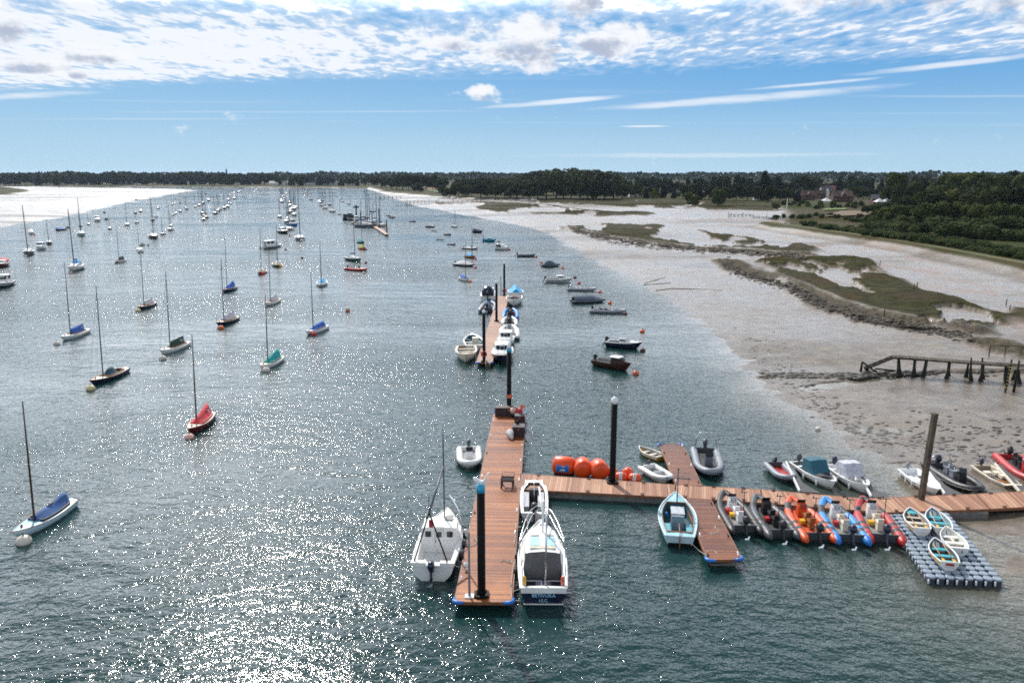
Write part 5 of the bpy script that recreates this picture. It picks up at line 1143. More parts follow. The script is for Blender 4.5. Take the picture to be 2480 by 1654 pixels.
# pale blue workboat
def workboat():
    L, B = 5.9, 2.25; rt = root('work_launch', 'pale blue open workboat with grey engine box and T-shaped mast', 'workboat'); h = Hull(L, B, (1.0, .72, .72), .35, .72, 2.2, .5, .46)
    h.shell().build('hull', LBHULL, rt); h.deck(.09, .78, .20).build('deck', PALED, rt); h.well(.09, .78, .20, .12).build('inner_hull', mat('dark_teal_inside', (.03, .10, .13), .6, dirt=(.02, .04, .05)), rt); h.coaming(.09, .78, .20, .07, th=.025).build('coaming', TEAK, rt); h.rail(.05).build('rub_rail', LBHULL, rt)
    MB().box((-L / 2 + .07, 0, .30), (.05, B * .58, .62)).build('transom_panel', NEARBLACK, rt)
    for sg in (-1, 1): MB().box((-1.55, sg * .62, .36), (1.3, .34, .42)).build('side_bench', TURQ, rt)
    MB().box((-2.25, 0, .36), (.5, 1.5, .42)).build('stern_bench', TURQ, rt)
    e = MB(); e.box((-.25, 0, .58), (1.35, .72, .9)); eb = e.build('engine_box', mat('grey_engine_box', (.20, .27, .32), .5, dirt=(.3, .32, .34)), rt); MB().box((-.1, 0, 1.06), (1.1, .80, .05)).build('box_lid', mat('pale_grey_lid', (.42, .46, .50), .5), eb)
    m = MB(); m.tube([(.85, 0, .3), (.85, 0, 3.3)], .04, 6); m.tube([(.85, .75, 2.75), (.85, -.75, 2.75)], .035, 6); m.ball((.85, 0, 3.35), .08, 6, 4); m.build('mast', ALU, rt)
    s = MB(); s.tube([(.85, .7, 2.75), (2.3, .5, 1.05)], .012, 4); s.tube([(.85, -.7, 2.75), (2.3, -.5, 1.05)], .012, 4); s.tube([(.85, 0, 3.3), (2.8, 0, 1.1)], .012, 4); s.build('stays', DROPE, rt)
    MB().tube([(-L / 2 - .1, 0, .95), (-L / 2 + 1.1, 0, 1.0)], .03, 6).build('tiller', TEAK, rt); MB().box((-L / 2 - .05, 0, .4), (.12, .05, .9)).build('rudder', TEAK, rt)
    MB().lathe([(.07, 0), (.09, .25), (.02, .3)], 8, (.2, .62, .5)).build('bailer', BLUE, rt)
    return put(rt, (1634, 1228), (1645, 1325), 5.7)
workboat()
rope([G(1676, 1316, .8), G(1692, 1332, .5), G(1712, 1345, .55)], 'taut pale mooring rope from the blue workboat to the side pontoon')
rope([G(1083, 1264, 1.3), G(1118, 1300, .7), on(1127, 1312, .08)], 'mooring rope from the fishing boat bow to the main pontoon'); rope([G(1100, 1368, 1.0), on(1112, 1377, .08)], 'mooring rope from the fishing boat stern to the main pontoon')
rope([on(1246, 1280, .08), G(1262, 1275, 1.3)], 'mooring rope from the big launch bow to the main pontoon'); rope([G(1262, 1425, 1.2), on(1240, 1436, .08)], 'mooring rope from the big launch stern to the main pontoon')

# ------------------------------------------------ rowing dinghies
def dinghy(label, hullm, inner, thm, bandm, bow, stern, z, name='rowing_dinghy', digits=None, L=2.9, B=1.35, deckm=None, plate=None, floor=.10):
    rt = openboat(label, hullm, inner, L, B, name, 'rowing dinghy', None, (.16, .42, .70), thm, .05, .02, .97, deckm=deckm or WHITE, tr=.72, pw=2.3, fb=(.58, .44, .46), stripe=bandm, bow=.02, floor=floor)
    if digits:
        text(digits, .26, NAVY, rt, (-L / 2 - .005, -.12, .14), (R(90), 0, R(-90)), 'hull_number')
    if plate: MB().box((-L / 2 - .0, 0, .30), (.02, .42, .14)).build('name_plate', plate, rt)
    a, b = G(*bow, z + .4), G(*stern, z + .4); d = a - b; c = (a + b) / 2; s = min(max(d.length / L, .8), 1.25); rt.location = (c.x, c.y, z + .10 * s); rt.rotation_euler = (0, 0, math.atan2(d.y, d.x)); rt.scale = (s, s, s)
    return rt, Matrix.Translation(rt.location) @ Matrix.Rotation(rt.rotation_euler.z, 4, 'Z'), s
def oars(Mx, s, label, m=None, k=(.28, -.28), sp=0):
    for i, y in enumerate(k):
        ob = MB(); ob.tube([(-1.05, 0, 0), (.75, 0, .05)], .022, 6); o = ob.build('oar', m or OARW); bl = MB(); bl.box((-1.2, 0, -.01), (.42, .14, .02), taper=.9); bl.build('blade', YEL, o)
        o.matrix_world = Mx @ Matrix.Translation((-.0, y * s, .46 * s)) @ Matrix.Rotation(sp * (1 if i else -1), 4, 'Z') @ Matrix.Diagonal((s, s, s, 1)); tag(o, label + (' near its left side' if (y > 0) else ' near its right side'), 'oar')
ZD = .43
d_, M1, s1 = dinghy('white dinghy with yellow side band and pale seats, nearest the walkway', WHITE, INNER, CREAM, YEL, z6(258, 645), z6(385, 838), ZD, plate=None); MB().box((1.0, 0, .44), (.5, .55, .03)).build('bow_seat', mat('aqua_seat', (.05, .42, .52), .45), d_); oars(M1, s1, 'yellow-bladed oar in the yellow-banded dinghy nearest the walkway')
d_, M2, s2 = dinghy('white dinghy with bright aqua seats, right of the yellow-banded one', WHITE, mat('grey_aqua_inside', (.16, .26, .30), .6), MATS['aqua_seat'], None, z6(478, 645), z6(600, 838), ZD); oars(M2, s2, 'wooden oar in the aqua-seated dinghy by the walkway', mat('pale_oar', (.62, .45, .36), .5))
d_, M3, s3 = dinghy('plain white dinghy numbered 4 on its stern', WHITE, mat('offwhite_inside', (.55, .55, .50), .6, dirt=(.3, .3, .24)), WHITE, None, z6(618, 832), z6(765, 1035), ZD, digits='4'); MB().box((-.1, 0, .3), (.9, .10, .10)).build('centre_post', CREAM, d_)
d_, M4, s4 = dinghy('dark-floored dinghy with turquoise seats and yellow band, nearest the dock end', WHITE, mat('dark_grey_inside', (.07, .08, .09), .6), MATS['aqua_seat'], YEL, z6(505, 950), z6(665, 1178), ZD, digits=None, plate=RED); oars(M4, s4, 'wooden oar in the dark-floored dinghy with turquoise seats')
dinghy('yellow and white rowing dinghy afloat left of the far side pontoon', YEL, mat('weathered_inside', (.30, .29, .27), .7, dirt=(.15, .14, .12)), CREAM, WHITE, (1553, 1086), (1596, 1104), -.12, 'moored_dinghy')

# ------------------------------------------------ boats on the far side of the walkway
def pt(q, L, B): return q
def canopyboat(label, cm, bow, stern, dark=False, nm='canopy_motorboat', obm=None):
    rt = openboat(label, WHITE, INNER if dark else WHITEP, 5.3, 2.0, nm, ob=obm or DKGREY, thwarts=(.15,), fb=(.88, .68, .65), tr=.88, fenders=3, rails=True, stripe=None)
    h = Hull(5.3, 2.0, (.88, .68, .65), .22, .88, 2.4, .5, .42); c = MB(); rg = []
    for q, hh, k in ((.33, 0, .8), (.34, .92, .74), (.52, .98, .74), (.66, .12, .8)):
        w_ = (h.half(q) - .14) * k / .8; z = h.sheer(q) + .02; x = h.x(q); rg.append([(x, w_, z), (x, w_ * .93, z + hh), (x, 0, z + hh + .05), (x, -w_ * .93, z + hh), (x, -w_, z)])
    c.loft(rg, closed=False, smooth=False); c.add(rg[1], [(0, 1, 2, 3, 4)]); c.build('canopy', cm, rt); MB().box((h.x(.48), 0, .5), (.5, .6, .7)).build('console', WHITEP, rt)
    return put(rt, bow, stern, 5.2)
canopyboat('white motorboat with tall dark teal canopy beside the first finger jetty', mat('teal_canopy', (.012, .10, .15), .6, var=.1), (2012, 1184), (1942, 1139), True)
canopyboat('white motorboat with grey-white canopy left of the second finger jetty', mat('pale_canopy', (.50, .52, .58), .45, var=.15, bump=.5), (2093, 1194), (2026, 1146), False, 'pale_motorboat', NAVY)
b_ = openboat('plain white open boat with four fenders behind the timber post', WHITE, WHITEP, 4.9, 1.95, 'white_open_boat', ob=GREYT, thwarts=(.35,), fb=(.72, .55, .55), fenders=4, tf=.84, s_ob=.8); put(b_, (2268, 1202), (2200, 1152), 4.9); MB().box((-.3, 0, .45), (.5, .35, .3)).build('seat_box', WHITEP, b_); MB().box((-.3, 0, .62), (.52, .37, .03)).build('cushion', BLACK, b_)
b_ = openboat('cream square-bowed open boat with wooden floor boards', CREAM, TANIN, 4.6, 1.85, 'square_bow_boat', ob=NAVY, thwarts=(), deckm=CREAM, tr=.92, pw=5, bow=.36, fb=(.55, .48, .5), fenders=0, s_ob=.85, tf=.93); put(b_, (2446, 1186), (2380, 1143), 4.6)
for x, y, w_, mm in ((-.6, .35, .5, CREAM), (-.6, -.4, .5, CREAM), (.1, .45, .5, CREAM)): MB().box((x, y, .42), (.5, w_, .25)).build('seat', mm, b_)
MB().box((1.0, 0, .22), (1.2, 1.0, .06)).build('floor_board', TEAK, b_)

# ------------------------------------------------ boats round the free pontoon
def ppx(r_, bow, stern, L): return put(r_, z4(*bow), z4(*stern), L)
b_ = openboat('cream speedboat with beige hood frame, lower left of the free pontoon', CREAM, TANIN, 5.2, 2.1, 'hooded_speedboat', thwarts=(.2, .42), thm=CREAM, deckm=CREAM, fb=(.9, .7, .65), side=.2, tf=.8); ppx(b_, (372, 1178), (375, 1055), 5.2)
m_ = MB(); m_.loft([[(x, .85 * math.cos(a), .75 + k * math.sin(a)) for a in (math.pi * i / 8 for i in range(9))] for x, k in ((-1.3, .75), (-.95, .9), (-.5, .95))], closed=False); m_.build('hood', CANVBE, b_)
b_ = openboat('white fishing skiff with blue inside and cream seats, upper one left of the free pontoon', WHITE, mat('blue_inside', (.03, .12, .18), .6), 5.0, 2.0, 'fishing_skiff', thwarts=(.25, .5), thm=CREAM, fb=(.8, .6, .6)); ppx(b_, (425, 945), (470, 1062), 5.0); MB().box((-.1, -.2, .55), (.6, .6, .7)).build('console', CREAM, b_)
b_ = cruiser('white motorboat with navy bimini at the far left of the free pontoon', WHITE, L=5.4, B=2.1, name='bimini_motorboat', canopy=NAVY, cabin=(.5, .72), ch=.6, ob=BLACK, windows=False, rails=False); ppx(b_, (615, 470), (585, 575), 5.2)
b_ = rib('grey and blue inflatable lying left of the free pontoon', 5.2, 2.2, .26, GREYT, None, DKGREY, DKIN, (), SKYB, GREYT, BLACK, 0, name='moored_inflatable', tilt=.6); ppx(b_, (620, 580), (580, 672), 5.2)
b_ = openboat('white boat with bright blue cover at the far right of the free pontoon', WHITE, INNER, 5.0, 2.1, 'blue_covered_boat', fb=(.8, .6, .6), cover=(CANVC, .05, .80, lambda q: .7 - .2 * q, .1, .2)); ppx(b_, (885, 530), (868, 455), 5.0)
b_ = openboat('white day boat with grey-brown cockpit cover right of the free pontoon', WHITE, INNER, 5.4, 2.15, 'cockpit_cover_boat', fb=(.95, .75, .7), cover=(mat('taupe_canvas', (.16, .13, .14), .8), .05, .62, lambda q: .25, .2, .0)); ppx(b_, (852, 610), (870, 528), 5.3)
b_ = rib('bright blue inflatable right of the free pontoon', 4.8, 2.0, .25, SKYB, None, DKGREY, DKIN, (), BLACK, BLACK, BLACK, 1, name='moored_inflatable', tilt=.2); ppx(b_, (825, 640), (822, 755), 5.0)
b_ = rib('grey inflatable just behind the bright blue one right of the free pontoon', 4.0, 1.9, .24, WTUBE, None, DKGREY, DKIN, (), DKGREY, None, BLACK, 0, name='moored_inflatable', tilt=.2); ppx(b_, (815, 745), (812, 815), 4.2)
b_ = rib('pale grey inflatable with white console between blue one and cabin boat', 5.2, 2.2, .27, WTUBE, None, GREYH, INNER, (), WHITEP, DKGREY, BLACK, 0, name='moored_inflatable', tilt=.2); ppx(b_, (812, 815), (812, 955), 5.4)
b_ = cruiser('small white cabin boat with square windows right of the free pontoon', WHITE, L=5.4, B=2.2, name='cabin_boat', cabin=(.22, .60), ch=.85, stripe=CREAM); ppx(b_, (760, 1035), (790, 945), 5.4)
b_ = cruiser('white-topped navy cabin boat at the lower right of the free pontoon', NAVY, WHITE, L=5.6, B=2.3, name='cabin_boat', cabin=(.25, .62), ch=.8); ppx(b_, (728, 1195), (752, 1075), 5.5)

# moored motor boats on the right
b_ = cruiser('white cabin boat with black sides and grey screen, upper of the two nearest right', NAVY, WHITE, L=5.3, B=2.1, name='black_sided_speedboat', cabin=(.40, .66), ch=.55, ob=BLACK, windows=True, roofm=GREYT, canopy=None, rails=True); ppx(b_, (2150, 1030), (1815, 1000), 5.2)
b_ = cruiser('dark varnished wooden boat with white cabin top, nearest moored boat right', DKWOOD, DKWOOD, L=5.6, B=2.0, name='wooden_cabin_boat', cabin=(.52, .80), ch=.75, ob=BLACK, roofm=WHITE, rails=False); ppx(b_, (2040, 1255), (1695, 1190), 5.5)
b_ = rib('grey and white inflatable with two black seats and steel arch', 6.2, 2.3, .26, GREYT, None, WHITE, INNER, (), WHITEP, BLACK, BLACK, 0, frame=True, name='moored_inflatable', tilt=.5); ppx(b_, (1980, 665), (1680, 655), 6.0)
b_ = rib('large inflatable under a smooth slate blue cover', 6.6, 2.4, .26, DKGREY, None, DKGREY, DKIN, cowl=BLACK, name='covered_inflatable', cover=(CANVK, lambda q: .85 if q < .55 else .85 * (1 - (q - .55) / .45) + .08)); ppx(b_, (1778, 550), (1475, 560), 6.3)
b_ = rib('grey inflatable with white console, above the slate covered one', 6.0, 2.2, .25, GREYT, None, WHITE, INNER, (), WHITEP, WHITEP, GREYT, 0, frame=True, name='moored_inflatable'); ppx(b_, (1685, 440), (1435, 432), 6.0)
b_ = cruiser('long white motor launch with small wheelhouse and raised outboard', WHITE, WHITE, L=6.4, B=2.1, name='wheelhouse_launch', cabin=(.46, .74), ch=.75, ob=BLACK, stripe=NAVY); ppx(b_, (1442, 350), (1190, 352), 6.4)
b_ = rib('inflatable with arched dark grey canvas tent', 5.0, 2.1, .26, DKGREY, None, GREYH, DKIN, name='tented_inflatable', cover=(CANVK, lambda q: .25 + .9 * math.sin(math.pi * min(q * 1.25, 1)))); ppx(b_, (1318, 190), (1158, 192), 5.0)
b_ = openboat('grey open workboat with steel hoop aft, right of centre', GREYH, INNER, 5.6, 2.1, 'hooped_workboat', ob=BLACK, thwarts=(.3, .6), fb=(.85, .6, .6), deckm=GREYT, pw=3.2, bow=.2); ppx(b_, (1060, 92), (912, 92), 5.6); m_ = MB(); m_.tube([(-1.9, .8, .6), (-1.9, .75, 1.5), (-1.9, -.75, 1.5), (-1.9, -.8, .6)], .03, 5); m_.build('hoop', STEEL, b_)
def bpx(r_, bow, stern, L): return put(r_, zB(*bow), zB(*stern), L)
b_ = cruiser('small white boat with dark hood beyond the grey workboat', WHITE, L=5.0, B=2.1, name='hooded_boat', canopy=NAVY, cabin=(.45, .7), ch=.8, windows=False, rails=False); bpx(b_, (2298, 828), (2236, 825), 5)
b_ = cruiser('turquoise blue cuddy boat with outboard, middle of the right moorings', mat('turquoise_hull', (.01, .22, .36), .35), mat('pale_turquoise', (.12, .40, .48), .4), L=5.6, B=2.1, name='turquoise_boat', cabin=(.42, .7), ch=.6, ob=BLUE, rails=False); bpx(b_, (2208, 758), (2100, 752), 5.6)
b_ = cruiser('small dark boat with grey hood, far right moorings', NAVY, GREYT, L=5, B=2, name='hooded_boat', canopy=CANVK, cabin=(.45, .7), ch=.7, windows=False, rails=False); bpx(b_, (2082, 676), (2015, 673), 5)
b_ = rib('pale grey inflatable with tall console behind the orange-hulled dinghy', 6.0, 2.3, .28, GREYT, None, GREYH, INNER, (), GREYT, None, GREYT, 0, name='moored_inflatable', frame=True); bpx(b_, (2040, 825), (1925, 818), 6)
b_ = rib('dark inflatable with peaked pale cover, above the white blue-covered dinghy', 6.2, 2.3, .28, DKGREY, None, DKGREY, DKIN, cowl=BLACK, name='covered_inflatable', cover=(CANVW, lambda q: .15 + .75 * math.sin(math.pi * min(q * 1.05, 1)))); bpx(b_, (2000, 975), (1863, 965), 6.2)
b_ = rib('red inflatable with covered centre, below the dark green yacht', 6.8, 2.5, .30, RED, None, DKRED, DKIN, (), GREYT, GREYT, BLACK, 0, name='red_moored_inflatable', frame=True); bpx(b_, (1036, 1015), (918, 1005), 6.8)

# day boats: bow, stern, mast top given in the photograph
def db(rt, bow, stern, L): r_ = put(rt, bow, stern, L); r_.scale = (r_.scale[0], r_.scale[1], 1); r_.rotation_euler[0] = -R(1.8 if bow[0] < 700 else .6); return r_
def mh(px_top, base): b = G(*base); return zat(px_top, b.y) - .5
db(dayboat('pale blue day boat with faded blue cover and wooden mast, nearest on the left', LBHULL, CANVN, mast=mh(949, (86, 1250)), cover='long', deckm=PALED, seed=2, coam=mat('dark_brown_trim', (.04, .02, .015), .5)), z3(152, 1452), z3(412, 1290), 6.3)
db(dayboat('red day boat with red boom tent, cream deck', DKRED, CANVR, mast=mh(806, (470, 1035)), cover='tent', deckm=CREAM, seed=3, digits='33', dside=1, boomup=.6), z3(1243, 792), z3(1372, 680), 6.3)
db(dayboat('turquoise-tented white day boat with dark wooden mast', WHITE, CANVT, mast=mh(709, (653, 885)), cover='tent', deckm=CREAM, seed=4, boomup=.62), z3(1738, 355), z3(1808, 318), 6.0)
db(dayboat('white day boat with bright blue tent in front of a red buoy', WHITE, CANVB, mast=mh(659, (764, 805)), cover='tent', seed=5, boomup=.4), z3(2040, 130), z3(2102, 108), 5.6)
db(dayboat('white racing keelboat with bright blue boom cover', WHITE, CANVB, mast=mh(636, (168, 820)), mastm=ALU, cover='screen', L=7, seed=6, digits='147', stay=False), z3(395, 182), z3(575, 118), 7.2)
db(dayboat('dark-hulled racing keelboat with crumpled teal cover', NAVY, CANVD, mast=mh(690, (247, 925)), mastm=ALU, cover='bundle', L=7.4, deckm=CREAM, seed=7, stay=True), z3(608, 468), z3(808, 385), 7.4)
db(dayboat('white racing keelboat with dark green lettered boom cover', WHITE, CANVG, mast=mh(654, (408, 850)), mastm=ALU, cover='screen', L=7.2, seed=8, stay=True, digits='YELLO'), z3(1068, 265), z3(1212, 210), 7.2)
db(dayboat('dark-hulled racing keelboat with white boom cover, orange buoy ahead', NAVY, CANVW, mast=mh(380 + 875 / 3.673, (545, 780)), mastm=ALU, cover='screen', L=7.2, deckm=CREAM, seed=9, stay=True), zA(1957, 1500), zA(2078, 1455), 7.2)
db(dayboat('dark-hulled racing keelboat with grey-white cover, second row left', NAVY, CANVW, mast=mh(380 + 860 / 3.673, (350, 748)), mastm=ALU, cover='screen', L=7.2, deckm=CREAM, seed=10, stay=True), zA(1243, 1362), zA(1360, 1318), 7.2)
db(dayboat('dark-hulled keelboat with upright royal blue cover', NAVY, CANVB, mast=mh(380 + 715 / 3.673, (553, 703)), mastm=ALU, cover='tent', L=6.8, deckm=CREAM, seed=11, boomup=.7, stay=False), zA(1993, 1205), zA(2080, 1175), 6.8)
db(dayboat('white keelboat with white boom cover right of the centre row', WHITE, CANVW, mast=mh(380 + 835 / 3.673, (655, 738)), mastm=ALU, cover='screen', L=6.8, deckm=CREAM, seed=12), zB(168, 1328), zB(266, 1285), 6.8)
db(dayboat('white day boat with sky blue tent, in the middle of the open water', WHITE, CANVC, mast=mh(380 + 768 / 3.673, (779, 692)), cover='tent', seed=13, boomup=.4, mastm=ALU), zB(650, 1158), zB(668, 1118), 5.6)
db(dayboat('white dinghy with royal blue cover, just left of the free pontoon', WHITE, CANVB, mast=mh(380 + 750 / 3.673, (1125, 680)), cover='tent', L=4.6, B=1.7, seed=14, boomup=.35), zB(1968, 1110), zB(1888, 1090), 4.8)
db(dayboat('varnished orange-brown dinghy with blue and yellow cover', mat('orange_varnish', (.34, .13, .03), .35), CANVC, mast=mh(380 + 625 / 3.673, (1140, 625)), cover='tent', L=4.6, B=1.7, seed=15, boomup=.35, deckm=TEAK), zB(2028, 905), zB(1938, 890), 4.8)
db(dayboat('small green-tented dinghy below the distant masted boats', GREENH, CANVT, mast=mh(380 + 560 / 3.673, (875, 590)), cover='tent', L=5.2, seed=16, boomup=.5), zB(1030, 772), zB(988, 765), 5.2)
db(dayboat('small orange dinghy with lime cover below the green-tented one', ORANGE, mat('lime_canvas', (.35, .42, .03), .8), mast=2.0, cover='tent', L=5, seed=17, boomup=.5), zB(1046, 828), zB(995, 818), 5.2)
db(dayboat('small white dinghy with dark raised boom cover far left', WHITE, CANVD, mast=mh(380 + 605 / 3.673, (291, 636)), mastm=ALU, cover='screen', L=6, seed=18), zA(1040, 942), zA(1100, 928), 6)
db(dayboat('small red-hulled keelboat with white deck beside a red buoy', DKRED, CREAM, mast=mh(380 + 635 / 3.673, (634, 664)), mastm=ALU, cover='bundle', L=6.2, seed=19), zA(2308, 1050), zA(2352, 1020), 6)
db(dayboat('small green-hulled keelboat with cream deck beside a yellow buoy', GREENH, CREAM, mast=mh(380 + 600 / 3.673, (671, 646)), mastm=ALU, cover='bundle', L=6.2, deckm=CREAM, seed=20), zB(272, 985), zB(250, 955), 6)

# yachts close enough to be told apart
def yp(rt, x, y, hd=-78, s=1.0):
    p = G(x, y); hd = math.degrees(math.atan2(-p.y, -p.x)) + hd; rt.location = (p.x, p.y, 0); rt.rotation_euler = (0, 0, R(hd)); rt.scale = (s, s, s); return rt
yp(yacht('dark-hulled white-decked sloop with two stays, near the left mudflat', GREYH, NAVY, 7.6, 2.6, 11.5), *zA(255, 868), -8)
yp(yacht('large white sloop with bright blue spray hood, left of centre', WHITE, CANVC, 8.6, 2.8, 12.0, hood=CANVC, trim=TEAK), *zA(672, 1005), -14)
yp(yacht('pale green ketch under way with a white wake', mat('pale_green_hull', (.35, .48, .45), .4), CANVG, 8.4, 2.7, 11.5, mizzen=True), *zA(723, 700), 4)
yp(yacht('big bow-on grey sloop with very tall bare mast, centre', GREYH, WHITE, 9.6, 3.2, 14.6, name='tall_sloop'), *zB(466, 738), 3)
yp(yacht('dark green sloop with hoisted boom and long bowsprit', GREENH, CANVK, 8.6, 2.7, 10.5, name='gaff_sloop'), *zB(945, 925), 30, .78)
yp(yacht('dark red-brown gaff cutter with tan sails furled', DKWOOD, mat('tan_canvas', (.16, .04, .025), .8), 9.0, 3.0, 12, name='gaff_cutter', jib=True), *zA(1366, 722), 8)
b_ = cruiser('large white flybridge motor cruiser with dark windows, centre left', WHITE, WHITE, L=9.6, B=3.2, name='large_cruiser', cabin=(.18, .66), ch=1.7, stripe=NAVY, fwd=.30); bpx(b_, (298, 800), (132, 818), 9.6)
b_ = cruiser('black-hulled white-topped motor cruiser seen bow on', BLACK, WHITE, L=8.2, B=3.0, name='black_cruiser', cabin=(.3, .62), ch=1.1); yp(b_, *zB(318, 678), 16)
b_ = cruiser('bright blue hulled fishing cruiser among the centre yachts', BLUE, WHITE, L=7.6, B=2.8, name='blue_cruiser', cabin=(.3, .55), ch=1.6); yp(b_, *zB(405, 612), 25)
b_ = cruiser('white motor cruiser with bright blue canopy near the left edge', WHITE, L=6.8, B=2.6, name='blue_canopy_cruiser', canopy=CANVC, cabin=(.38, .7), ch=1.2); yp(b_, *zA(362, 820), -8, .92)
b_ = cruiser('white-topped navy trawler cut by the left edge of the view', NAVY, WHITE, L=8.4, B=2.9, name='small_trawler', cabin=(.35, .62), ch=1.6, stripe=WHITE); yp(b_, *zA(36, 1150), -16, .85)
b_ = cruiser('red and white launch with red hood at the left edge', DKRED, WHITE, L=7, B=2.6, name='red_hooded_launch', canopy=CANVR, cabin=(.4, .68), ch=.8); yp(b_, *zA(20, 975), -12, .85)
b_ = cruiser('small rounded all-white covered boat near the left edge', WHITE, L=5.6, B=2.4, name='white_covered_boat', canopy=CANVW, cabin=(.35, .7), ch=.6, windows=False, rails=False); yp(b_, *zA(278, 690), 0, .85)
b_ = openboat('low dark boat with blue cover, left moorings', NAVY, DKIN, 5.8, 2.1, 'low_covered_boat', cover=(CANVB, .3, .9, lambda q: .5, .1, .2)); yp(b_, *zA(535, 655), -32)
# ------------------------------------------------ mooring buoys
def bq(label, m, xy, r=.3, grp=None, **k): p = G(*xy); return buoy(label, m, p, r, group=grp, **k)
bq('big white round buoy under the bow of the pale blue day boat', BUOYW, z3(157, 1500), .42)
bq('pink-white buoy under the bow of the red day boat', BUOYP, z3(1241, 815), .36)
bq('cream buoy at the bow of the keelboat with crumpled teal cover', BUOYY, z3(594, 497), .42)
bq('white buoy at the bow of the white keelboat with bright blue boom cover', BUOYW, z3(372, 201), .38)
bq('white buoy at the bow of the keelboat with green lettered cover', BUOYW, z3(1065, 297), .40)
bq('white buoy at the bow of the turquoise-tented day boat', BUOYW, z3(1743, 375), .40)
bq('red buoy at the bow of the bright blue tented day boat', BUOYR, z3(2053, 138), .38)
bq('orange buoy ahead of the dark keelboat with white boom cover', BUOYO, z3(1447, 97), .40)
bq('pale orange buoy ahead of the keelboat with grey-white cover', BUOYY, zA(1228, 1375), .40)
bq('free white buoy with orange base in the open water', BUOYO, zB(889, 1374), .34)
o_ = MB().lathe([(.30, .2), (.26, .5), (.05, .62)], 12).build('buoy_top', BUOYW, None, tuple(G(*zB(889, 1374)))); tag(o_, 'white conical top on the free buoy in the open water', 'buoy')
bq('red ball buoy at the bow of the red-hulled keelboat', BUOYR, zA(2337, 1046), .5)
bq('yellow buoy at the bow of the green-hulled keelboat', YEL, zB(290, 980), .45)
bq('white buoy under the bow of the tall bare-masted grey sloop', BUOYW, zB(483, 750), .6)
for xy, lb, m_ in ((z4(2098, 1285), 'orange buoy ahead of the dark varnished wooden boat', BUOYO), (z4(2168, 1052), 'dark red buoy ahead of the black-sided speedboat', BUOYD), (z4(2165, 858), 'lone rusty buoy above the black-sided speedboat', BUOYO),
                   (z4(1990, 678), 'dark buoy ahead of the inflatable with steel arch', BUOYD), (z4(1835, 568), 'orange buoy ahead of the slate covered inflatable', BUOYO), (z4(1733, 455), 'orange buoy ahead of the inflatable with white console', BUOYO),
                   (z4(1520, 366), 'orange buoy just below the bow of the white wheelhouse launch', BUOYR), (z4(1480, 309), 'dark red buoy just above the bow of the white wheelhouse launch', BUOYD), (z4(1352, 212), 'orange buoy ahead of the grey tented inflatable', BUOYO),
                   (z4(1138, 156), 'orange buoy left of the grey tented inflatable', BUOYO), (z4(1085, 99), 'red buoy ahead of the grey workboat', BUOYR), (z4(468, 207), 'dark red buoy ahead of the inflatable with peaked pale cover', BUOYR),
                   (zB(1978, 1112), 'flat tan buoy at the bow of the royal blue covered dinghy', BUOYO), (zB(2025, 910), 'red buoy at the bow of the orange-brown dinghy', BUOYR), (zB(2325, 829), 'red buoy ahead of the small white dark-hooded boat', BUOYR),
                   (zB(2233, 760), 'dark buoy ahead of the turquoise cuddy boat', BUOYD), (zB(1905, 628), 'tiny dark buoy at the right of the upper white yacht', BUOYD), (zB(2095, 706), 'tiny dark buoy below the far dark hooded boat', BUOYD),
                   (zB(1052, 946), 'dark buoy ahead of the dark green sloop', BUOYD), (zB(1032, 1037), 'white and dark buoy ahead of the red inflatable', BUOYW), (zB(1052, 829), 'dark buoy ahead of the orange dinghy with lime cover', BUOYD),
                   (zB(336, 829), 'round dark buoy ahead of the large flybridge cruiser', BUOYD), (zB(483, 903), 'small lone dark buoy in the centre water', BUOYD), (zA(1317, 791), 'dark buoy right of the two small pale boats', BUOYD),
                   (zA(927, 685), 'lone tiny dark buoy between the left rows', BUOYD), (zA(1035, 947), 'dark flat buoy ahead of the white dinghy with dark cover', BUOYD), (zA(228, 887), 'white buoy at the bow of the dark-hulled sloop far left', BUOYW),
                   (zA(627, 1036), 'pale pink buoy at the bow of the blue-hooded sloop', BUOYP), (zA(424, 777), 'white buoy beside the small red-hulled yacht', BUOYW), (zA(307, 700), 'orange buoy beside the all-white covered boat', BUOYO),
                   (z7(848, 182), 'tiny white float alone near the mud edge', BUOYW), (zB(372, 703), 'dark buoy under the black cruiser bow', BUOYD), (zB(407, 656), 'dark buoy behind the black cruiser', BUOYD)):
    bq(lb, m_, xy, .34 if 'tiny' not in lb else .22, ring='tiny' not in lb)
p1_, p2_ = G(*z4(2045, 1200), .7), G(*z4(2098, 1280), .2); rope([p1_, (p1_ + p2_) / 2 - Vector((0, 0, .15)), p2_], 'mooring line from the dark wooden boat to its buoy', .015, DROPE)
p1_, p2_ = G(*z4(2140, 1010), .6), G(*z4(2168, 1050), .2); rope([p1_, (p1_ + p2_) / 2 - Vector((0, 0, .12)), p2_], 'mooring line from the black-sided speedboat to its buoy', .015, DROPE)

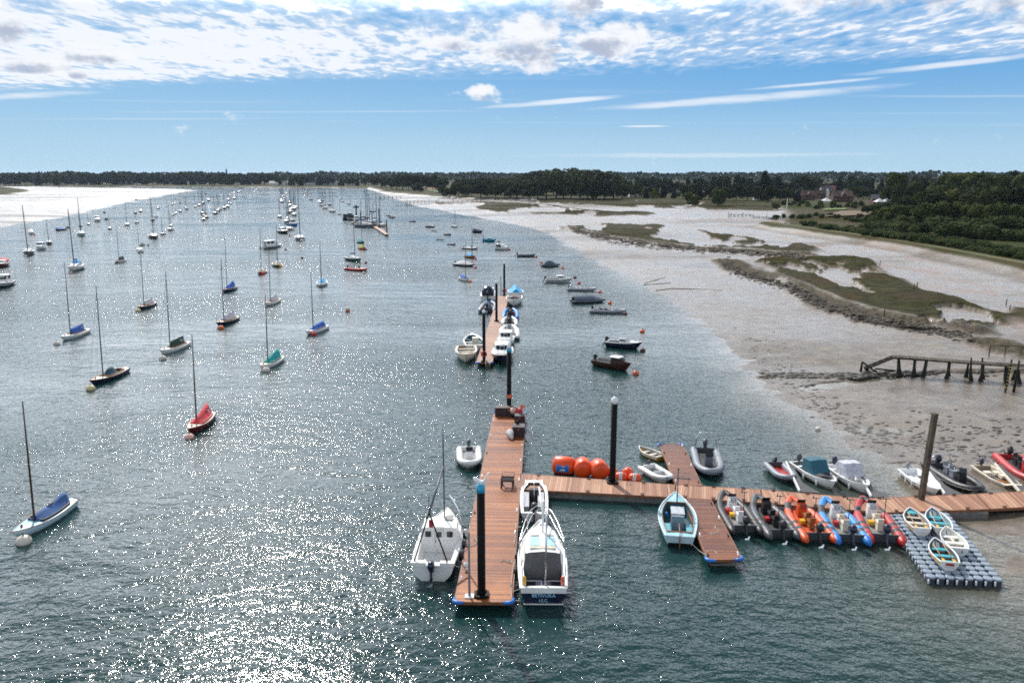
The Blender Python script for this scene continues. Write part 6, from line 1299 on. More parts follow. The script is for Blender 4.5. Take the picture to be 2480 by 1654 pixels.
# ------------------------------------------------ the far mooring rows
PROTO = {
    'w': yacht('', WHITE, NAVY, name='white_yacht'), 'g': yacht('', GREYH, CANVK, 7.8, 2.6, 10, name='grey_yacht'), 'k': yacht('', NAVY, NAVY, 8.0, 2.6, 10, name='dark_yacht', hood=NAVY),
    'b': yacht('', BLUE, CANVB, 8.0, 2.6, 10, name='blue_yacht'), 'c': yacht('', CREAM, CANVC, 8.0, 2.6, 10, name='cream_yacht', hood=CANVK), 'r': yacht('', DKRED, CANVR, 7.4, 2.5, 9, name='red_yacht'),
    'm': cruiser('', WHITE, L=6.6, B=2.5, name='white_motor_boat', cabin=(.34, .66), ch=1.1), 'n': cruiser('', NAVY, WHITE, L=6.6, B=2.5, name='dark_motor_boat', cabin=(.34, .66), ch=1.0),
    'o': openboat('', NAVY, DKIN, 5.4, 2.0, 'dark_open_boat', cover=(CANVK, .2, .85, lambda q: .5, .1, .2)), 'p': openboat('', WHITE, INNER, 5.4, 2.0, 'pale_open_boat')}
WORD = dict(w='white-hulled sloop', g='grey-toned sloop', k='dark-hulled sloop', b='blue-hulled sloop', c='cream sloop', r='red-hulled sloop', m='small white motor boat', n='small dark-toned motor boat', o='dark covered open boat', p='small pale open boat')
ORD = 'nearest second third fourth fifth sixth seventh eighth ninth tenth eleventh twelfth thirteenth fourteenth fifteenth sixteenth seventeenth eighteenth nineteenth twentieth'.split()
def ordn(i):
    if i < 20: return ORD[i]
    t = ['', '', 'twenty', 'thirty', 'forty', 'fifty'][(i + 1) // 10]; u = (i + 1) % 10
    return {'twenty': 'twentieth', 'thirty': 'thirtieth', 'forty': 'fortieth', 'fifty': 'fiftieth'}[t] if u == 0 else t + '-' + ['first', 'second', 'third', 'fourth', 'fifth', 'sixth', 'seventh', 'eighth', 'ninth'][u - 1]
def row(data, z, where, grp, hd=-6, spread=9):
    lst = []
    for e in data.split(';'):
        e = e.split()
        if e: lst.append((float(e[0]), float(e[1]), float(e[2]) if e[2] != '-' else None, e[3], float(e[4]) if len(e) > 4 else None))
    lst.sort(key=lambda q: -q[1]); cnt = {}
    for i, (x, y, ty, k, wd) in enumerate(lst):
        if 'left field' not in where and k in 'wm' and random.random() < .45: k = {'w': 'g', 'm': 'n'}[k]  # some white boats swapped for darker ones; backlit shade put into hull colour
        X_, Y_ = z(x, y); p = G(X_, Y_); a = math.degrees(math.atan2(-p.y, -p.x)) + hd + random.uniform(-spread, spread); s = 1.0; sz = 1.0
        if ty is not None:
            H_ = zat(z(x, ty)[1], p.y); s = min(max(H_ / {'r': 9.8, }.get(k, 11.0), .6), 1.15); sz = H_ / {'r': 9.8, }.get(k, 11.0) / s
        elif wd: Zc = (p.y * cp + CAMH * sp); wm = wd / 3.673 / FPX * Zc; da = R(a) - math.atan2(-p.y, -p.x); b0 = 2.3 * abs(math.cos(da)) + 5.8 * abs(math.sin(da)); s = min(max(wm / b0, .6), 1.3)
        n = cnt.get(k, 0); cnt[k] = n + 1
        o_ = place(PROTO[k], (p.x, p.y, 0), R(a), s, f'{WORD[k]}, {ordn(n)} of its sort {where}', 'yacht' if k in 'wgkbcr' else 'motor boat', grp); o_.scale = (s, s, s * (min(max(sz, .8), 1.5) if ty is not None else 1))
row('437 775 560 r;603 632 - o 50;788 603 520 g;865 573 - m 55;928 498 - o 36;946 560 - o 42;976 645 500 k;1130 612 410 w;1203 505 - n 38;1251 490 - n 32;1215 590 540 k;1211 385 - p 38;1405 463 - m 38;1390 540 - p 45;1358 568 420 g;1448 692 545 k;1515 655 450 w;1518 620 470 c;1265 788 - p 70;1247 850 - p 82;1240 835 640 w;715 622 - o 30',
    zA, 'in the left field, counted away from camera', 'boats moored in the left field')
row('1487 440 390 g;1530 425 345 w;1549 418 350 k;1603 412 - o 25;1603 490 360 w;1540 520 445 k;1565 505 420 k;1627 372 - p 20;1660 470 345 w;1650 455 350 g;1660 368 - o 22;1562 380 - o 22;1738 450 325 w;1770 437 310 k;1805 418 290 k;1800 405 300 g;1806 512 300 k;1812 566 - n 42;1835 545 380 w;1815 530 390 k;1857 391 - n 30;1868 371 - o 26;1913 510 325 w;1950 475 325 w;1938 488 330 g;1925 365 320 k;1970 352 295 k;1997 463 290 k;2027 448 300 k;2032 386 - n 24;2035 415 330 k;2055 418 380 g;2083 322 - m 20;2085 376 - m 34;2153 358 300 w;2178 366 - o 20;2040 345 290 g;2050 337 285 w;2062 330 285 w;2125 320 - n 22;2137 312 - n 22;2112 325 - o 18;2223 350 295 c;2230 345 300 w;2227 325 290 g;2230 310 275 w;2255 312 285 w;2262 316 - m 22;2288 303 280 g;2282 298 - m 20;2168 300 - o 18;2215 293 - o 16;2190 290 - o 15;1830 335 - o 45;1700 - - o 10'.replace(';1700 - - o 10', ''),
    zA, 'in the long row off the left mudflat', 'boats in the long row off the left mudflat')
row('285 542 350 w;370 652 400 c;348 587 340 g;355 560 360 w;383 502 290 k;415 524 300 w;395 472 290 g;410 452 295 c;428 458 300 w;418 470 310 k;380 440 290 w;375 415 285 k;307 408 270 k;295 400 280 g;315 392 275 w;300 385 275 k;318 375 275 g;310 360 270 k;322 350 270 w;298 345 275 w;345 332 265 k;338 322 265 w;350 318 265 g;300 335 270 g;340 308 262 k;285 300 - o 20;185 296 - o 22;240 294 - o 18',
    zB, 'in the crowded centre row', 'boats in the crowded centre row', 2, 9)
row('565 385 280 g;520 352 290 w;545 330 275 k;533 342 280 g;490 327 275 k;505 350 280 k;512 318 270 g;465 300 - n 22;447 298 - o 20;480 305 270 w;500 302 270 k;535 360 285 w;620 372 285 w;648 412 290 g;660 395 285 k;640 400 290 w;690 464 280 c;668 440 290 w;730 432 290 g;757 492 305 w;820 514 390 w;790 354 290 g;778 345 295 w;828 362 340 k;822 387 - n 20;838 400 370 k;853 402 - o 25;890 420 - p 40;908 422 345 g;908 434 - p 28;585 302 - o 16',
    zB, 'in the row right of the crowded one', 'boats in the row right of the crowded one', 14, 20)
row('1467 580 - o 42;1625 628 - n 55;1663 662 - p 58;1715 738 620 p;1780 697 - o 50;1815 783 620 o;1842 627 470 w;1253 527 - o 25;1286 542 - m 38;1115 490 375 b;1055 628 275 w;1040 600 285 k;1075 600 320 k;1168 622 350 c;1140 598 330 w;1000 602 370 c',
    zB, 'in the right-hand moorings and distant pontoon', 'boats in the right-hand moorings', 48, 20)
row(';'.join(f'{x} {y} - {random.choice("oon")} {w_}' for x, y, w_ in ((525, 275, 35), (815, 277, 26), (858, 272, 24), (955, 278, 34), (992, 273, 26), (1038, 272, 26), (1113, 277, 40), (1195, 272, 40), (1235, 275, 30), (1292, 278, 26), (1358, 272, 26), (1408, 280, 34), (1485, 280, 34), (1505, 299, 28), (1575, 277, 36), (1622, 283, 24), (1687, 277, 40), (1785, 282, 28), (1866, 282, 40), (1967, 287, 30), (2100, 275, 26), (2150, 279, 40), (750, 270, 14), (1260, 279, 20), (1440, 277, 16), (1940, 280, 18))),
    zA, 'aground along the far left shore', 'small craft aground along the far left shore', 70, 40)
# bare masts that belong to the two open sailing dinghies on the right
# dark work barge with its huts, and the channel light
p = G(*zB(905, 560)); rt = root('work_barge', 'dark work barge with square huts beside the distant pontoon', 'barge', (p.x, p.y, 0), R(-4)); rt.scale = (.52, .52, .62); MB().box((0, 0, .35), (11, 5, 1.0)).build('hull', NEARBLACK, rt)
for x, w_, hh in ((-3.6, 3.0, 3.2), (.6, 3.4, 3.8), (3.7, 2.0, 2.6)): m_ = MB(); m_.box((x, 0, .9 + hh / 2), (w_, 3.4, hh)); c_ = m_.build('hut', mat('dark_blue_hut', (.035, .045, .06), .6), rt); MB().box((x, 0, .95 + hh), (w_ + .3, 3.7, .12)).build('roof', GREYT, c_); MB().box((x, -1.72, 2.4), (w_ * .4, .05, .8)).build('window', GLASS, c_)
MB().box((1.5, -2.55, 1.0), (6, .15, .35)).build('white_fender_board', WHITE, rt)
p = G(*zB(968, 575)); b_ = cruiser('orange-brown hulled fishing boat beside the dark work barge', mat('rust_orange_hull', (.30, .07, .015), .4), WHITE, L=6.5, B=2.8, name='orange_fishing_boat', cabin=(.3, .6), ch=1.5); b_.location = (p.x, p.y, 0); b_.rotation_euler = (0, 0, R(-80))
p = G(*zB(966, 520)); Hb = zat(zB(966, 430)[1], p.y); rt = root('channel_light', 'channel marker post with round platform beside the distant barge', 'marker', (p.x, p.y, 0)); MB().lathe([(.35, -1), (.35, Hb - 1.4)], 10).build('post', NEARBLACK, rt); MB().lathe([(.4, Hb - 1.5), (1.5, Hb - 1.2), (1.5, Hb - .7), (.7, Hb - .5), (.5, Hb), (.05, Hb + .2)], 12).build('platform', DKGREY, rt)

# ------------------------------------------------ trees
def leafmat(name, a, b_, c_):
    m = bpy.data.materials.new(name); m.use_nodes = True; t = NT(m.node_tree); b = t.n['Principled BSDF']
    oc = t.add('ShaderNodeTexCoord').outputs['Object']; oi = t.add('ShaderNodeObjectInfo').outputs['Random']
    n = t.noise(t.vmath('ADD', oc, oi), 6, 3, .6); c = t.mix(t.mrange(n, .3, .7), a, b_); c = t.mix(t.mrange(oi, .3, 1, 0, .75, False), c, c_)
    t.put(b.inputs['Base Color'], c); b.inputs['Roughness'].default_value = .8; b.inputs['Specular IOR Level'].default_value = .06
    return m
LEAF = leafmat('oak_leaves', (.008, .018, .005), (.024, .040, .010), (.050, .062, .014)); LEAFD = leafmat('conifer_needles', (.004, .010, .005), (.010, .019, .008), (.012, .02, .007))
LEAFB = leafmat('bush_leaves', (.014, .032, .008), (.052, .078, .020), (.085, .10, .035)); LEAFY = leafmat('yellow_green_leaves', (.07, .09, .012), (.14, .15, .02), (.12, .13, .02))
LEAFG = leafmat('broad_leaves', (.020, .038, .009), (.060, .080, .018), (.095, .105, .024))
BARK = mat('bark', (.05, .04, .03), .9, var=.3)
def crown_mesh(seed, kind='oak', N=2600, leaf=LEAF):
    r_ = np.random.default_rng(seed); bl = []
    if kind == 'poplar': bl = [((r_.normal(0, .02), r_.normal(0, .02), z), .10 * (1.1 - abs(z - .45))) for z in np.linspace(.12, .95, 11)]
    elif kind == 'conifer': bl = [((r_.normal(0, .10 * (1.05 - z)), r_.normal(0, .10 * (1.05 - z)), z), .10 + .24 * (1 - z) ** .8 * r_.uniform(.6, 1)) for z in np.linspace(.18, .95, 12)]
    elif kind == 'bush':
        for _ in range(11): a = r_.uniform(0, 6.28); q = r_.uniform(0, .42); bl.append(((q * math.cos(a), q * math.sin(a), r_.uniform(.15, .62) * (1 - q * .7)), r_.uniform(.16, .32)))
    else:
        for _ in range(15): a = r_.uniform(0, 6.28); q = .36 * math.sqrt(r_.uniform(0, 1)); z = r_.uniform(.28, .80) - q * .25; bl.append(((q * math.cos(a), q * math.sin(a), z), r_.uniform(.12, .21)))
    W = np.array([b[1] ** 2 for b in bl]); W /= W.sum(); idx = r_.choice(len(bl), N, p=W); ctr = np.array([b[0] for b in bl])[idx]; rad = np.array([b[1] for b in bl])[idx]
    d = r_.normal(size=(N, 3)); d /= np.linalg.norm(d, axis=1)[:, None]; rr = rad * r_.uniform(.72, 1.06, N); P = ctr + d * rr[:, None]
    P[:, 2] = np.maximum(P[:, 2], .03 * r_.uniform(0, 1, N))
    nrm = d + r_.normal(0, .45, (N, 3)); nrm /= np.linalg.norm(nrm, axis=1)[:, None]
    up = r_.normal(size=(N, 3)); a = np.cross(nrm, up); a /= np.linalg.norm(a, axis=1)[:, None]; b = np.cross(nrm, a); s = (.036 if kind != 'bush' else .045) * r_.uniform(.6, 1.3, N)[:, None]
    P[:, 2] = P[:, 2] / np.quantile(P[:, 2], .995); V = np.stack([P + a * s, P + b * s * .8, P - a * s, P - b * s * .8], 1).reshape(-1, 3)
    me = bpy.data.meshes.new('crown'); me.from_pydata(V.tolist(), [], (np.arange(N * 4).reshape(-1, 4)).tolist()); me.materials.append(leaf); return me
def trunk_mesh(seed, hh=.6):
    r_ = random.Random(seed); m = MB(); m.tube([(0, 0, -.05), (.005, 0, .15), (0, .01, .35), (.01, 0, hh)], [.032, .024, .018, .008], 7)
    for k in range(5): a = k * 1.3 + r_.random(); z = .22 + .06 * k; m.tube([(0, 0, z), (.1 * math.cos(a), .1 * math.sin(a), z + .10), (.2 * math.cos(a), .2 * math.sin(a), z + .24)], [.014, .009, .004], 5)
    o = m.build('trunk', BARK); me = o.data; bpy.data.objects.remove(o); return me
CR = {'oak': [(crown_mesh(i), trunk_mesh(i)) for i in range(5)], 'conifer': [(crown_mesh(21, 'conifer', 3000, LEAFD), trunk_mesh(21, .85)), (crown_mesh(22, 'conifer', 3000, LEAFD), trunk_mesh(22, .85))], 'poplar': [(crown_mesh(31, 'poplar', 1600, LEAFD), trunk_mesh(31, .8))],
      'bush': [(crown_mesh(40 + i, 'bush', 2400, LEAFB), trunk_mesh(40 + i, .4)) for i in range(4)], 'yellow': [(crown_mesh(50, 'oak', 2600, LEAFY), trunk_mesh(50))], 'big': [(crown_mesh(60 + i, 'oak', 6500, LEAFG), trunk_mesh(60 + i)) for i in range(3)]}
def tree(x, y, z, H_, wd, kind, label, grp=None, name=None, rz=None):
    nm = name or {'oak': 'oak_tree', 'conifer': 'pine_tree', 'poplar': 'poplar_tree', 'bush': 'bush', 'yellow': 'pale_leaved_tree', 'big': 'broad_tree'}[kind]
    rt = root(nm, label, 'bush' if kind == 'bush' else 'tree', (x, y, z), random.uniform(0, 6.28) if rz is None else rz, grp); rt.scale = (wd, wd, H_)
    cm_, tm_ = random.choice(CR[kind])
    for n_, d_ in (('crown', cm_), ('trunk', tm_)): o = bpy.data.objects.new(n_, d_); C.objects.link(o); o.parent = rt
def tpx(xo, yb, yt, kind, wr, label, grp=None, name=None):
    """tree by overview pixels: base and top"""
    p = ov(xo, yb); z = TZ(p.x, p.y); z = max(z, 0); H_ = max(zat(yt * OV, p.y) - z, 2.0); tree(p.x, p.y, z - .2, H_, H_ * wr, kind, label, grp, name)
def lerp(x, T):
    for (a, b), (c, d) in zip(T[:-1], T[1:]):
        if a <= x <= c: return b + (d - b) * (x - a) / (c - a)
    return T[-1][1] if x > T[-1][0] else T[0][1]
rt_ = random.Random(11)
def belt(x0, x1, step, yb, top, kinds, label, grp, wr=(.85, 1.15), jb=0.0, jt=2.5):
    x = x0
    while x < x1:
        b_ = lerp(x, yb) if isinstance(yb, list) else yb; t_ = lerp(x, top) if isinstance(top, list) else top
        tpx(x, b_ + rt_.uniform(-jb, jb), t_ + rt_.uniform(-jt, jt), rt_.choice(kinds), rt_.uniform(*wr), label, grp); x += step * rt_.uniform(.75, 1.25)
belt(-60, 640, 13, 427.0, [(-60, 405), (100, 403), (200, 405), (240, 401), (330, 404), (400, 400), (520, 403), (600, 402), (640, 403)], ['oak', 'oak', 'oak', 'conifer'], 'dark tree in the belt along the far left shore', 'trees along the far left shore', (.9, 1.5), jt=5.5)
belt(-50, 640, 22, 425.6, [(-60, 401), (240, 399), (400, 399), (640, 400)], ['oak', 'conifer'], 'taller tree at the back of the far left shore belt', 'taller trees behind the far left shore belt', (1.0, 1.4), jt=3)
belt(640, 872, 13, 429.2, [(640, 405), (740, 403), (790, 407), (872, 408)], ['oak', 'oak', 'conifer'], 'tree between the houses on the far centre shore', 'trees on the far centre shore', (.9, 1.3), jb=.8, jt=3)
belt(860, 1016, 13, [(860, 433), (930, 440), (1016, 441)], [(860, 406), (905, 401), (1010, 405)], ['oak'], 'leafy tree left of the pale field, right centre shore', 'trees left of the pale field', (.9, 1.3), jb=1.5, jt=3)
TOPW = [(1010, 421), (1030, 412), (1100, 406), (1180, 408), (1205, 400), (1240, 393), (1290, 388), (1340, 389), (1395, 395), (1425, 406), (1450, 409)]
belt(1018, 1440, 18, [(1018, 455), (1200, 461), (1440, 462)], [(a, b + 14) for a, b in TOPW], ['oak'], 'front tree of the dense wood beyond the marsh', 'front trees of the dense wood', (1.1, 1.5), jb=1.5, jt=7)
belt(1018, 1440, 20, [(1018, 449), (1200, 453), (1440, 454)], [(a, b + 5) for a, b in TOPW], ['oak', 'oak', 'conifer'], 'middle tree of the dense wood beyond the marsh', 'middle trees of the dense wood', (1.1, 1.5), jb=1.5, jt=3)
belt(1060, 1430, 20, [(1060, 443), (1440, 445)], TOPW, ['oak'], 'rear tree on the crest of the dense wood', 'rear trees of the dense wood', (1.1, 1.5), jb=1, jt=2)
belt(1440, 1850, 22, [(1440, 461), (1700, 466), (1850, 470)], [(1440, 428), (1560, 424), (1700, 424), (1850, 432)], ['oak', 'oak', 'conifer'], 'garden tree near the gabled houses', 'garden trees near the gabled houses', (.9, 1.3), jb=3, jt=7)
belt(1440, 2360, 19, [(1440, 448), (2351, 450)], [(1440, 411), (1700, 409), (1900, 413), (2351, 410)], ['oak', 'oak', 'conifer'], 'tree in the belt behind the right-hand houses', 'trees behind the right-hand houses', (.8, 1.3), jb=2, jt=8)
belt(2120, 2420, 24, [(2120, 492), (2420, 500)], [(2120, 436), (2200, 425), (2351, 420)], ['oak', 'big'], 'dark tree of the thicket at the right edge', 'trees of the right-hand thicket', (.9, 1.2), jb=4, jt=8)
belt(1990, 2440, 22, [(1990, 505), (2440, 512)], [(1990, 474), (2080, 455), (2150, 440), (2440, 425)], ['big', 'oak'], 'dense dark tree in the middle of the right-hand thicket', 'middle trees of the right-hand thicket', (1.1, 1.5), jb=6, jt=7)
belt(2090, 2440, 24, [(2090, 478), (2440, 482)], [(2090, 420), (2190, 404), (2300, 397), (2440, 394)], ['big', 'big', 'conifer'], 'tall dark tree at the back of the right-hand thicket', 'tall trees of the right-hand thicket', (.9, 1.2), jb=4, jt=9)
belt(1780, 2100, 18, [(1780, 480), (1900, 486), (2100, 490)], [(1780, 466), (2100, 472)], ['bush', 'bush', 'oak'], 'shrub in the gardens before the brick house', 'shrubs in the gardens before the brick house', (1.2, 1.8), jb=5, jt=4)
belt(1800, 1990, 26, [(1800, 477), (1990, 480)], [(1800, 462), (1990, 464)], ['big', 'bush'], 'small round tree screening the brick house', 'small trees screening the brick house', (1.1, 1.5), jb=2, jt=4)
belt(1770, 2090, 17, [(1770, 458), (2090, 462)], [(1770, 432), (1900, 436), (2090, 428)], ['oak', 'oak', 'conifer'], 'dark tree right behind the brick house', 'trees right behind the brick house', (.9, 1.3), jb=3, jt=6)
belt(2020, 2440, 20, [(2020, 520), (2440, 535)], [(2020, 480), (2150, 468), (2440, 470)], ['big'], 'lower tree of the thicket at the right edge', 'lower trees of the right-hand thicket', (1.2, 1.6), jb=6, jt=6)
belt(1960, 2460, 20, [(1960, 522), (2460, 552)], [(1960, 502), (2200, 494), (2460, 500)], ['bush'], 'large round bush at the foot of the thicket', 'large bushes at the foot of the thicket', (1.6, 2.2), jb=7, jt=6)
belt(1990, 2460, 18, [(1990, 540), (2460, 572)], [(1990, 510), (2200, 512), (2460, 535)], ['bush'], 'rounded bush on the slope behind the sea wall', 'bushes on the slope behind the sea wall', (1.6, 2.4), jb=8, jt=5)
belt(1850, 2460, 16, [(1850, 528), (2000, 550), (2200, 577), (2460, 620)], [(1850, 518), (2000, 534), (2200, 558), (2460, 590)], ['bush'], 'low bush lining the landward side of the sea wall', 'low bushes along the sea wall', (1.8, 2.8), jb=3, jt=3)
belt(1900, 2460, 17, [(1900, 541), (2000, 556), (2200, 586), (2460, 640)], [(1900, 531), (2000, 545), (2200, 570), (2460, 618)], ['bush'], 'small scrub bush just behind the sea wall path', 'scrub bushes behind the sea wall path', (1.8, 2.8), jb=3, jt=3)
belt(1780, 2020, 17, [(1780, 505), (2020, 515)], [(1780, 492), (2020, 500)], ['bush'], 'bush near the white flagpole', 'bushes near the white flagpole', (1.3, 2.0), jb=6, jt=4)
for a in ((2048, 478, 397, 'big', .95, 'large round pale-topped tree right of the big brick house'), (2190, 478, 400, 'big', .95, 'second large round tree, near the right edge'), (1752, 466, 394, 'conifer', .8, 'tall dark pine standing above the gabled houses'), (2320, 474, 396, 'conifer', 1.0, 'dark pine crown at the top right edge'), (1952, 446, 403, 'oak', .9, 'round tree breaking the skyline behind the brick house'),
          (522, 426.4, 388.5, 'poplar', .6, 'tall narrow poplar on the far left shore'), (182, 426, 397, 'poplar', .8, 'shorter dark poplar at the left of the far shore'), (1500, 462, 433, 'yellow', 1.0, 'yellow-green tree left of the gabled cottage'), (1362, 462, 440, 'yellow', 1.1, 'small pale yellow-green tree in front of the wood'), (1480, 459, 430, 'yellow', .9, 'second yellow-green tree by the gabled cottage'),
          (1648, 478, 436, 'big', 1.3, 'isolated dark round tree on the grass'), (1590, 475, 441, 'big', 1.2, 'smaller dark round tree left of the isolated one'), (960, 446, 421, 'big', 1.5, 'dark round tree at the edge of the pale field'), (1985, 488, 470, 'bush', 1.2, 'round clipped bush before the big brick house'), (1912, 482, 460, 'big', 1.2, 'garden tree before the left end of the brick house'), (1958, 484, 461, 'big', 1.1, 'garden tree before the right end of the brick house'), (1840, 474, 455, 'bush', 1.2, 'round bush left of the white gabled house')): tpx(*a)
# far-off woods that read as one mass
fw = []; r_ = np.random.default_rng(5); N = 26000
az = r_.uniform(R(-50), R(50), N); D_ = r_.uniform(1750, 2900, N); hmax = 15 + 5.5 * vnoise(az * 40, D_ * 0, 3) + 3 * vnoise(az * 160, D_ * 0, 9); z_ = r_.uniform(0, 1, N) ** .7 * hmax + 4
P_ = np.stack([D_ * np.sin(az), D_ * np.cos(az), z_], 1); a_ = r_.normal(size=(N, 3)); a_ /= np.linalg.norm(a_, axis=1)[:, None]; b_ = np.cross(a_, r_.normal(size=(N, 3))); b_ /= np.linalg.norm(b_, axis=1)[:, None]; s_ = r_.uniform(2, 4.5, N)[:, None]
V_ = np.stack([P_ + a_ * s_, P_ + b_ * s_, P_ - a_ * s_, P_ - b_ * s_], 1).reshape(-1, 3); me = bpy.data.meshes.new('distant_woods'); me.from_pydata(V_.tolist(), [], np.arange(N * 4).reshape(-1, 4).tolist()); me.materials.append(LEAF); o = bpy.data.objects.new('distant_woods', me); C.objects.link(o); tag(o, 'unbroken line of distant woods on the horizon', 'woods', kind='stuff')

# ------------------------------------------------ houses
BRICK = mat('red_brick', (.085, .036, .027), .85, var=.2, scale=2); TILE = mat('brown_roof_tiles', (.070, .040, .030), .8, var=.25, scale=2, bump=.6); TILER = mat('red_roof_tiles', (.14, .045, .03), .8, var=.2, scale=2, bump=.6); SLATE = mat('slate_roof', (.085, .09, .10), .6, var=.2, scale=2); RENDERW = mat('white_render', (.62, .61, .57), .8, var=.06)
def house(xo, yo, w_, d_, hh, rh, wm, rm, label, rz=0, gables=0, chim=1, name='house'):
    p = ov(xo, yo); z = max(TZ(p.x, p.y), 0); rt = root(name, label, 'house', (p.x, p.y, z - .3), R(rz)); hh += .3
    m = MB(); m.box((0, 0, hh / 2), (w_, d_, hh)); m.add([(-w_ / 2, -d_ / 2, hh), (-w_ / 2, d_ / 2, hh), (-w_ / 2, 0, hh + rh * .97), (w_ / 2, -d_ / 2, hh), (w_ / 2, d_ / 2, hh), (w_ / 2, 0, hh + rh * .97)], [(0, 2, 1), (3, 4, 5)]); m.build('wall', wm, rt)
    m = MB(); e = .4
    for sg in (-1, 1): y0 = sg * (d_ / 2 + e); z0 = hh - rh * e / (d_ / 2); m.add([(-w_ / 2 - e, y0, z0), (w_ / 2 + e, y0, z0), (w_ / 2 + e, 0, hh + rh), (-w_ / 2 - e, 0, hh + rh), (-w_ / 2 - e, y0, z0 + .2), (w_ / 2 + e, y0, z0 + .2), (w_ / 2 + e, 0, hh + rh + .2), (-w_ / 2 - e, 0, hh + rh + .2)], [(0, 1, 2, 3), (7, 6, 5, 4), (0, 4, 5, 1), (1, 5, 6, 2), (3, 7, 4, 0)])
    ro = m.build('roof', rm, rt)
    for k in range(chim): x = (-.32 + .64 * k) * w_; m = MB(); m.box((x, .3, hh + rh + .5), (.9, .7, 1.8)); m.build('chimney', BRICK, ro)
    for k in range(gables):
        x = (k - (gables - 1) / 2) * w_ * .42; g = MB(); gw = w_ * .26; g.box((x, -d_ / 2 - .6, hh / 2), (gw, 1.6, hh)); g.add([(x - gw / 2, -d_ / 2 - 1.4, hh), (x + gw / 2, -d_ / 2 - 1.4, hh), (x, -d_ / 2 - 1.4, hh + gw * .75)], [(0, 1, 2)]); g.build('gable', RENDERW if wm is not BRICK or gables > 1 else wm, rt)
        g = MB()
        for sg in (-1, 1): g.add([(x + sg * (gw / 2 + .25), -d_ / 2 - 1.6, hh - .3), (x, -d_ / 2 - 1.6, hh + gw * .78), (x, -d_ / 4, hh + gw * .78), (x + sg * (gw / 2 + .25), -d_ / 4, hh - .3), (x + sg * (gw / 2 + .25), -d_ / 2 - 1.6, hh - .1), (x, -d_ / 2 - 1.6, hh + gw * .78 + .2), (x, -d_ / 4, hh + gw * .78 + .2), (x + sg * (gw / 2 + .25), -d_ / 4, hh - .1)], [(0, 1, 2, 3), (7, 6, 5, 4), (0, 4, 5, 1), (3, 2, 6, 7)])
        g.build('gable_roof', rm, rt)
    n = max(int(w_ / 3.2), 2)
    for fl in range(2 if hh > 4 else 1):
        for k in range(n):
            x = (k + .5 - n / 2) * w_ / n; zz = 1.7 + fl * 2.6
            if zz + .6 > hh: continue
            y = -d_ / 2 - .03; f = MB(); f.box((x, y, zz), (1.3, .08, 1.2)); fo = f.build('window', RENDERW, rt); MB().box((x, y - .05, zz), (1.1, .04, 1.0)).build('pane', GLASS, fo)
    MB().box((w_ * .12 + w_ / n * .5, -d_ / 2 - .04, 1.3), (1.0, .08, 2.1)).build('door', DKWOOD, rt)
house(1930, 469, 13, 9, 3.8, 3.4, BRICK, TILE, 'large brick house with long brown tiled roof', -4, 1, 1)
house(1893, 458, 8, 7, 5, 3.6, RENDERW, SLATE, 'small white gabled house left of the big brick house', 8, 1, 0); house(1905, 453, 8, 7, 4.6, 3.4, BRICK, TILER, 'house with bright red-orange tiled roof behind the brick house', -20, 0, 1)
house(1852, 465, 9, 7, 3.6, 2.8, BRICK, TILE, 'brick house with brown roof among the trees', 0, 1, 1); house(1880, 462, 7, 6, 3.6, 2.6, BRICK, TILE, 'small brick house between bush and white gable', 10, 0, 1)
house(2015, 474, 9, 7, 3, 2.6, BRICK, SLATE, 'low grey-roofed building right of the big brick house', -5, 0, 0); house(2135, 462, 12, 8, 4.6, 3.6, BRICK, TILER, 'red-roofed house half hidden between the two round trees', 0, 1, 1)
house(1432, 457, 15, 8, 3.2, 3.6, mat('dark_timber_wall', (.05, .045, .04), .8), SLATE, 'grey-roofed cottage with white dormer gables', 0, 2, 1); house(1455, 458, 9, 8, 3.6, 3.8, RENDERW, SLATE, 'twin white-gabled cottage beside the grey-roofed one', 6, 2, 0); house(1748, 466, 11, 6, 2.6, 2.0, RENDERW, SLATE, 'low white building under the tall pine', 0, 0, 0)
for i, (xo, w_, hh, mm, rm, lb) in enumerate(((638, 26, 4, RENDERW, RENDERW, 'long bright white building at the left of the far centre houses'), (655, 18, 4, RENDERW, SLATE, 'white house with pale grey roof on the far centre shore'), (705, 22, 5, RENDERW, SLATE, 'pale waterside house behind the crowded mooring row'), (730, 26, 5, RENDERW, SLATE, 'long grey-roofed waterside house, right of the crowded row'), (757, 22, 4.5, RENDERW, TILE, 'brown-roofed waterside house on the far centre shore'), (773, 22, 4.5, RENDERW, SLATE, 'blue-grey roofed house near the right of the far houses'), (812, 16, 4, RENDERW, TILE, 'last small house at the right of the far centre shore'))):
    house(xo, 428.6, w_, 9, hh, 3.2, mm, rm, lb, rt_.uniform(-10, 10), 1 if i % 2 else 0, 1)
house(285, 426.3, 34, 10, 4.0, 1.6, mat('grey_clad_wall', (.16, .18, .2), .7), SLATE, 'long low grey shed among the far left trees', 0, 0, 0)
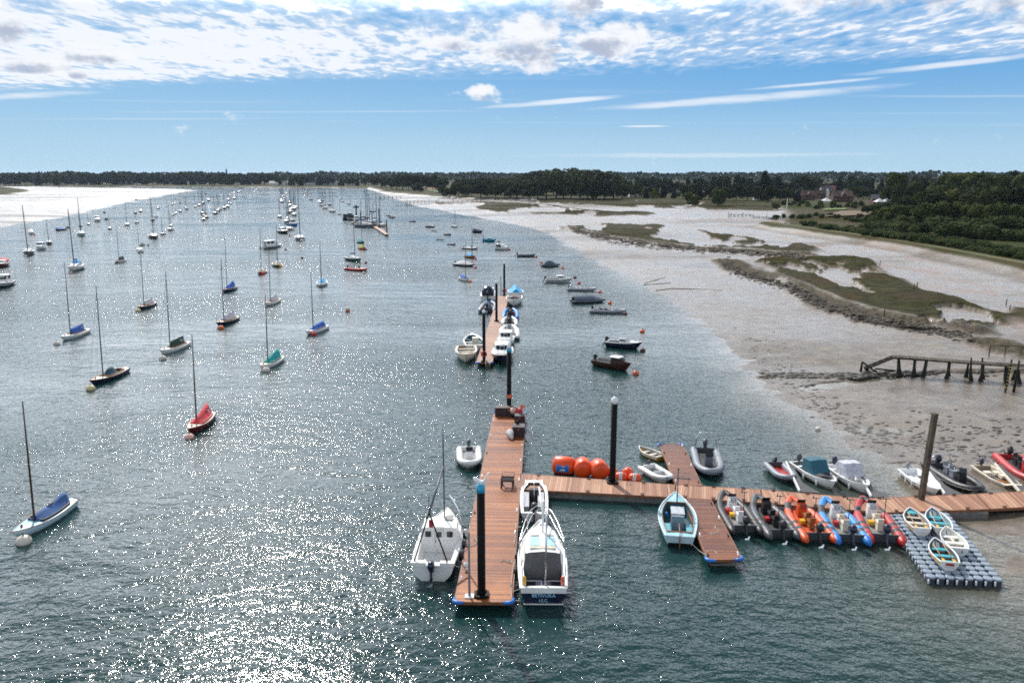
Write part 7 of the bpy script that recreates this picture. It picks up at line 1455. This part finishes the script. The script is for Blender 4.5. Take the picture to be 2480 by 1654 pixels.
# marquees, flagpole, white craft on the bank, small jetties, stakes
def marquee(xo, yo, w_, lb):
    p = ov(xo, yo); z = max(TZ(p.x, p.y), 0); rt = root('marquee', lb, 'tent', (p.x, p.y, z)); MB().add([(-w_, -w_, 2.2), (w_, -w_, 2.2), (w_, w_, 2.2), (-w_, w_, 2.2), (0, 0, 4.2)], [(0, 1, 4), (1, 2, 4), (2, 3, 4), (3, 0, 4)]).build('canopy', CANVW, rt)
    for sx in (-1, 1):
        for sy in (-1, 1): MB().cyl((sx * w_ * .96, sy * w_ * .96, 0), (sx * w_ * .96, sy * w_ * .96, 2.2), .07, 6).build('pole', WHITEP, rt)
marquee(1896, 476, 3.0, 'pale blue-white marquee left of the big brick house'); marquee(2018, 478, 2.8, 'left one of two white marquees on the lawn'); marquee(2034, 478, 2.8, 'right one of two white marquees on the lawn')
p = ov(1804, 511); H_ = zat(456 * OV, p.y); o = MB().tube([(0, 0, 0), (0, 0, H_ - 1)], [.16, .08], 8).build('flagpole', WHITEP, None, (p.x, p.y, 1)); tag(o, 'tall white flagpole mast on the bank at the creek mouth', 'flagpole')
p = ov(1791, 523); b_ = openboat('white boat drawn up on the bank at the creek mouth', WHITE, INNER, 8, 2.6, 'beached_boat', cover=(CANVW, .15, .7, lambda q: .7, .2, .2)); b_.location = (p.x, p.y, .9); b_.rotation_euler = (0, 0, R(12))
def jetty(a, b_, n, lb, hh=1.6, wd=1.1):
    p, q = ov(*a), ov(*b_); d = q - p; L = d.length; rt = root('timber_jetty', lb, 'jetty', (p.x, p.y, 0), math.atan2(d.y, d.x)); MB().box((L / 2, 0, hh), (L, wd, .12)).build('deck', OLDW, rt)
    for k in range(n): m = MB(); x = (k + .5) * L / n; m.tube([(x, -wd / 2, -.5), (x, -wd / 2, hh + (.8 if k % 3 == 0 else 0))], .13, 5); m.tube([(x, wd / 2, -.5), (x, wd / 2, hh)], .13, 5); m.build('pile_pair', WEEDW, rt)
jetty((1672, 501), (1726, 500), 6, 'small timber jetty on the mud left of the flagpole'); jetty((1726, 503), (1800, 509), 7, 'low walkway joining the bank by the flagpole', 1.3); jetty((929, 470), (1005, 468), 9, 'dark timber jetty crossing the far mud, centre right', 2.4, 1.6); jetty((1000, 468), (1110, 464), 10, 'long low timber walkway behind the far jetty', 1.6); jetty((868, 457), (925, 456), 6, 'farthest small timber jetty on the white mud', 1.8)
for k, (x, y, hh, lb) in enumerate(((1672, 500, 3.0, 'tall thin stake at the end of the small mud jetty'), (2105, 662, 1.1, 'black stake at the edge of the nearest marsh'), (2098, 664, .9, 'shorter black stake beside the marsh edge stake'), (2020, 610, 1.2, 'lone stake in the creek above the nearest marsh'), (2310, 700, 1.0, 'dark stake in the right-hand pools'), (2318, 712, .8, 'small dark stake below the one in the right-hand pools'), (1756, 607, 1.6, 'thin stake on the upper marsh island'), (2030, 722, .9, 'small stake on the rim of the nearest marsh'))):
    p = GH(x * OV, y * OV); m_ = MB(); m_.tube([(0, 0, -.3), (.03, 0, hh)], [.10, .06], 6); o = m_.build('mooring_stake', WEEDW, None, tuple(p)); tag(o, lb, 'stake')
# driftwood and weed
for k, (pts, lb) in enumerate((([(1480, 652), (1500, 645), (1520, 639), (1528, 638)], 'forked dark driftwood branch on the pale mud'), ([(1478, 655), (1510, 652), (1540, 650)], 'straight dark branch just below the forked one'), ([(1505, 668), (1540, 663), (1600, 664), (1660, 667)], 'long thin dark pole lying on the pale mud'))):
    W_ = [GH(x * OV, y * OV, .02) for x, y in pts]; o0 = W_[0]; m_ = MB(); m_.tube([p - o0 for p in W_], [.07, .07, .05, .03][:len(W_)], 6); m_.tube([W_[1] - o0, W_[1] - o0 + Vector((.7, .5, .1))], [.04, .02], 5); o = m_.build('driftwood', WEEDW, None, tuple(o0)); tag(o, lb, 'driftwood')
def lumps(name, label, cat, m, area, n, s, seed, hz=.35):
    r_ = random.Random(seed); mb = MB()
    for _ in range(n):
        x, y = area(r_); p = GH(x * OV, y * OV); k = s * r_.uniform(.4, 1.2); N = 7; rr = [r_.uniform(.7, 1.2) for _ in range(N)]
        mb.loft([[(p.x + k * q * rr[i] * math.cos(6.283 * i / N) * 1.5, p.y + k * q * rr[i] * math.sin(6.283 * i / N), p.z + z * k * hz) for i in range(N)] for q, z in ((1, -.3), (.85, .35), (.5, .8), (.12, 1.0))], smooth=True)
    o = mb.build(name, m); tag(o, label, cat, kind='stuff')
WEEDM = mat('bladder_weed', (.030, .024, .014), .55, var=.5, scale=3, bump=1)
lumps('seaweed', 'dark seaweed clumps running from the water to the ruined jetty', 'seaweed', WEEDM, lambda r: (1745 + 250 * r.random() ** .8, 862 + r.uniform(-6, 7)), 170, .36, 3)
lumps('seaweed', 'dark seaweed around the feet of the ruined jetty', 'seaweed', WEEDM, lambda r: (1985 + 330 * r.random(), 858 + r.uniform(-7, 6)), 110, .32, 4)
lumps('stones', 'scattered dark stones and weed on the near mud', 'stones', WEEDM, lambda r: (2080 + 270 * r.random(), 985 + r.gauss(0, 22)), 110, .16, 5)
lumps('stones', 'broken stones along the seaward rim of the nearest marsh', 'stones', mat('rim_stone', (.085, .072, .054), .85, var=.45, scale=2, bump=1), lambda r: (lambda q: (lerp(q, [(0, 1665), (.1, 1700), (.3, 1800), (.5, 1900), (.75, 2020), (1, 2230)]) + r.uniform(-10, 10), lerp(q, [(0, 606), (.1, 626), (.3, 655), (.5, 704), (.75, 738), (1, 775)]) + r.gauss(0, 5)))(r.random()), 1500, .24, 6, .6)
lumps('stones', 'broken stones along the seaward rim of the upper marsh', 'stones', MATS['rim_stone'], lambda r: (lambda q: (lerp(q, [(0, 1320), (.4, 1480), (1, 1850)]) + r.uniform(-10, 10), lerp(q, [(0, 530), (.4, 562), (1, 590)]) + r.gauss(0, 4)))(r.random()), 700, .42, 7, .5)
lumps('mud_ridges', 'ragged mud ridges along the near waterline', 'mud', mat('wet_mud_lump', (.09, .078, .065), .35, var=.3, scale=2, bump=1), lambda r: (lambda q: (lerp(q, [(0, 1690), (.3, 1850), (.6, 2010), (1, 2340)]) + r.gauss(30, 22), lerp(q, [(0, 770), (.3, 925), (.6, 1010), (1, 1060)]) + r.gauss(0, 14)))(r.random()), 420, .22, 8, .22)
# fields beyond the trees
def field(pts, col, name, lb=None):
    P = [ov(*p) for p in pts]; z = max(TZ(p.x, p.y) for p in P) + .5; mb = MB(); mb.add([(p.x, p.y, z) for p in P], [tuple(range(len(P)))]); o = mb.build(name, mat(name + '_surface', col, .9, var=.15, scale=.05)); tag(o, kind='structure')
field([(1020, 441.5), (975, 441.5), (985, 437.5), (1020, 437)], (.30, .15, .06), 'field'); field([(972, 443), (1016, 450), (1016, 441.8), (972, 441.8)], (.05, .09, .02), 'meadow'); field([(1886, 492), (1940, 490.5), (1945, 487), (1895, 487.5)], (.10, .15, .02), 'lawn'); field([(1890, 508), (1990, 505), (2010, 495), (1930, 494)], (.14, .09, .05), 'ploughed_field')
# ------------------------------------------------ haze
hz = MB().box((0, 0, 21), (36000, 36000, 50)).build('haze', bpy.data.materials.new('haze_air')); tag(hz, kind='stuff'); hz['label'] = 'thin summer haze over the whole harbour'; hz['category'] = 'haze'
m = hz.data.materials[0]; m.use_nodes = True; m.node_tree.nodes.clear(); vo = m.node_tree.nodes.new('ShaderNodeOutputMaterial'); pv = m.node_tree.nodes.new('ShaderNodeVolumePrincipled'); pv.inputs['Color'].default_value = (.62, .78, 1, 1); pv.inputs['Density'].default_value = .000035; pv.inputs['Anisotropy'].default_value = .3; m.node_tree.links.new(pv.outputs[0], vo.inputs['Volume'])
